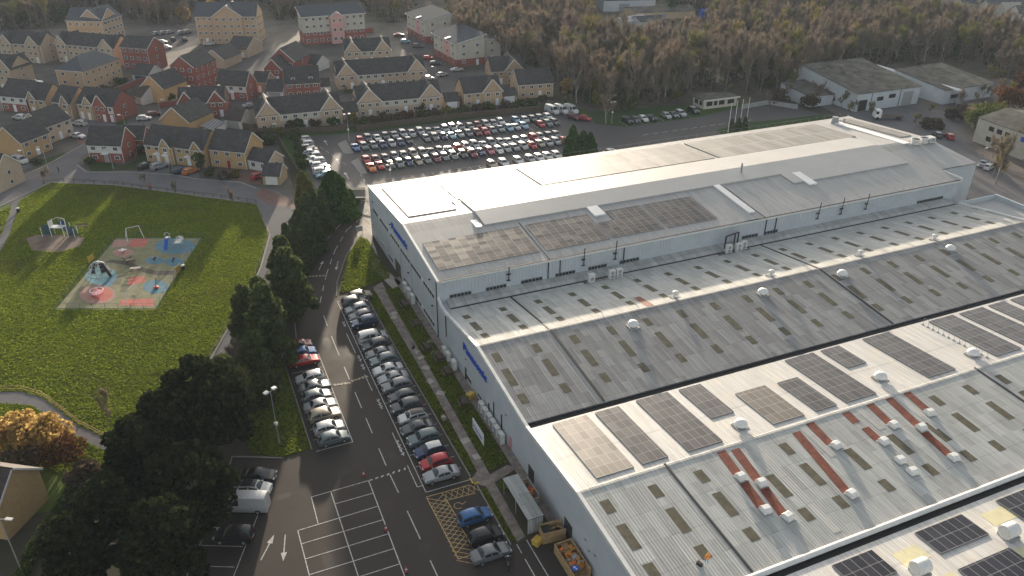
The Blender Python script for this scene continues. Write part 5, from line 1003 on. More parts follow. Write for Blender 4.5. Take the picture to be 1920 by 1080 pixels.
# terraces facing the far car park
H('tan terrace with white middle and two gables nearest the corner hedge', 20.4, 225.2, -3, 23.4, 9.5, 4.5, 8.0, 'tan2', wings=((0, 6, .3, 8.2), (17.4, 23.4, .3, 8.2)), panel=((6.05, 17.3, 2.4, 4.4, 'cream'),))
H('tan terrace with white middle behind the far block of cars', 49.3, 228.0, -4, 25.2, 9.5, 4.4, 8.0, 'tan2', wings=((0, 7, .3, 8.1), (18.6, 25.2, .3, 8.1)), panel=((7.05, 18.5, 2.4, 4.3, 'cream'),))
H('longest tan terrace with a half white front and two gables', 50.4, 260.3, -5, 29.2, 9.5, 4.5, 8.2, 'tan2', wings=((0, 6.3, .3, 8.2), (23.4, 29.2, .3, 8.2)), panel=((6.35, 15, 2.4, 4.4, 'cream'),))
H('tan pair of houses in front of the grey roofed flats', 60.6, 293.8, -9, 16.6, 9, 4.5, 8.0, 'tan2', wings=((0, 5.5, .3, 8.0), (11, 16.6, .3, 8.0)), panel=((5.55, 10.9, 2.4, 4.4, 'cream'),))
H('tan house with one front gable on the lane corner', 81.3, 225.4, -4, 12.2, 9.5, 4.5, 8.0, 'tan', wings=((6, 12.2, .3, 8.1),))
H('tan house with gable beside the pink flats', 99.0, 247.0, -10, 11, 11, 4.5, 8.0, 'tan', wings=((4.5, 11, .3, 8.2),))
H('plain tan house at the edge of the wood', 100.6, 228.4, -8, 11.6, 10, 4.5, 8.0, 'tan', nw=4, doors=2)
H('small tan garage between two terraces', 75.5, 226.4, -4, 4.6, 5, 2.4, 4.2, 'tan2', garage='sign_white', name='brick_garage', cat='garage', group='garages of the estate')
H('small brown garage at the end of the first terrace', 44.6, 227, -3, 4.4, 6, 2.4, 4.4, 'tan2', garage='timber_d', name='brick_garage', cat='garage', group='garages of the estate'); H('small garage beside the lane corner house', 93.8, 225.5, -4, 5, 5, 2.4, 4.0, 'tan', garage='sign_white', name='brick_garage', cat='garage', group='garages of the estate')
H('red brick house with two dormer windows', 33.1, 256.6, -9, 10.8, 8, 4.6, 8.8, 'red', dormers=2, nw=4, doors=0, sidewin=0)
H('dark roofed lean-to with white end beside the dormer house', 43.9, 256.2, -9, 3.2, 6, 2.8, 4.6, 'render', garage='sign_white', name='brick_garage', cat='garage', group='garages of the estate')
H('red brick house with two bright roof windows', 32.8, 286.8, -36, 9.6, 12, 5.6, 9.2, 'red', wings=((.0, 9.6, .3, 9.6),), kind='gable', panel=None)
H('lower red brick house with white garden wall', 30.2, 280, -34, 6.2, 9, 4.4, 7.6, 'red', wings=((0, 6.2, .3, 7.6),))
H('white gabled garage behind the dormer house', 44.8, 291, -50, 6, 7, 2.6, 5.0, 'render', name='brick_garage', cat='garage', group='garages of the estate', garage='grey_p'); H('white gabled garage left of the dormer house', 27.3, 258.4, -30, 5.5, 6, 2.6, 5.0, 'render', name='brick_garage', cat='garage', group='garages of the estate', garage='grey_p'); H('dark roofed garage beside the dormer house', 28.6, 262.6, -9, 4.4, 5, 2.4, 4.2, 'render', name='brick_garage', cat='garage', group='garages of the estate', garage='sign_white')
# left part of the estate, turned about forty degrees
H('first of three linked tan houses with white porch', -8.7, 211.8, -40, 8.2, 8.6, 4.6, 8.2, 'ochre', porch='sign_white', nw=3, wings=((4.9, 7.6, .3, 6.6, 3.0),)); H('middle of three linked tan houses with white porch', -1.9, 206.6, -40, 8.4, 8.6, 4.6, 8.2, 'ochre', porch='sign_white', nw=3, wings=((5.0, 7.8, .3, 6.6, 3.0),)); H('largest of three linked tan houses with gabled brick porch', 5.9, 201.8, -37, 9.8, 8.4, 4.6, 8.2, 'ochre', porch='tan', nw=3, door='tail')
H('low white fronted house wing beside the corner garage', 14.1, 196.2, -48, 6.4, 5.5, 2.7, 4.8, 'tan2', nw=2, floors=1, panel=((.1, 6.3, .2, 2.5, 'render'),), doors=0); H('brick garage with pale door at the street corner', 15.9, 184.4, -28, 4.2, 5.0, 2.4, 4.4, 'tan', garage='sky_door' if 'sky_door' in M else 'ac', name='brick_garage', cat='garage', group='garages of the estate')
H('red brick house with white upper floor beside the field', -21.9, 216.8, -28, 9.0, 6.8, 4.6, 8.2, 'red', porch='sign_white', nw=3, panel=((.05, 8.9, 2.4, 4.5, 'render'),), door='grey_p'); H('small red roofed wing behind the red and white house', -14.2, 221.8, -28, 6, 5, 3.6, 6.2, 'red', 'tile', nw=2, floors=1, sidewin=0)
H('ochre gabled house in the bottom left corner of the estate', -37.1, 224.1, 49, 9.0, 8.0, 4.6, 8.2, 'ochre', nw=3, sidewin=0, doors=1)
H('tan gabled house with bay window beside the ochre house', -32.4, 235.8, 49, 8.8, 8.0, 4.6, 8.0, 'tan2', nw=3, sidewin=2)
H('pale brick house cut by the left edge beside a people carrier', -45.5, 205.5, -35, 6.5, 8, 4.6, 8, 'tan2', nw=2)
H('ochre house with blue conservatory roof beside it', -4.0, 232.0, -41, 9.0, 10.6, 4.6, 8.2, 'ochre', wings=((.0, 9.0, .1, 8.2),), winrows=False)
t = thing('conservatory', 'pale blue glazed lean-to conservatory beside the ochre house', 'conservatory', (8.2, 224.6, 0), RAD(52)); q = MB(); q.box(0, 6.4, 0, 3.2, 0, 2.2); q.build('wall', 'ac', t); q = MB(); slab(q, (-.1, -.2, 2.25), (6.5, -.2, 2.25), (6.5, 3.3, 3.1), (-.1, 3.3, 3.1), .08); q.build('roof', 'metalroof', t)
q = MB()
for i in range(9): slab(q, (i * .78, -.2, 2.36), (i * .78 + .1, -.2, 2.36), (i * .78 + .1, 3.3, 3.21), (i * .78, 3.3, 3.21), .05)
q.build('glazing_bar', 'sign_white', t)
H('white gabled garage beside the blue conservatory', 12.2, 233, -41, 5.6, 6, 2.5, 5, 'render', 'tile3', name='brick_garage', cat='garage', group='garages of the estate', garage='grey_p')
H('red house with gables at both ends behind the conservatory', 1.2, 246.8, -14, 13, 7.5, 4.6, 8.0, 'red', wings=((0, 4.4, .3, 7.6), (8.4, 13, .3, 7.6)))
H('red brick house with white upper floor behind the terraces', 13.4, 264.2, -35, 10, 6.4, 4.6, 8.2, 'red', porch='sign_white', nw=3, panel=((.05, 9.9, 2.4, 4.5, 'render'),)); H('tan terrace end behind the white fronted red house', 24.5, 268, -35, 5, 6, 3.5, 6, 'tan', nw=1, floors=1)
H('ochre gabled house below the tall red house', -8.2, 270.0, -42, 8.2, 10.8, 4.6, 8.2, 'ochre', wings=((0, 8.2, .1, 8.2),), winrows=False)
H('tall red three storey house with gable facing the field', 1.3, 281.6, -40, 8.8, 11.6, 7.6, 10.8, 'red', wings=((0, 8.8, .1, 10.8),), floors=3, sidewin=4)
H('tall red three storey house beside the long tan terrace', -13.6, 316.4, -39, 11.2, 9.0, 7.8, 10.8, 'red', floors=3, nw=4, sidewin=1)
H('three storey sandy block with hipped roof', -32.3, 288.8, -36, 9.8, 18.0, 7.6, 11.2, 'tan', 'tile2', kind='hip', floors=3, nw=2, sidewin=6, doors=0)
H('long sandy terrace with two small gables', -35.4, 337.2, -41, 26, 9, 6.6, 10, 'tan2', wings=((.3, 5, .4, 9.6), (19.6, 25.4, .4, 9.6)), floors=3, nw=8)
H('long sandy terrace at the left edge with two small gables', -54.5, 346.6, -37, 18, 9, 6.6, 10, 'tan2', wings=((1, 5.5, .4, 9.6), (12, 17, .4, 9.6)), floors=3, nw=6)
H('sandy gabled house above the garages at the left edge', -59, 311.5, -38, 16, 9, 6.2, 9.6, 'tan2', wings=((11, 16, .4, 9.4),), floors=3, nw=5)
H('red and white house at the left edge beside tan gables', -47.2, 275.0, -58 + 20, 9.5, 11, 4.6, 8.2, 'red', nw=3, panel=((.05, 9.4, 2.4, 4.5, 'render'),)); H('tan house with small front gable beside the red gable wall', -39.2, 268.6, -41, 6.4, 8.6, 4.6, 8.2, 'tan', wings=((.3, 3.2, .3, 6.8, 3),), nw=2); H('tan house with small front gable second from the red gable wall', -32.3, 262.3, -44, 6.8, 8.6, 4.6, 8.2, 'tan', wings=((3.4, 6.3, .3, 6.8, 3),), nw=2); H('tan house with small front gable joined to the white gabled house', -25.7, 257.6, -40, 5.8, 8.6, 4.6, 8.2, 'tan', wings=((2.4, 5.4, .3, 6.8, 3),), nw=2); H('red house with white front gable and blue bay window', -21.2, 253.8, -41, 6.8, 9.0, 4.7, 8.2, 'red', wings=((.2, 4.6, .4, 7.6, 3),), nw=2, panel=((4.7, 6.7, 2.4, 4.5, 'render'),))
H('white gabled garage in the middle of the estate', -11.9, 270.2, -55, 6, 7, 2.5, 5, 'render', 'tile3', name='brick_garage', cat='garage', group='garages of the estate', garage='grey_p'); H('white garage behind the sandy hipped block', -11.0, 297, -44, 7, 7, 2.6, 5.2, 'render', name='brick_garage', cat='garage', group='garages of the estate', garage='navy')
H('tan garage block with two white doors below the tan flats', 12.8, 308, -36, 8, 12, 3.2, 6.4, 'tan2', name='brick_garage', cat='garage', group='garages of the estate', wings=((0, 8, .1, 6.4),), winrows=False); H('second tan garage block behind the first below the tan flats', 22.4, 322, -36, 8, 12, 3.2, 6.4, 'tan2', name='brick_garage', cat='garage', group='garages of the estate', garage='sign_white')
t = thing('bin_store', 'row of white garage doors under the sandy gabled house', 'store', (-50, 300, 0), RAD(-38)); MB().box(0, 7, 0, 4, 0, 2.4).build('wall', 'tan2', t)
for i in range(3): MB().box(.3 + i * 2.3, 2.2 + i * 2.3, -.06, 0, 0, 2.1).build('door', 'sign_white', t)
FG = 'blocks of flats'
H('large tan block of flats with central gable and balconies', 14.0, 349.6, -20, 24, 11, 10.6, 15, 'tan', 'tile2', wings=((7, 18.4, .6, 14.6),), floors=4, nw=8, name='flats', cat='flats', group=FG, sidewin=3, nx=3)
H('tan block of flats with a tall gable at the top left', -32.4, 362, -29, 14.6, 11, 10.2, 14, 'tan', 'tile2', floors=3, nw=5, name='flats', cat='flats', group=FG, sidewin=2); H('tan gabled wing of the flats at the top left', -19.6, 355.4, 55, 12, 10, 10.2, 14.2, 'tan2', 'tile2', floors=4, nw=5, name='flats', cat='flats', group=FG, sidewin=3)
H('cream and pink flats with pale grey metal roof', 52.8, 331.5, 0, 24.8, 11, (10.8, 10.8, 13, 13), 0, 'cream', 'metalroof', kind='mono', floors=4, nw=9, name='flats', cat='flats', group=FG, lowband=(4.6, 'red'), panel=((10.4, 16, 0.1, 10.4, 'pink'),), sidewin=2)
t0 = H('small pink gable bay on the grey roofed flats', 63.4, 329.9, 0, 5.2, 1.6, 10.4, 12, 'pink', 'tile2', floors=3, nw=1, name='flats_bay', cat='bay', group='gables of the flats', wings=((0, 5.2, .3, 12.2),), doors=0, sidewin=0)
for x, y, lab, lab2 in ((96.5, 274.5, 'cream flats with pink flank nearest the tan corner house', 'set-back cream wing of the flats nearest the tan corner house'), (98.6, 316.5, 'cream flats with pink flank at the edge of the wood', 'set-back cream wing of the flats at the edge of the wood')):
    t = H(lab, x, y, 4, 11.2, 21, (8.4, 10.8, 10.8, 8.4), 0, 'cream', 'metalroof', kind='mono', floors=3, nw=2, name='flats', cat='flats', group=FG, lowband=(2.6, 'red'), sidewin=4, nx=3)
    MB().box(-.09, -.003, 6, 11, 2.5, 8.5).build('render_panel', 'pink', t); MB().ext([(-.6, 8.5), (1.6, 8.95), (1.6, 9.2), (-.6, 8.75)], 'y', 8, 9.2).build('roof_panel', 'white_strip', t)
    H(lab2, x + 11.5, y + 3.4, 4, 7.4, 13, (8.8, 7.8, 7.8, 8.8), 0, 'cream', 'flatroof', kind='mono', floors=3, nw=1, name='flats', cat='flats', group=FG, sidewin=2, nx=3)
# brick gable in the bottom left corner
H('brown brick gabled building in the bottom left corner', -26.75, 83.15, 56.5, 6.8, 9, 4.7, 7.7, 'ochre', 'tile3', group=None, wings=((0, 6.8, .05, 7.7),), winrows=False, sidewin=0)
# gate house and works buildings
t = thing('gate_house', 'single storey pale gate house with flat roof and dark windows', 'gate house', (148.4, 196.4, 0), RAD(-1)); MB().box(0, 12, 0, 6, 0, 2.7).build('wall', 'cream', t); MB().box(-.5, 12.6, -.5, 6.5, 2.7, 2.95).build('roof', 'flatroof', t); MB().box(-.55, 12.65, -.56, -.5, 2.62, 2.97).build('fascia', 'upvc', t)
for a, b in ((.9, 3), (3.6, 4.8), (5.4, 7.4), (8.6, 11)): MB().box(a, b, -.05, .0, .9, 2.2).build('window', 'glass', t)
for a, b in ((.8, 2.4), (3.2, 5)): MB().box(-.05, 0, a, b, .9, 2.2).build('window', 'glass', t)
def shed(lab, x, y, ang, L, D, h0, h1, wall, roof, cat='warehouse', items=(), name='warehouse'):
    t = thing(name, lab, cat, (x, y, 0), RAD(ang), 'works buildings'); MB().ext([(0, 0), (0, h0), (D, h1), (D, 0)], 'x', 0, L).build('wall', wall, t); q = MB(); slab(q, (-.3, -.3, h0 + .02), (L + .3, -.3, h0 + .02), (L + .3, D + .3, h1 + .02), (-.3, D + .3, h1 + .02), .18); q.build('roof', roof, t)
    for kind_, a, b, z0, z1, m_ in items: MB().box(a, b, -.08, -.01, z0, z1).build(kind_, m_, t)
    return t
shed('white fronted works building with mossy roof in the yard', 189.5, 176.8, -1, 25, 26, 5.4, 8.4, 'clad2', 'flatroof', items=(('loading_door', 1, 4.2, .1, 3.4, 'black'), ('loading_door', 18.4, 22.4, .1, 4.4, 'grey_p'), ('window', 8, 10.4, 2.6, 3.8, 'glass'), ('window', 12.6, 15.2, 3, 4.2, 'glass'), ('drainpipe', 5.6, 5.8, .1, 5.2, 'darkpipe'), ('drainpipe', 17, 17.2, .1, 5.2, 'darkpipe')))
shed('low dark roofed workshop behind the white pipe run', 221, 172.5, 2, 22, 20, 4.4, 6.4, 'clad2', 'flatroof', items=(('window', 3, 8, 1.6, 2.8, 'glass'),)); shed('grey lean-to left of the white fronted works building', 180, 186, -1, 9, 14, 3.2, 4.2, 'clad2', 'flatroof')
t = thing('pipe_bridge', 'long white pipe run between the two works buildings', 'pipe bridge', (224.4, 170, 0), 0); MB().tube((0, 0, 4.6), (0, 34, 4.6), .5, n=8).build('pipe', 'dome', t); MB().tube((2.2, 2, 4.2), (2.2, 36, 4.2), .4, n=8).build('pipe', 'dome', t)
for k in range(6): MB().box(-.2, 2.6, k * 6, k * 6 + .3, 0, 4.1).build('support', 'grey_p', t)
t = thing('cream_warehouse', 'cream warehouse with blue sign at the right edge', 'warehouse', (199.5, 143.5, 0), RAD(-5)); MB().ext([(0, 0), (0, 6.4), (9, 8.2), (18, 6.4), (18, 0)], 'y', -34, 0).build('wall', 'cream', t); q = MB(); slab(q, (-.2, -34, 6.45), (9, -34, 8.3), (9, .2, 8.3), (-.2, .2, 6.45)); slab(q, (18.2, -34, 6.45), (9, -34, 8.3), (9, .2, 8.3), (18.2, .2, 6.45)); q.build('roof', 'flatroof', t)
MB().box(-.08, 0, -20, -14, 4.4, 5.6).build('sign', 'blue_sign', t); 
for a in (-4, -6.6, -9.2): MB().box(-.06, 0, a - 1.6, a, 4.2, 5.4).build('window', 'glass', t); MB().box(-.06, 0, a - 1.6, a, 1.4, 2.6).build('window', 'glass', t)
# white trailer, flatbed lorry, stacks in the yard
t = thing('lorry_trailer', 'long white trailer beside the yard end of the tall block', 'trailer', (172, 150.5, 0), RAD(-58)); MB().box(-6, 6, -1.25, 1.25, 1.1, 3.9).build('body', 'dome', t); MB().box(-5.9, 5.9, -1.0, 1.0, .8, 1.1).build('chassis', 'black', t)
for x in (-5, -3.9, -2.8): 
    for s in (-1, 1): MB().disc((x, s * 1.1, .5), (0, 1, 0), .5, .3, 12).build('wheel', 'tyre', t)
t = thing('flatbed_lorry', 'white cabbed flatbed lorry standing in the works yard', 'lorry', (194, 167, 0), RAD(-25)); MB().ext([(-3.4, .7), (-5.2, .7), (-5.3, 1.7), (-4.9, 2.9), (-3.4, 2.9)], 'y', -1.1, 1.1).build('cab', 'dome', t); MB().box(-5.05, -4.2, -1.12, 1.12, 1.8, 2.6).build('window', 'glass', t); MB().box(-3.3, 3.4, -1.15, 1.15, 1.0, 1.2).build('bed', 'timber_d', t); MB().box(-3.3, -3.2, -1.15, 1.15, 1.2, 2.2).build('headboard', 'steel', t)
for x in (-4.4, 2.2): 
    for s in (-1, 1): MB().disc((x, s * 1.0, .5), (0, 1, 0), .5, .3, 12).build('wheel', 'tyre', t)
k = 0
for i in range(5):
    for j in range(3):
        u, v = 222 + j * 4.2 + rnd.uniform(-.4, .4), 166 - i * 3.2; k += 1
        t = thing('pallet_stack', 'stack of wooden pallets in rows before the white pipe run', 'pallets', (u, v, 0), rnd.uniform(-.1, .1), 'pallet stacks in the yard'); q = MB(); n = rnd.randint(6, 12)
        for z in range(n): q.box(-1.2, 1.2, -.9, .9, z * .16, z * .16 + .05).box(-1.2, 1.2, -.9, -.7, z * .16 + .05, z * .16 + .14).box(-1.2, 1.2, .7, .9, z * .16 + .05, z * .16 + .14)
        q.build('pallets', 'timber' if rnd.random() < .5 else 'timber_d', t)
for (px, py, n, lab) in ((1484, 150, 5, 'group of pale upright silo pipes at the edge of the wood'),):
    p = P(px, py + 14); t = thing('silo_pipes', lab, 'pipework', (p.x, p.y, 0), 0)
    for i in range(n): MB().tube((i * 1.1, (i % 2) * .8, 0), (i * 1.1, (i % 2) * .8, 4 + (i * 37 % 5)), .35, n=8).build('pipe', 'dome', t)
    MB().box(-1, 8, -1.5, 2, 0, 2.2).build('base', 'grey_p', t)
def farshed(px, py, w_, d_, h, ang, lab, roof='metalroof', wall='clad2'):
    p = P(px, py); t = thing('shed', lab, 'shed', (p.x, p.y, 0), RAD(ang), 'sheds in the wood clearing'); MB().ext([(0, 0), (0, h), (d_ / 2, h + 1.4), (d_, h), (d_, 0)], 'x', 0, w_).build('wall', wall, t); q = MB(); slab(q, (-.3, -.3, h), (w_ + .3, -.3, h), (w_ + .3, d_ / 2, h + 1.45), (-.3, d_ / 2, h + 1.45)); slab(q, (-.3, d_ + .3, h), (w_ + .3, d_ + .3, h), (w_ + .3, d_ / 2, h + 1.45), (-.3, d_ / 2, h + 1.45)); q.build('roof', roof, t); MB().box(w_ * .3, w_ * .5, -.06, 0, 0, h * .7).build('door', 'grey_p', t)
farshed(1131, 22, 26, 14, 5, -14, 'long pale metal shed in the wood clearing'); farshed(1170, 58, 14, 9, 3.4, 10, 'small white roofed shed in front of the clearing', 'overlay'); farshed(1200, 60, 12, 10, 4.2, -5, 'blue grey shed in the wood clearing'); farshed(1190, 38, 30, 14, 3.2, -10, 'wide low brown roofed shed in the wood clearing', 'flatroof', 'tan2'); farshed(1300, 6, 14, 9, 5, 0, 'red brick house peeping over the wood', 'tile', 'red'); farshed(1315, 34, 4, 3, 2.4, 0, 'small blue container beside the clearing', 'blue', 'blue')
k = 0
for px, py in ((1745, 2), (1760, 8), (1778, 18), (1800, 26), (1818, 22), (1838, 29), (1856, 28), (1876, 33), (1898, 36), (1916, 40), (1850, 34), (1880, 40), (1905, 46), (1930, 48), (1740, -4), (1790, 10), (1830, 8), (1870, 12)):
    p = P(px, py); t = thing('distant_house', 'small pale roofed house far off beyond the wood', 'house', (p.x, p.y, 0), RAD(-20 + rnd.uniform(-6, 6)), 'distant houses beyond the wood'); L_ = rnd.uniform(9, 14)
    MB().ext([(0, 0), (0, 4.8), (4, 7.6), (8, 4.8), (8, 0)], 'x', 0, L_).build('wall', rnd.choice(['render', 'cream', 'tan2']), t); q = MB(); slab(q, (-.2, -.3, 4.7), (L_ + .2, -.3, 4.7), (L_ + .2, 4, 7.65), (-.2, 4, 7.65)); slab(q, (-.2, 8.3, 4.7), (L_ + .2, 8.3, 4.7), (L_ + .2, 4, 7.65), (-.2, 4, 7.65)); q.build('roof', rnd.choice(['flatroof', 'slab', 'tile2']), t)
    for i in range(3): put(WIN[2], 'window', t, (1 + i * L_ / 3.4, -.03, 3), 0, (1.4, 1, 1.1))
# ------------------------------------------------------------------ vegetation
def cards(mb, pts, size, m=0, flat=.5, asp=1.0):
    for p, d in pts:
        s = size * rnd.uniform(.6, 1.35); n = Vector((rnd.gauss(0, 1), rnd.gauss(0, 1), rnd.gauss(0, 1))); n = (n.normalized() * (1 - flat) + d * flat).normalized()
        a = n.orthogonal().normalized(); a.rotate(Matrix.Rotation(rnd.random() * 6.28, 3, n)); b = n.cross(a)
        p = Vector(p); a = a * s * .5; b = b * s * .5 * asp
        mb.add([p - a - b, p + a - b * .6, p + a * .7 + b, p - a * .8 + b * .9], [(0, 1, 2, 3)], m)
def clump(c, r, n, shell=.55):
    out = []
    for _ in range(n):
        d = Vector((rnd.gauss(0, 1), rnd.gauss(0, 1), rnd.gauss(0, 1))).normalized(); k = shell + (1 - shell) * rnd.random() ** .6
        out.append((Vector(c) + Vector((d.x * r[0], d.y * r[1], d.z * r[2])) * k, d))
    return out
def conemesh(h, r, n, size, m, taper=.8, bump=.25, base=.03):
    mb = MB(); pts = []; lob = [(rnd.random() * 6.28, rnd.random()) for _ in range(26)]
    for _ in range(n):
        t = base + (1 - base) * rnd.random() ** 1.35; a = rnd.random() * 6.28; R_ = r * (1 - t) ** taper * (.55 + .45 * rnd.random() ** .4)
        for la, lt in lob:
            da = math.atan2(math.sin(a - la), math.cos(a - la)); R_ *= 1 + bump * math.exp(-(da / .5) ** 2 - ((t - lt) / .09) ** 2) * .8
        R_ += .12; pts.append((Vector((R_ * math.cos(a), R_ * math.sin(a), h * t)), Vector((math.cos(a), math.sin(a), .5)).normalized()))
    cards(mb, pts, size); return mb.mesh('crown', m, fix=False)
def trunkmesh(h, r, limbs=6, lean=.0, bark='trunk'):
    mb = MB(); mb.tube((0, 0, -.2), (lean, 0, h * .5), r, r * .7, 8).tube((lean, 0, h * .5), (lean * 1.6, 0, h * .95), r * .7, r * .15, 7)
    for i in range(limbs): a = i * 2.4; z = h * (.35 + .5 * i / limbs); L_ = h * .28 * (1.1 - .6 * i / limbs); mb.tube((lean, 0, z), (lean + L_ * math.cos(a), L_ * math.sin(a), z + L_ * .5), r * .35, r * .08, 5)
    return mb.mesh('trunk', bark, True)
def pinemesh(h, r, n=90, k=110, m='pine', size=.5, low=.22, el=1.0, cone=False):
    mb = MB()
    for i in range(n):
        a = rnd.random() * 6.28; t = low + (1 - low) * rnd.random(); prof = (1.05 - (t - low) / (1 - low)) ** .75 if cone else math.sin(math.pi * min(1, (t - low) / (1 - low) * .72 + .26)) ** .7
        rr = r * prof * rnd.uniform(.35, 1.0); cr = r * rnd.uniform(.14, .30)
        cards(mb, clump((rr * math.cos(a), rr * math.sin(a) * el, h * t - cr * .3), (cr, cr, cr * .62), k), size, 0, .35)
    return mb.mesh('crown', m, fix=False)
def tree(name, label, cat, u, v, crown, trunk, rz=0, s=1.0, group=None, sz=None):
    t = thing(name, label, cat, (u, v, 0), rz, group); put(crown, 'crown', t, (0, 0, 0), 0, (s, s, sz or s)); put(trunk, 'trunk', t, (0, 0, 0), 0, (s, s, sz or s)); return t
TRK = trunkmesh(10, .24, 4, bark='pinebark')
PINES = [pinemesh(14, 5.2), pinemesh(14.5, 4.6, el=1.15), pinemesh(13, 4.4, n=80), pinemesh(14, 5.0, n=120, low=.1, cone=True, m='pine2'), pinemesh(14, 4.7, n=110, low=.1, el=1.1, cone=True, m='pine2')]
for k, (px, py, h, s, lab) in enumerate(((552, 600, 13.4, .82, 'dark pine beside the road above the red and blue cars'), (515, 690, 14.2, .92, 'dark pine beside the field path, behind the lamp lawn'), (470, 650, 11, .62, 'small dark pine between the field path and the road pines'), (395, 860, 15.5, 1.06, 'large dark pine overhanging the corner of the field'), (330, 900, 13, .9, 'dark pine in the middle of the black clump'), (285, 960, 14.5, 1.0, 'dark pine behind the hedge of the black clump'), (370, 1000, 13, .95, 'dark pine in front of the white van'), (240, 1060, 13.5, .95, 'dark pine at the lower edge of the black clump'), (440, 800, 11.5, .74, 'dark pine next to the lamp lawn'), (330, 1110, 12.5, .9, 'lowest dark pine at the bottom edge'), (170, 1120, 12, .85, 'dark pine at the foot of the hedge'), (492, 745, 11, .72, 'grey green pine filling the gap beside the lamp lawn'), (540, 560, 12, .74, 'green pine highest up the roadside, touching the conifers'), (500, 640, 11.5, .7, 'green pine overhanging the field path'))):
    p = P(px, py); tree('pine_tree', lab, 'pine tree', p.x, p.y, PINES[(3, 4, 3, 0, 1, 2, 0, 2, 4, 1, 2, 3, 4, 3)[k]], TRK, k * 1.3, s, 'dark pines between field and car park', h / 14)
GR = 'conifers along the access road'
tree('conifer_tree', 'broad bright green conifer beside the bend of the access road', 'conifer', 27.6, 159.4, conemesh(10.4, 4.6, 5200, .5, 'conif', .62, .3), TRK, 0, 1, None); tree('conifer_tree', 'tall yellow green conifer left of the broad green conifer', 'conifer', 22.2, 163.4, conemesh(9.6, 2.4, 2600, .46, 'conify', .6, .35), TRK, 0, 1); tree('conifer_tree', 'small round dark shrub right of the broad green conifer', 'shrub', 32.0, 164.6, conemesh(3.6, 1.4, 700, .4, 'conif', .5, .3), trunkmesh(3, .1))
CD = [conemesh(8.5, 1.5, 1700, .45, 'conifd', .55, .4), conemesh(7.5, 1.8, 1700, .45, 'shrub', .5, .45), conemesh(9.5, 1.7, 1900, .45, 'conifd', .6, .4)]
for k, (u, v, i, lab) in enumerate(((22.6, 156.6, 0, 'dark columnar conifer below the yellow green conifer'), (20.6, 151.6, 2, 'tall dark columnar conifer in the roadside screen'), (21.4, 145.8, 0, 'dark columnar conifer at the lower end of the roadside screen'), (18.2, 148.4, 1, 'bushy green shrub tree between lane and roadside screen'), (24.0, 152.5, 2, 'dark columnar conifer closest to the access road'), (17.4, 140.4, 1, 'bushy green shrub tree next to the russet bush'))): tree('columnar_conifer', lab, 'conifer', u, v, CD[i], TRK, k, 1.0, GR)
def bush(px, py, h, r, m, lab, n=14, k=90, size=.42, cat='bush', name='bush', group=None, pos=None):
    p = Vector((pos[0], pos[1], 0)) if pos else P(px, py); mb = MB()
    for i in range(n):
        a = rnd.random() * 6.28; rr = r * math.sqrt(rnd.random()) * .75; cr = r * rnd.uniform(.3, .5); z = h * rnd.uniform(.3, .78) * (1 - .35 * (rr / r) ** 2); cards(mb, clump((rr * math.cos(a), rr * math.sin(a), z), (cr, cr, min(cr, h * .3)), k), size, 0, .3)
    t = thing(name, lab, cat, (p.x, p.y, 0), 0, group); mb.build('crown', m, t, fix=False); MB().tube((0, 0, -.1), (.1, 0, h * .6), .1, .05, 6).tube((0, 0, .2), (.5 * r, 0, h * .6), .06, .03, 5).tube((0, 0, .2), (-.4 * r, .3 * r, h * .6), .06, .03, 5).build('trunk', 'trunk', t); return t
for k, (px, py, i, lab) in enumerate(((583, 480, 2, 'dark columnar conifer beside the russet bush'), (572, 505, 0, 'dark columnar conifer above the first roadside pine'), (596, 470, 1, 'bushy green shrub tree at the road edge'), (560, 520, 1, 'bushy green shrub tree touching the first roadside pine'), (545, 500, 2, 'dark columnar conifer on the lane side of the screen'))):
    p = P(px, py); tree('columnar_conifer', lab, 'conifer', p.x, p.y, CD[i], TRK, k, .95, GR)
bush(556, 470, 4.5, 2.2, 'rustleaf', 'russet brown bush above the roadside pines'); bush(540, 485, 4, 1.8, 'shrubd', 'dull brown bush beside the russet one')
bush(85, 845, 5.2, 3.6, 'goldleaf', 'golden autumn bush beside the curved path', 22, 110, .4); bush(35, 832, 4.6, 3.4, 'goldleaf', 'orange brown autumn bush at the left edge', 20, 110, .4); bush(128, 868, 4.4, 2.8, 'rustleaf', 'thin brown bush between the golden bush and the hedge', 16, 70, .32); bush(60, 870, 3.4, 3, 'shrubd', 'dark brown bush below the golden bush', 14, 90, .36); bush(165, 905, 3, 2.2, 'shrubd', 'dark scrub beside the pale path end', 12, 80)
for k, (px, py) in enumerate(((560, 278), (562, 292), (566, 304), (570, 318), (553, 262))): bush(px, py, 3.4, 1.7, 'conifd' if k % 2 else 'shrub', 'clipped dark shrub beside the row of white cars, %s from the yellow conifer' % ORD[[3, 2, 1, 0, 4][k]], 9, 90, .35, 'hedge', 'hedge_shrub', 'shrubs beside the white cars')
hd = [P(*p) for p in ((168, 900), (140, 928), (120, 960), (100, 990), (78, 1020), (60, 1055), (45, 1090))]
t = thing('hedge', 'lit green hedge running down beside the brown brick gable', 'hedge', (hd[0].x, hd[0].y, 0)); mb = MB()
for a, b in zip(hd, hd[1:]):
    for i in range(9): c = a.lerp(b, i / 9) - hd[0]; cards(mb, clump((c.x, c.y, .8 + rnd.random() * .3), (.75, .75, .85), 60), .28, 0, .3)
mb.build('crown', 'shrub', t, fix=False)
gh = 'garden bushes before the far car park'
names_ = 'green bush|dark brown bush|low green bush|olive bush|russet bush'.split('|')
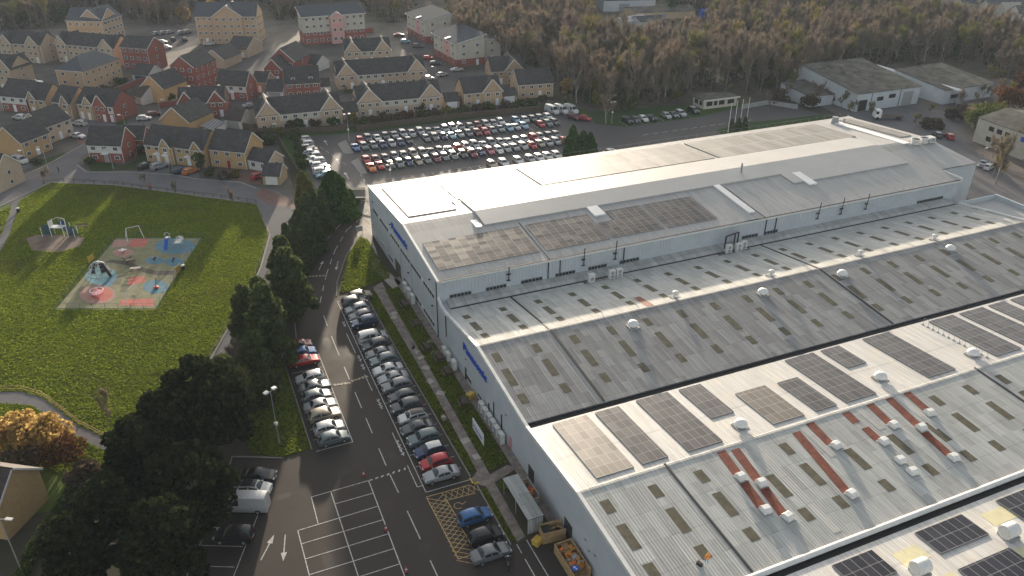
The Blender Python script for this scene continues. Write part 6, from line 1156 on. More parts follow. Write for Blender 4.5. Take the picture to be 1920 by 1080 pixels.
for k, (px, py, h, r, m) in enumerate(((488, 262, 3, 2.2, 'shrubd'), (505, 268, 3, 2.2, 'shrub'), (522, 258, 3.6, 2.4, 'conify'), (545, 244, 3, 2, 'shrubd'), (563, 240, 3.4, 2.0, 'conif'), (590, 238, 2.4, 2.0, 'shrubd'), (626, 242, 4, 1.8, 'conif'), (664, 236, 4.4, 2.3, 'conify'), (682, 238, 3.4, 1.9, 'shrub'), (700, 234, 3, 2, 'shrubd'), (722, 232, 3.4, 2.8, 'shrubd'), (742, 230, 3.4, 2.8, 'shrubd'), (762, 226, 3, 2.4, 'rustleaf'), (790, 223, 3, 2.2, 'shrub'), (815, 222, 3, 2.4, 'shrubd'), (842, 218, 3.2, 2.2, 'conify'), (868, 214, 3, 2.6, 'shrub'), (895, 212, 3.6, 2.4, 'shrubd'), (920, 208, 3, 2.4, 'shrub'), (948, 206, 3.4, 2.4, 'shrubd'), (972, 203, 3, 2.2, 'shrub'), (1000, 200, 3.2, 2.2, 'shrub'), (1020, 196, 3, 2, 'shrubd'), (790, 208, 3.4, 1.5, 'conifd'), (865, 195, 2.8, 1.8, 'shrubd'), (905, 196, 3, 1.8, 'shrubd'), (375, 318, 5.2, 1.8, 'conifd'), (395, 330, 2, 1.6, 'shrub'), (420, 335, 1.8, 1.6, 'shrubd'), (440, 332, 1.8, 1.4, 'conify'), (488, 276, 2.4, 1.4, 'conif'), (322, 190, 3, 1.6, 'shrub'), (168, 305, 1.4, 1.6, 'shrub'), (70, 308, 1.4, 1.4, 'shrub'), (255, 262, 3, 2.4, 'shrubd'), (270, 285, 2.6, 1.8, 'shrub'), (210, 150, 3, 2, 'conifd'), (228, 160, 3, 2, 'conifd'), (450, 100, 2, 1.6, 'shrubd'), (660, 215, 3.4, 2.0, 'conify'), (1240, 300, 2, 1, 'shrub'))):
    bush(px, py, h, r, m, '%s in the gardens, %s along from the corner of the first terrace' % ({'shrub': 'green bush', 'shrubd': 'brown bush', 'conify': 'yellowish bush', 'conif': 'bright green bush', 'rustleaf': 'russet bush', 'conifd': 'dark evergreen bush'}[m], ORD[k] if k < 23 else 'set apart, number') if k < 23 else '%s standing by itself among the estate houses' % {'shrub': 'small green bush', 'shrubd': 'small brown bush', 'conify': 'small yellowish bush', 'conif': 'small bright green bush', 'rustleaf': 'small russet bush', 'conifd': 'dark evergreen bush'}[m], 9, 70, .4, 'bush', 'bush', gh if k < 23 else 'bushes among the estate houses')
for k, (u, v, h, r, lab) in enumerate(((92.4, 174.6, 8, 2.1, 'tallest green conifer of three behind the tall block'), (95.2, 174.2, 6.4, 1.9, 'middle green conifer of three behind the tall block'), (97.4, 174.4, 5.6, 1.6, 'lowest green conifer of three behind the tall block'))): tree('conifer_tree', lab, 'conifer', u, v, conemesh(h, r, 1900, .42, 'conif', .6, .35), trunkmesh(h, .15), k, 1, 'conifers behind the tall block')
for k, p in enumerate(((143.4, 176.0), (146, 176.4), (148.4, 176.6))): tree('conifer_tree', 'small dark conifer between the flagpoles, %s from the car park' % ORD[k], 'conifer', p[0], p[1], conemesh(3.4, .7, 420, .36, 'conifd', .6, .3), trunkmesh(3, .08), k, 1, 'small conifers at the flagpoles')
# grass blades over the field, verges and wall lawns: leaves nobody could count
def pip(x, y, poly):
    c = False
    for i in range(len(poly)):
        x1, y1 = poly[i]; x2, y2 = poly[i - 1]
        if (y1 > y) != (y2 > y) and x < (x2 - x1) * (y - y1) / (y2 - y1) + x1: c = not c
    return c
def blades(name, poly, n, h, wd, excl=(), m='blade'):
    rg = random.Random(9); xs = [p[0] for p in poly]; ys = [p[1] for p in poly]; vs = []; fs = []
    while len(fs) < n:
        x, y = rg.uniform(min(xs), max(xs)), rg.uniform(min(ys), max(ys))
        if not pip(x, y, poly) or any(pip(x, y, e) for e in excl): continue
        a = rg.random() * 6.28; w_ = wd * rg.uniform(.5, 1.4); hh = h * rg.uniform(.4, 1.5); dx, dy = math.cos(a) * w_, math.sin(a) * w_; lx, ly = rg.gauss(0, hh * .6), rg.gauss(0, hh * .6); o = len(vs)
        vs += [(x - dx, y - dy, .01), (x + dx, y + dy, .01), (x + lx + dx * .6, y + ly + dy * .6, hh), (x + lx - dx * .6, y + ly - dy * .6, hh)]; fs.append((o, o + 1, o + 2, o + 3))
    me = bpy.data.meshes.new(name); me.from_pydata(vs, [], fs); me.materials.append(M[m]); return tag(put(me, name), kind='stuff')
play = [PG(-.02, -.02), PG(1.02, -.02), PG(1.02, 1.02), PG(-.02, 1.02)]
bark = [tuple(p) for p in pxl((48, 447), (70, 440), (130, 440), (160, 445), (150, 462), (110, 473), (60, 470))]; pth = [tuple(p) for p in pxl((24, 372), (36, 370), (34, 395), (18, 440), (2, 470), (-20, 470), (4, 436), (18, 400))]; lpth = [tuple(p) for p in pxl((-40, 736), (40, 734), (80, 746), (115, 772), (150, 800), (212, 826), (206, 850), (150, 822), (104, 790), (60, 760), (0, 756), (-40, 760))]
blades('field_grass', [tuple(P(*p).xy) for p in ((-10, 400), (20, 388), (95, 343), (215, 348), (330, 363), (450, 379), (480, 383), (492, 410), (503, 440), (486, 500), (460, 562), (428, 612), (380, 692), (330, 790), (240, 900), (160, 900), (0, 860), (-20, 700))], 190000, .11, .15, (play, bark, pth, lpth))
blades('verge_grass', [(21, 126), (25.6, 139.4), (29.8, 147.4), (31, 146), (31, 128), (29.4, 127.6), (25, 126)], 7000, .14, .16)
blades('wall_grass', [(25.1, 124), (26.9, 124), (27, 98), (26.8, 73.4), (25.9, 73)], 7000, .12, .14)
blades('wall_grass', [(28.7, 124), (31.2, 124), (31.2, 96), (31.2, 73.2), (28.4, 72.4), (28.5, 96)], 12000, .12, .14); blades('wall_grass', [(26.1, 69.6), (26.8, 69.6), (26.8, 60.6), (26.15, 60.6)], 1000, .12, .14); blades('wall_grass', [(28.3, 69.6), (31, 70.6), (31, 68.4), (28.4, 68.4)], 900, .12, .14)
blades('lamp_lawn_grass', [(.5, 88), (4.4, 85.4), (8.2, 85.6), (8.2, 109), (2, 100)], 7000, .14, .16)
# bare trees
def baretree(h, r, seed, m='twig', twigs=900, bare=True, tr_='trunk', tw=(1.25, .075)):
    rg = random.Random(seed); mb = MB(); tp = []
    def br(p, d, L_, rad, lev):
        q = p + d * L_; mb.tube(p, q, rad, rad * .62, 5 if lev < 2 else 3, 0)
        if lev >= 3: tp.append((p, q)); return
        n = 5 if lev == 0 else 4
        for i in range(n):
            t = rg.uniform(.35, 1); a = rg.random() * 6.28; o = d.orthogonal().normalized(); o.rotate(Matrix.Rotation(a, 3, d)); e = (d * rg.uniform(.6, .95) + o * rg.uniform(.25, .6) + Vector((0, 0, .35))).normalized()
            br(p + d * L_ * t, e, L_ * rg.uniform(.45, .66), rad * .5, lev + 1)
    br(Vector((0, 0, -.2)), Vector((rg.uniform(-.06, .06), rg.uniform(-.06, .06), 1)).normalized(), h * .52, h * .013, 0)
    t2 = MB()
    zmax = max(q.z for _, q in tp); k_ = h / zmax
    for i in range(twigs):
        a, b = rg.choice(tp); p = a.lerp(b, rg.random()); d = ((b - a).normalized() + Vector((rg.gauss(0, .5), rg.gauss(0, .5), rg.gauss(.45, .4)))).normalized(); L_ = tw[0] * rg.uniform(.5, 1.4); o = d.orthogonal().normalized(); o.rotate(Matrix.Rotation(rg.random() * 6.28, 3, d)); w_ = tw[1] * rg.uniform(.5, 1.3); t2.add([p - o * w_ * .5, p + o * w_ * .5, p + d * L_], [(0, 1, 2)], 0)
    f = lambda L: [(v[0], v[1], v[2] * k_) for v in L]
    mb.v = f([tuple(v) for v in mb.v]); t2.v = f([tuple(v) for v in t2.v])
    return t2.mesh('crown', m, fix=False), mb.mesh('trunk', tr_)
BARE = [baretree(12, 4, 3, twigs=2300), baretree(13.5, 4, 8, twigs=2300), baretree(11, 4, 21, twigs=2000), baretree(12.5, 4, 34, 'twig_g', 2300), baretree(14, 4, 55, twigs=2400, tr_='birch')]
wood_px = [(836, 40), (862, 100), (930, 118), (1040, 160), (1062, 196), (1165, 210), (1290, 188), (1300, 172), (1392, 176), (1490, 178), (1570, 140), (1600, 122), (1720, 122), (1850, 122), (1870, 150), (2010, 190), (2010, -34), (1690, -34), (1200, -34), (836, -34)]
wood = [tuple(P(*p).xy) for p in wood_px]
clear1 = [tuple(P(*p).xy) for p in ((1105, 74), (1115, -10), (1215, -10), (1330, 40), (1325, 96), (1178, 98))]
clear2 = [tuple(P(*p).xy) for p in ((1690, -30), (1730, 34), (1820, 60), (1960, 96), (1960, -30))]
wood_l = [tuple(P(*p).xy) for p in ((-60, 60), (100, 56), (128, 30), (220, 26), (262, 50), (360, 46), (372, 10), (500, 4), (520, 44), (560, 30), (575, 6), (690, 0), (700, 46), (762, 40), (772, -10), (880, -20), (880, -40), (-60, -40))]
clear3 = [tuple(P(*p).xy) for p in ((300, 52), (255, 66), (372, 62), (372, 50))]
pts = []
for poly in (wood, wood_l):
    xs = [p[0] for p in poly]; ys = [p[1] for p in poly]; x = min(xs)
    while x < max(xs):
        y = min(ys)
        while y < max(ys):
            a, b = x + rnd.uniform(-2.2, 2.2), y + rnd.uniform(-2.2, 2.2)
            if pip(a, b, poly) and not pip(a, b, clear1) and not pip(a, b, clear2): pts.append((a, b))
            y += 5.2
        x += 5.2
pts.sort(key=lambda p: p[0] ** 2 + p[1] ** 2)
print('wood trees', len(pts))
near_l = ['bare grey brown tree in the wood behind the car parks', 'bare tree with lichen green twigs in the wood behind the car parks', 'bare pale stemmed tree in the wood behind the car parks']
srcs = {}
for i, (a, b) in enumerate(pts[:270]):
    k = rnd.choice([0, 0, 1, 1, 2, 2, 3, 4]); s = rnd.uniform(.68, 1.22)
    t = tree('woodland_tree', near_l[1 if k == 3 else 2 if k == 4 else 0], 'bare tree', a, b, BARE[k][0], BARE[k][1], rnd.random() * 6.28, s, ['bare brown trees of the wood', 'lichened trees of the wood', 'pale stemmed trees of the wood'][1 if k == 3 else 2 if k == 4 else 0], s * rnd.uniform(.9, 1.15))
# the rest of the wood: one mass, the five tree meshes set out on its points
rest = pts[270:]
groups = [[] for _ in BARE]
for p in rest: groups[rnd.choice([0, 0, 1, 2, 2, 3, 4])].append(p)
srcm = []
for c_, t_ in BARE:
    me = bpy.data.meshes.new('far_tree'); bm = bmesh.new(); bm.from_mesh(t_); n0 = len(bm.faces); bm.from_mesh(c_); bm.faces.ensure_lookup_table()
    for i, f in enumerate(bm.faces): f.material_index = 0 if i < n0 else 1
    bm.to_mesh(me); bm.free(); me.materials.append(t_.materials[0]); me.materials.append(c_.materials[0]); srcm.append(me)
ng = bpy.data.node_groups.new('wood_points', 'GeometryNodeTree'); ng.interface.new_socket('Geometry', in_out='OUTPUT', socket_type='NodeSocketGeometry'); ng.interface.new_socket('Geometry', in_out='INPUT', socket_type='NodeSocketGeometry')
gi = ng.nodes.new('NodeGroupInput'); go = ng.nodes.new('NodeGroupOutput'); jn = ng.nodes.new('GeometryNodeJoinGeometry'); ia = ng.nodes.new('GeometryNodeInputNamedAttribute'); ia.data_type = 'INT'; ia.inputs['Name'].default_value = 'which'
ra = ng.nodes.new('FunctionNodeRandomValue'); ra.data_type = 'FLOAT_VECTOR'; ra.inputs[0].default_value = (0, 0, 0); ra.inputs[1].default_value = (0, 0, 6.28)
rs = ng.nodes.new('FunctionNodeRandomValue'); rs.data_type = 'FLOAT_VECTOR'; rs.inputs[0].default_value = (.7, .7, .65); rs.inputs[1].default_value = (1.1, 1.1, 1.15); rs.inputs['Seed'].default_value = 5
src_objs = []
for i, me in enumerate(srcm):
    # each mass keeps one real tree of its kind standing in the wood as the pattern of the rest
    p = groups[i].pop(0); o = put(me, 'woodland_tree', None, (p[0], p[1], 0)); tag(o, near_l[1 if i == 3 else 2 if i == 4 else 0], 'bare tree', ['bare brown trees of the wood', 'lichened trees of the wood', 'pale stemmed trees of the wood'][1 if i == 3 else 2 if i == 4 else 0]); src_objs.append(o)
    oi = ng.nodes.new('GeometryNodeObjectInfo'); oi.inputs['Object'].default_value = o; oi.inputs['As Instance'].default_value = True; oi.transform_space = 'ORIGINAL'
    cm = ng.nodes.new('FunctionNodeCompare'); cm.data_type = 'INT'; cm.operation = 'EQUAL'; cm.inputs[3].default_value = i; ng.links.new(ia.outputs[0], cm.inputs[2])
    ip = ng.nodes.new('GeometryNodeInstanceOnPoints'); ng.links.new(gi.outputs[0], ip.inputs['Points']); ng.links.new(cm.outputs[0], ip.inputs['Selection']); ng.links.new(oi.outputs['Geometry'], ip.inputs['Instance']); ng.links.new(ra.outputs[0], ip.inputs['Rotation']); ng.links.new(rs.outputs[0], ip.inputs['Scale']); ng.links.new(ip.outputs[0], jn.inputs[0])
ng.links.new(jn.outputs[0], go.inputs[0])
allp = [(p[0], p[1], 0) for g_ in groups for p in g_]; wh = [i for i, g_ in enumerate(groups) for _ in g_]
me = bpy.data.meshes.new('wood_points'); me.from_pydata(allp, [], []); at_ = me.attributes.new('which', 'INT', 'POINT'); at_.data.foreach_set('value', wh)
wo = put(me, 'distant_wood'); wo.modifiers.new('trees', 'NODES').node_group = ng; tag(wo, kind='stuff')
# undergrowth of the wood floor
mb = MB(); ru = random.Random(4)
for a, b in pts:
    if ru.random() < .75: cards(mb, clump((a + ru.uniform(-2, 2), b + ru.uniform(-2, 2), ru.uniform(.3, 1.6)), (2.2, 2.2, ru.uniform(.8, 2.4)), 16), 1.1, 0, .2)
tag(mb.build('undergrowth', 'under', fix=False), kind='stuff')
IV = [conemesh(9.5, 2.2, 700, .8, 'conifd', .45, .45), conemesh(8, 2.6, 700, .8, 'shrub', .4, .5), conemesh(10, 2.4, 700, .8, 'conify', .45, .45)]
ri = random.Random(12)
for k in range(64):
    a, b = pts[int(ri.random() ** 1.6 * min(len(pts), 1100))]; i = ri.choice([0, 0, 1, 1, 2]); s_ = ri.uniform(.55, 1.05)
    tree('ivied_tree', ['dark ivy clad tree standing in the wood', 'green leaved tree standing in the wood', 'yellow green leaved tree standing in the wood'][i], 'tree', a + 1.5, b + 1.5, IV[i], TRK, ri.random() * 6, s_, ['ivy clad trees of the wood', 'green trees of the wood', 'yellow green trees of the wood'][i])
gold = [(1062, 178, 6, 2.2, 'goldleaf', 'golden tree at the corner of the plain tan house'), (1268, 190, 4, 1.8, 'conify', 'yellowing tree at the wood edge beside the dark cars'), (1200, 92, 9, 2.6, 'conify', 'yellow green tree before the wood clearing'), (1310, 95, 8, 2.4, 'conify', 'yellow green tree at the lawn in the wood'), (400, 30, 9, 3.6, 'goldleaf', 'golden tree behind the tan flats'), (345, 42, 8, 3.6, 'goldleaf', 'golden tree beside the flats parking'), (300, 42, 8, 3.6, 'rustleaf', 'brownish gold tree beside the flats parking'), (1258, 30, 14, 2.6, 'conif', 'tall dark evergreen beside the wood clearing'), (1890, 205, 9, 5.2, 'rustleaf', 'orange brown tree beside the works yard'), (1835, 250, 9, 5.2, 'shrub', 'dark green tree between yard and cream warehouse'), (1858, 232, 7, 4, 'conify', 'yellow green tree beside the cream warehouse'), (1925, 180, 9, 5, 'rustleaf', 'brown tree at the right edge behind the yard'), (1790, 226, 4, 3.2, 'shrubd', 'brown scrub in the works yard'), (1745, 240, 3, 3.4, 'shrubd', 'low brown scrub near the white trailer'), (1560, 190, 5, 3.6, 'shrubd', 'brown scrub before the grey lean-to'), (1600, 200, 3.6, 3.4, 'shrub', 'dull green scrub before the white fronted works building'), (1520, 200, 4, 3.6, 'shrubd', 'brown scrub near the silo pipes'), (1460, 195, 5, 3, 'shrubd', 'brown scrub beyond the gate house'), (690, 14, 9, 4, 'rustleaf', 'brown gold tree behind the grey roofed flats'), (840, 52, 8, 3.6, 'goldleaf', 'dull gold tree behind the pink flats'), (120, 40, 8, 4, 'shrub', 'dull green tree at the upper left'), (40, 50, 8, 4.5, 'shrub', 'dull green tree at the far upper left'), (560, 40, 7, 3.2, 'shrubd', 'brown tree between the flats')]
for px, py, h, r, m, lab in gold: bush(px, py, h, r, m, lab, 16, 90, .55 if h > 5 else .45, 'tree' if h > 5 else 'bush', 'broadleaf_tree' if h > 5 else 'bush')
for k, (px, py, h, i, lab) in enumerate(((1136, 232, 11, 4, 'lone pale birch on the grass before the wood'), (1866, 345, 12, 0, 'bare spreading tree beyond the factory end'), (1058, 290, 5, 2, 'small bare tree left of the three conifers'), (470, 800, 9, 3, 'thin bare tree beside the dark pines and the lamp lawn'), (445, 740, 8, 2, 'bare grey tree between the field path and the dark pines'), (210, 800, 6, 1, 'leafless sapling on the field near the dark pines'), (96, 356, 5.4, 2, 'leafless sapling at the street corner of the field'), (440, 390, 4.6, 2, 'leafless sapling at the end of the knee rail'), (330, 372, 4.4, 1, 'leafless sapling beside the lamp at the knee rail'), (270, 352, 3.6, 2, 'leafless sapling left of the red figure'), (1545, 175, 9, 1, 'sunlit bare tree before the works buildings'), (1570, 178, 8, 0, 'second sunlit bare tree before the works buildings'), (420, 345, 3.6, 1, 'thin sapling in the garden of the third linked house'), (1440, 210, 6, 2, 'bare tree beyond the flagpoles'))):
    p = P(px, py); s = h / (12, 13.5, 11, 12.5, 14)[i]; tree('bare_tree', lab, 'bare tree', p.x, p.y, BARE[i][0], BARE[i][1], k, s * (.9 if h < 7 else 1.1), None, s)
rw = random.Random(3)
for k in range(34):
    px, py = rw.choice([(rw.uniform(1440, 1580), rw.uniform(165, 215)), (rw.uniform(1560, 1660), rw.uniform(196, 222)), (rw.uniform(1700, 1830), rw.uniform(205, 250)), (rw.uniform(1860, 1920), rw.uniform(290, 340)), (rw.uniform(1820, 1920), rw.uniform(150, 200))]); p = P(px, py); i = rw.choice([0, 1, 2, 3]); s = rw.uniform(.3, .62)
    if pip(p.x, p.y, [(188, 175), (216, 175), (216, 204), (188, 204)]): continue
    tree('scrub_tree', 'low bare scrub tree around the works yard', 'bare tree', p.x, p.y, BARE[i][0], BARE[i][1], k, s * 1.2, 'bare scrub round the works yard', s)
# ------------------------------------------------------------------ park fences and playground
def postfence(name, lab, pts_, step, h, mats, cat='fence', rails=((.95,),), pr=.05, rr=.035):
    q = [Vector((p[0], p[1], 0)) for p in pts_]; t = thing(name, lab, cat, tuple(q[0])); rl = MB()
    posts = []
    for a, b in zip(q, q[1:]):
        n = max(1, int((b - a).length / step))
        for i in range(n): posts.append(a.lerp(b, i / n) - q[0])
        for rz_ in rails[0]: rl.tube(tuple((a - q[0]) + Vector((0, 0, h * rz_))), tuple((b - q[0]) + Vector((0, 0, h * rz_))), rr, n=4)
    posts.append(q[-1] - q[0]); pm = MB().tube((0, 0, 0), (0, 0, h), pr, n=6).mesh('post', mats)
    for p in posts[:98]: put(pm, 'post', t, tuple(p))
    rl.build('rail', mats, t); return t
postfence('knee_rail', 'low timber knee rail between the street and the field', pxl((82, 345), (120, 340), (215, 346), (330, 361), (400, 369), (480, 380)), 2.2, .75, 'timber_d', rails=((.92,),), pr=.09, rr=.07)
postfence('path_fence', 'thin dark fence along the lane beside the field', pxl((492, 410), (505, 440), (487, 500), (461, 562), (429, 612), (384, 692)), 2.4, 1.1, 'fan', rails=((.95, .5),), pr=.035, rr=.02)
postfence('path_fence', 'pale fence along the curved path at the lower left', pxl((-10, 734), (40, 733), (80, 744), (115, 770), (150, 798), (205, 826)), 1.6, 1.0, 'timber', rails=((.96, .5),), pr=.04, rr=.03)
t = postfence('playground_fence', 'thin green mesh fence round the playground', [PG(-.01, -.01), PG(1.01, -.01), PG(1.01, .40)], 2.0, 1.15, 'teal', rails=((.97, .12),), pr=.03, rr=.02); postfence('playground_fence', 'thin green mesh fence along the lower half of the playground', [PG(1.01, .5), PG(1.01, 1.01), PG(-.01, 1.01), PG(-.01, .42)], 2.0, 1.15, 'teal', rails=((.97, .12),), pr=.03, rr=.02); postfence('playground_fence', 'thin green mesh fence along the upper left side of the playground', [PG(-.01, .3), PG(-.01, -.01)], 2.0, 1.15, 'teal', rails=((.97, .12),), pr=.03, rr=.02)
def at_(name, px, py, lab, cat, rz=0, group=None): p = P(px, py); return thing(name, lab, cat, (p.x, p.y, .03), rz, group)
for px, py, lab in ((172, 490, 'yellow gate on the left side of the playground'), (335, 510, 'yellow gate on the right side of the playground')):
    t = at_('playground_gate', px, py, lab, 'gate', RAD(60), 'yellow playground gates'); MB().box(-.75, .75, -.03, .03, .1, 1.25).build('panel', 'yellow', t)
    for x in (-.85, .85): MB().tube((x, 0, 0), (x, 0, 1.4), .06, n=6).build('post', 'yellow', t)
t = at_('playground_swing', 253, 447, 'pale A frame swing on the red patch of the playground', 'swing', RAD(10)); q = MB(); q.tube((-1.6, -1, 0), (-1.2, 0, 2.5), .06, n=6).tube((-1.6, 1, 0), (-1.2, 0, 2.5), .06, n=6).tube((1.6, -1, 0), (1.2, 0, 2.5), .06, n=6).tube((1.6, 1, 0), (1.2, 0, 2.5), .06, n=6).tube((-1.3, 0, 2.5), (1.3, 0, 2.5), .06, n=6); q.build('frame', 'conify_p' if False else 'dome', t)
for x in (-.5, .5): s_ = MB().box(x - .2, x + .2, -.1, .1, .5, .55).build('seat', 'black', t); MB().tube((x - .18, 0, .55), (x - .18, 0, 2.5), .012, n=3).tube((x + .18, 0, .55), (x + .18, 0, 2.5), .012, n=3).build('chain', 'steel', s_)
t = at_('playground_swing', 250, 560, 'thin cream basket swing frame on the lower red patch', 'swing', RAD(60)); q = MB(); q.tube((-2.2, 0, 0), (-1.2, 0, 2.3), .05, n=6).tube((2.2, 0, 0), (1.2, 0, 2.3), .05, n=6).tube((-1.3, 0, 2.3), (1.3, 0, 2.3), .05, n=6).tube((-1.2, -1, 0), (-1.2, 0, 2.3), .04, n=6).tube((1.2, -1, 0), (1.2, 0, 2.3), .04, n=6); q.build('frame', 'dome', t); MB().disc((0, 0, .5), (0, 0, 1), .45, .06, 14).build('seat', 'black', t)
t = at_('slide', 315, 464, 'bright blue slide on the blue patch of the playground', 'slide', RAD(75)); q = MB(); slab(q, (-1.6, -.3, .25), (.6, -.3, 1.7), (.6, .3, 1.7), (-1.6, .3, .25), .05); slab(q, (-1.6, -.36, .3), (.6, -.36, 1.9), (.6, -.3, 1.9), (-1.6, -.3, .3), .1); slab(q, (-1.6, .3, .3), (.6, .3, 1.9), (.6, .36, 1.9), (-1.6, .36, .3), .1); q.build('chute', 'blue', t); MB().box(.6, 1.5, -.45, .45, 1.6, 1.7).build('platform', 'steel', t)
for x in (.62, 1.45):
    for y in (-.42, .42): MB().tube((x, y, 0), (x, y, 2.4), .045, n=6).build('post', 'steel', t)
q = MB()
for i in range(8): a0, a1 = math.pi * i / 8, math.pi * (i + 1) / 8; q.tube((1.0, .45 * math.cos(a0), 2.3 + .5 * math.sin(a0)), (1.0, .45 * math.cos(a1), 2.3 + .5 * math.sin(a1)), .04, n=5)
q.build('hoop', 'dome', t)
t = at_('playground_climber', 337, 463, 'steel climbing frame with hoops and white panel beside the blue slide', 'climbing frame', RAD(70))
for x in (-1, 0, 1):
    q = MB()
    for i in range(10): a0, a1 = math.pi * i / 10, math.pi * (i + 1) / 10; q.tube((x, 1.0 * math.cos(a0), 2.0 * math.sin(a0)), (x, 1.0 * math.cos(a1), 2.0 * math.sin(a1)), .05, n=5)
    q.build('hoop', 'steel', t)
q = MB()
for i in range(1, 6): a = math.pi * i / 6; q.tube((-1, math.cos(a), 2 * math.sin(a)), (1, math.cos(a), 2 * math.sin(a)), .03, n=4)
q.build('bars', 'steel', t); MB().box(-.9, .9, -.55, .55, 1.2, 1.25).build('deck', 'ac', t); MB().box(1.3, 1.4, -.5, .3, 1.0, 1.6).tube((1.35, 0, 0), (1.35, 0, 1), .05).build('panel', 'sign_white', t)
t = at_('playground_climber', 188, 514, 'grey net climbing dome with black slide tube on the pale blue patch', 'climbing frame', RAD(-20)); q = MB(); nn = 12
def dome(a, b): return (2.0 * math.cos(b) * math.cos(a), 1.7 * math.cos(b) * math.sin(a), 2.6 * math.sin(b))
for i in range(nn):
    for j in range(5):
        a0, a1 = 2 * math.pi * i / nn, 2 * math.pi * (i + 1) / nn; b0, b1 = math.pi / 2 * j / 5, math.pi / 2 * (j + 1) / 5; q.tube(dome(a0, b0), dome(a0, b1), .05, n=4); q.tube(dome(a0, b0), dome(a1, b0), .045, n=4)
q.build('frame', 'steel', t); q = MB()
for i in range(7): q.tube((1.0 + i * .2, -.4 - .1 * i, 2.4 - i * .33), (1.2 + i * .2, -.5 - .1 * i, 2.07 - i * .33), .3, n=8)
q.build('tube', 'black', t); q = MB()
for i in range(6): a = 2 * math.pi * i / 6; q.add([dome(a, .3), dome(a + .52, .3), dome(a + .52, 1.2), dome(a, 1.2)], [(0, 1, 2, 3)])
q.build('net_panel', 'fan', t)
t = at_('spinning_disc', 231, 474, 'white topped spinner on the round pink patch', 'spinner'); MB().lathe([(.15, 0), (.1, .5)], n=10).build('stem', 'red_p', t); q = MB()
for i in range(4): a = i * math.pi / 2; q.cbox((.4 * math.cos(a), .4 * math.sin(a), .62), (.55, .35, .06), a)
q.build('seat', 'sign_white', t)
t = at_('roundabout', 183, 552, 'white rimmed roundabout on the pink and red round patch', 'roundabout'); MB().lathe([(.9, .25), (1.05, .3), (1.05, .4), (.05, .42)], n=20).build('deck', 'pinkp', t); q = MB()
for i in range(16): a0, a1 = i * math.pi / 8, (i + 1) * math.pi / 8; q.tube((1.1 * math.cos(a0), 1.1 * math.sin(a0), .85), (1.1 * math.cos(a1), 1.1 * math.sin(a1), .85), .06, n=5)
for i in range(4): a = i * math.pi / 2; q.tube((1.0 * math.cos(a), 1.0 * math.sin(a), .4), (1.1 * math.cos(a), 1.1 * math.sin(a), .85), .04, n=5)
q.build('handrail', 'sign_white', t)
for px, py, lab in ((290, 489, 'small springer on the left of two small blue patches'), (325, 491, 'small springer on the right of two small blue patches')):
    t = at_('springer', px, py, lab, 'springer', .5, 'springers'); MB().lathe([(.14, 0), (.1, .1), (.14, .2), (.1, .3), (.14, .4)], n=10).build('spring', 'black', t); MB().ext([(-.45, .42), (.4, .42), (.5, .7), (.3, .85), (-.1, .6), (-.45, .66)], 'y', -.1, .1).build('seat', 'navy', t)
t = at_('spinning_post', 293, 540, 'dark leaning spinner post on the lower blue patch', 'spinner', .2); MB().lathe([(.45, .05), (.5, .2), (.2, .3)], n=14).build('seat', 'red_p', t); MB().tube((0, 0, .2), (.3, 0, 2.0), .05, n=6).build('pole', 'black', t)
for px, py, rz, lab in ((240, 488, .5, 'weathered picnic bench at the top of the playground path'), (246, 493, .3, 'weathered picnic bench in the middle of the playground path'), (255, 509, -.2, 'pale topped picnic bench below the playground path')):
    t = at_('picnic_bench', px, py, lab, 'picnic bench', rz, 'playground benches'); MB().box(-.9, .9, -.35, .35, .7, .76).build('tabletop', 'timber_d' if py < 500 else 'slab', t)
    for y in (-.7, .7): MB().box(-.9, .9, y - .13, y + .13, .42, .47).build('seat', 'timber_d', t)
    for x in (-.6, .6): MB().ext([(-.72, .36), (.72, .36), (.72, .42), (-.72, .42)], 'x', x - .04, x + .04).box(x - .04, x + .04, -.35, -.27, 0, .7).box(x - .04, x + .04, .27, .35, 0, .7).build('frame', 'timber_d', t)
def bin_(px, py, lab, m='black'):
    t = at_('litter_bin', px, py, lab, 'bin', 0, 'litter bins'); MB().lathe([(.26, 0), (.3, .1), (.32, .85)], n=12).build('body', m, t); MB().lathe([(.34, .85), (.34, .95), (.2, 1.05)], n=12).build('lid', 'ac', t)
bin_(344, 506, 'black litter bin beside the right hand yellow gate'); bin_(35, 398, 'litter bin with pale lid beside the park path')
t = at_('park_bench', 155, 428, 'brown park bench beside the youth climbing unit', 'bench', RAD(-10))
q = MB()
for i in range(3): q.box(-1.1, 1.1, -.25 + i * .17, -.12 + i * .17, .42, .47)
q.build('seat', 'timber_d', t); q = MB()
for i in range(3): q.box(-1.1, 1.1, .28, .32, .55 + i * .15, .66 + i * .15)
q.build('backrest', 'timber_d', t)
for x in (-.9, .9): MB().box(x - .04, x + .04, -.22, .3, 0, .42).build('leg', 'black', t)
t = at_('youth_climbing_unit', 110, 444, 'navy and white youth climbing unit with side nets and ramp', 'climbing frame', RAD(-24))
for x, h in ((-1.3, 3.4), (1.3, 3.4), (2.1, 2.6), (-2.6 - .6, 2.0), (3.4, 1.9)):
    for y in (-.1, 1.3): MB().tube((x, y, 0), (x, y, h), .07, n=6).build('post', 'dome', t)
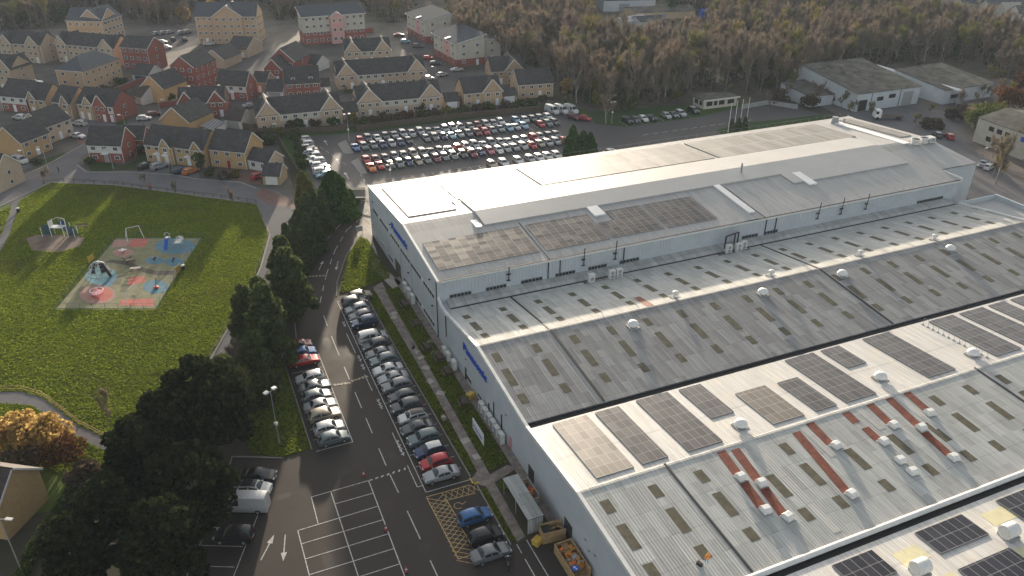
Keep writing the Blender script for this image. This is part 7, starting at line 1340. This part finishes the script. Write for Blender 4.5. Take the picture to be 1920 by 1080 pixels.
MB().box(-1.3, 1.3, -.1, 1.3, 1.9, 2.05).build('platform', 'dome', t); MB().box(-.2, 1.3, 1.3, 1.36, 2.05, 3.0).build('back_panel', 'navy', t); MB().box(-1.36, -1.3, -.1, 1.3, 2.05, 3.2).build('side_panel', 'ac', t); MB().box(-3.2, -1.4, .55, .6, .1, 2.4).build('net_panel', 'teal', t); MB().box(2.2, 3.4, .55, .6, .1, 2.1).build('net_panel', 'teal', t); q = MB(); slab(q, (1.4, -.1, 1.95), (2.2, -.1, .1), (2.2, 1.3, .1), (1.4, 1.3, 1.95), .08); q.build('ramp', 'navy', t); MB().tube((-1.3, -.1, 3.4), (.4, .6, 4.0), .05).tube((.4, .6, 4.0), (1.3, 1.3, 3.4), .05).build('arch', 'dome', t)
# ------------------------------------------------------------------ fences and walls of the estate
def wall_(pts_, h, th, m, lab, name='garden_wall', cat='wall', group='garden walls and fences'):
    q = pxl(*pts_); o = q[0]; t = thing(name, lab, cat, (o.x, o.y, 0), 0, group); mb = MB(); cp_ = MB()
    for a, b in zip(q, q[1:]):
        d = b - a; c = (a + b) / 2 - o; mb.cbox((c.x, c.y, h / 2), (d.length, th, h), math.atan2(d.y, d.x)); cp_.cbox((c.x, c.y, h + .03), (d.length + .02, th + .08, .07), math.atan2(d.y, d.x))
    mb.build('wall', m, t); cp_.build('coping', 'timber_d' if m.startswith('timber') else 'kerb', t)
wall_([(520, 258), (538, 292), (560, 330)], 1.7, .12, 'timber_d', 'dark board fence between the corner gardens and the hedge', 'board_fence', 'fence'); wall_([(470, 252), (620, 248), (655, 243)], 1.6, .12, 'timber_d', 'board fence at the foot of the first terrace gardens', 'board_fence', 'fence'); wall_([(668, 246), (860, 222), (1040, 206)], 1.6, .12, 'timber_d', 'long board fence behind the far block of cars', 'board_fence', 'fence'); wall_([(216, 176), (262, 158), (300, 150)], 1.8, .2, 'red', 'red brick garden wall behind the ochre gabled house'); wall_([(300, 202), (345, 196), (352, 205)], 1.6, .2, 'red', 'red brick garden wall beside the white garage'); wall_([(520, 130), (545, 160), (545, 178)], 1.8, .2, 'render', 'white garden wall beside the dormer house'); wall_([(436, 200), (432, 238), (475, 245)], 1.7, .12, 'timber_d', 'board fence round the small lawn', 'board_fence', 'fence'); wall_([(648, 122), (640, 150), (650, 176)], 1.6, .12, 'timber_d', 'board fence beside the longest terrace', 'board_fence', 'fence'); wall_([(150, 165), (205, 172), (240, 180)], 1.8, .12, 'timber_d', 'board fence below the hipped sandy block', 'board_fence', 'fence'); wall_([(700, 60), (640, 64), (600, 70)], 1.8, .2, 'red', 'red brick boundary wall below the grey roofed flats'); wall_([(256, 306), (262, 270), (272, 240)], 1.7, .12, 'timber_d', 'board fence beside the first linked house', 'board_fence', 'fence'); wall_([(1390, 205), (1440, 196), (1495, 205)], 1.4, .14, 'grey_p', 'grey barrier wall beyond the gate house')
t = thing('bus_shelter', 'small flat roofed glass shelter by the bend of the access road', 'shelter', tuple(P(672, 372)) , RAD(-20)); MB().box(-1.6, 1.6, -.8, .8, 2.2, 2.35).build('roof', 'flatroof', t); MB().box(-1.6, 1.6, .72, .78, .1, 2.2).build('back_panel', 'grey_p', t)
for x in (-1.5, 1.5): MB().box(x - .04, x + .04, -.75, -.67, 0, 2.2).build('post', 'steel', t)
t = thing('notice_board', 'dark notice board on posts at the top of the lit verge', 'sign', tuple(P(675, 442)), RAD(10)); MB().box(-.7, .7, -.04, .04, 1.0, 2.2).build('board', 'grey_p', t)
for x in (-.6, .6): MB().box(x - .04, x + .04, .04, .1, 0, 2.2).build('post', 'steel', t)
t = thing('timber_barrier', 'yellow timber height barrier by the corner of the tall block', 'barrier', tuple(P(688, 384)), RAD(-52)); MB().box(-1.6, 1.6, -.05, .05, .8, .95).build('beam', 'timber', t)
for x in (-1.5, 1.5): MB().box(x - .06, x + .06, -.06, .06, 0, .8).build('post', 'timber', t)
# ------------------------------------------------------------------ people
def person(u, v, z, rz, joints, radii, edges, mats, lab, bands, group=None, sc=1.0):
    me = bpy.data.meshes.new('person'); me.from_pydata([tuple(x * sc for x in j) for j in joints], edges, [])
    o = bpy.data.objects.new('tmp', me); COL.objects.link(o); sk_ = o.modifiers.new('s', 'SKIN'); sub = o.modifiers.new('d', 'SUBSURF'); sub.levels = 2
    for i, r_ in enumerate(radii): me.skin_vertices[0].data[i].radius = (r_ * sc, r_ * sc)
    me.skin_vertices[0].data[0].use_root = True; bpy.context.view_layer.update()
    m2 = bpy.data.meshes.new_from_object(o.evaluated_get(bpy.context.evaluated_depsgraph_get())); bpy.data.objects.remove(o); m2.materials.clear()
    for m_ in mats: m2.materials.append(M[m_])
    for p in m2.polygons: c = p.center / sc; p.material_index = bands(c); p.use_smooth = True
    b = put(m2, 'person', None, (u, v, z), rz); return tag(b, lab, 'person', group)
J = [(0, 0, .92), (0, 0, 1.15), (0, 0, 1.40), (.02, 0, 1.50), (.04, 0, 1.62), (.05, 0, 1.72), (0, .17, 1.40), (-.05, .23, 1.13), (.06, .24, .90), (.08, .24, .82), (0, -.17, 1.40), (.05, -.23, 1.13), (.2, -.22, .93), (.23, -.22, .86), (0, .09, .88), (.16, .1, .50), (.02, .1, .08), (.2, .1, .03), (0, -.09, .88), (-.06, -.1, .48), (-.26, -.1, .12), (-.14, -.1, .03)]
E_ = [(0, 1), (1, 2), (2, 3), (3, 4), (4, 5), (2, 6), (6, 7), (7, 8), (8, 9), (2, 10), (10, 11), (11, 12), (12, 13), (0, 14), (14, 15), (15, 16), (16, 17), (0, 18), (18, 19), (19, 20), (20, 21)]
Rr = [.14, .14, .15, .06, .10, .085, .075, .055, .04, .045, .075, .055, .04, .045, .10, .07, .05, .045, .10, .07, .05, .045]
def bandf(jacket, trouser, skin, hair):
    def f(c):
        if c.z > 1.64 or (c.z > 1.55 and c.x < .0): return hair
        if c.z > 1.47: return skin
        if abs(c.y) > .17 and c.z < .93: return skin
        if c.z > .86: return jacket
        return trouser
    return f
ms = ['black', 'slab', 'skin', 'fan', 'red_p', 'navy', 'ac', 'hivis', 'denim']
p = P(776, 663); person(p.x, p.y, .03, RAD(95), J, Rr, E_, ms, 'person in black coat and pale trousers walking on the footpath', bandf(0, 1, 2, 3)); p = P(111, 324); person(p.x, p.y, .03, RAD(20), J, Rr, E_, ms, 'person in black crossing the street at the field corner', bandf(0, 5, 2, 3)); p = P(283, 357); person(p.x, p.y, .03, RAD(120), J, Rr, E_, ms, 'person in red jacket and dark trousers at the knee rail', bandf(4, 5, 2, 3)); p = P(2, 432); person(p.x, p.y, .03, RAD(-60), J, Rr, E_, ms, 'person in black top and pale trousers at the left edge of the park path', bandf(0, 1, 2, 3))
JK = [(0, 0, .42), (.1, 0, .66), (.24, 0, .90), (.32, 0, .97), (.40, 0, 1.05), (.44, 0, 1.14), (.24, .18, .88), (.38, .22, .64), (.52, .16, .46), (.57, .14, .40), (.24, -.18, .88), (.40, -.2, .62), (.55, -.14, .44), (.6, -.12, .38), (0, .1, .40), (.34, .14, .26), (.0, .13, .08), (-.06, .13, .04), (0, -.1, .40), (.3, -.16, .10), (-.08, -.14, .09), (-.18, -.14, .05)]
p0 = P(1324, 1061, 7.35); JW = [(x * .55 if k > 13 else x, y, z) for k, (x, y, z) in enumerate(J)]; RW = [r_ * (1.35 if k in (0, 1, 2, 6, 7, 10, 11) else 1.2) for k, r_ in enumerate(Rr)]; person(p0.x, p0.y, hroof(p0.y) + .01, RAD(60), JW, RW, E_, ms, 'roof worker in orange hooded top and pale blue trousers on the sheet roof', lambda c: 7 if c.z > 1.0 and not (1.5 < c.z < 1.66 and c.x > .07) else (2 if c.z > 1.0 or (abs(c.y) > .17 and c.z < .93) else 8), None, 1.0)
t = thing('tool_bag', 'small dark tool bag beside the roof worker in orange', 'bag', (p0.x - .55, p0.y + .35, hroof(p0.y + .35)), .4); MB().ext([(-.2, 0), (.2, 0), (.16, .28), (-.16, .28)], 'y', -.3, .3).build('bag', 'black', t); MB().tube((0, -.2, .28), (0, -.1, .42), .02).tube((0, -.1, .42), (0, .1, .42), .02).tube((0, .1, .42), (0, .2, .28), .02).build('handle', 'black', t)
# ------------------------------------------------------------------ light
sun_az = math.atan2(*(_fh * math.cos(RAD(SUN_LEFT)) - _rh * math.sin(RAD(SUN_LEFT))).yx)   # bearing towards the sun
sd = Vector((math.cos(sun_az) * math.cos(SUN_EL), math.sin(sun_az) * math.cos(SUN_EL), math.sin(SUN_EL)))
sl_ = bpy.data.lights.new('sun', 'SUN'); sl_.energy = SUN_E; sl_.angle = RAD(1.2); sl_.color = (1, .85, .66); so = bpy.data.objects.new('sun', sl_); COL.objects.link(so); so.rotation_euler = (-sd).to_track_quat('-Z', 'Y').to_euler()
w = bpy.data.worlds.new('World'); SC.world = w; w.use_nodes = True; nt = w.node_tree; bg = nt.nodes['Background']
sky = nt.nodes.new('ShaderNodeTexSky'); sky.sky_type = 'NISHITA'; sky.sun_disc = False; sky.sun_elevation = SUN_EL; sky.sun_rotation = math.pi / 2 - sun_az; sky.air_density = 1.0; sky.dust_density = SKY_DUST; sky.ozone_density = 1.0; sky.altitude = 60
hsv = nt.nodes.new('ShaderNodeHueSaturation'); hsv.inputs['Saturation'].default_value = SKY_SAT; nt.links.new(sky.outputs[0], hsv.inputs['Color']); nt.links.new(hsv.outputs[0], bg.inputs['Color']); bg.inputs['Strength'].default_value = SKY_S
if HAZE:
    hb = MB().box(-880, 1480, -240, 1680, -1.2, 90); hm, hn, hbb = newmat('haze_air'); hn.nodes.remove(hbb); pv = hn.nodes.new('ShaderNodeVolumePrincipled'); pv.inputs['Density'].default_value = HAZE; pv.inputs['Color'].default_value = (.70, .83, 1.0, 1); pv.inputs['Anisotropy'].default_value = .1; hn.links.new(pv.outputs[0], hn.nodes['Material Output'].inputs['Volume'])
    tag(hb.build('haze', hm), kind='stuff')
SC.view_settings.view_transform = 'Standard'; SC.view_settings.look = 'None'; SC.view_settings.gamma = 1; SC.view_settings.exposure = EXPO
SC.render.engine = 'CYCLES'; SC.cycles.use_denoising = True; SC.cycles.max_bounces = 6; SC.cycles.diffuse_bounces = 3; SC.cycles.glossy_bounces = 3; SC.cycles.transparent_max_bounces = 4; SC.cycles.volume_bounces = 1; SC.cycles.sample_clamp_indirect = 6
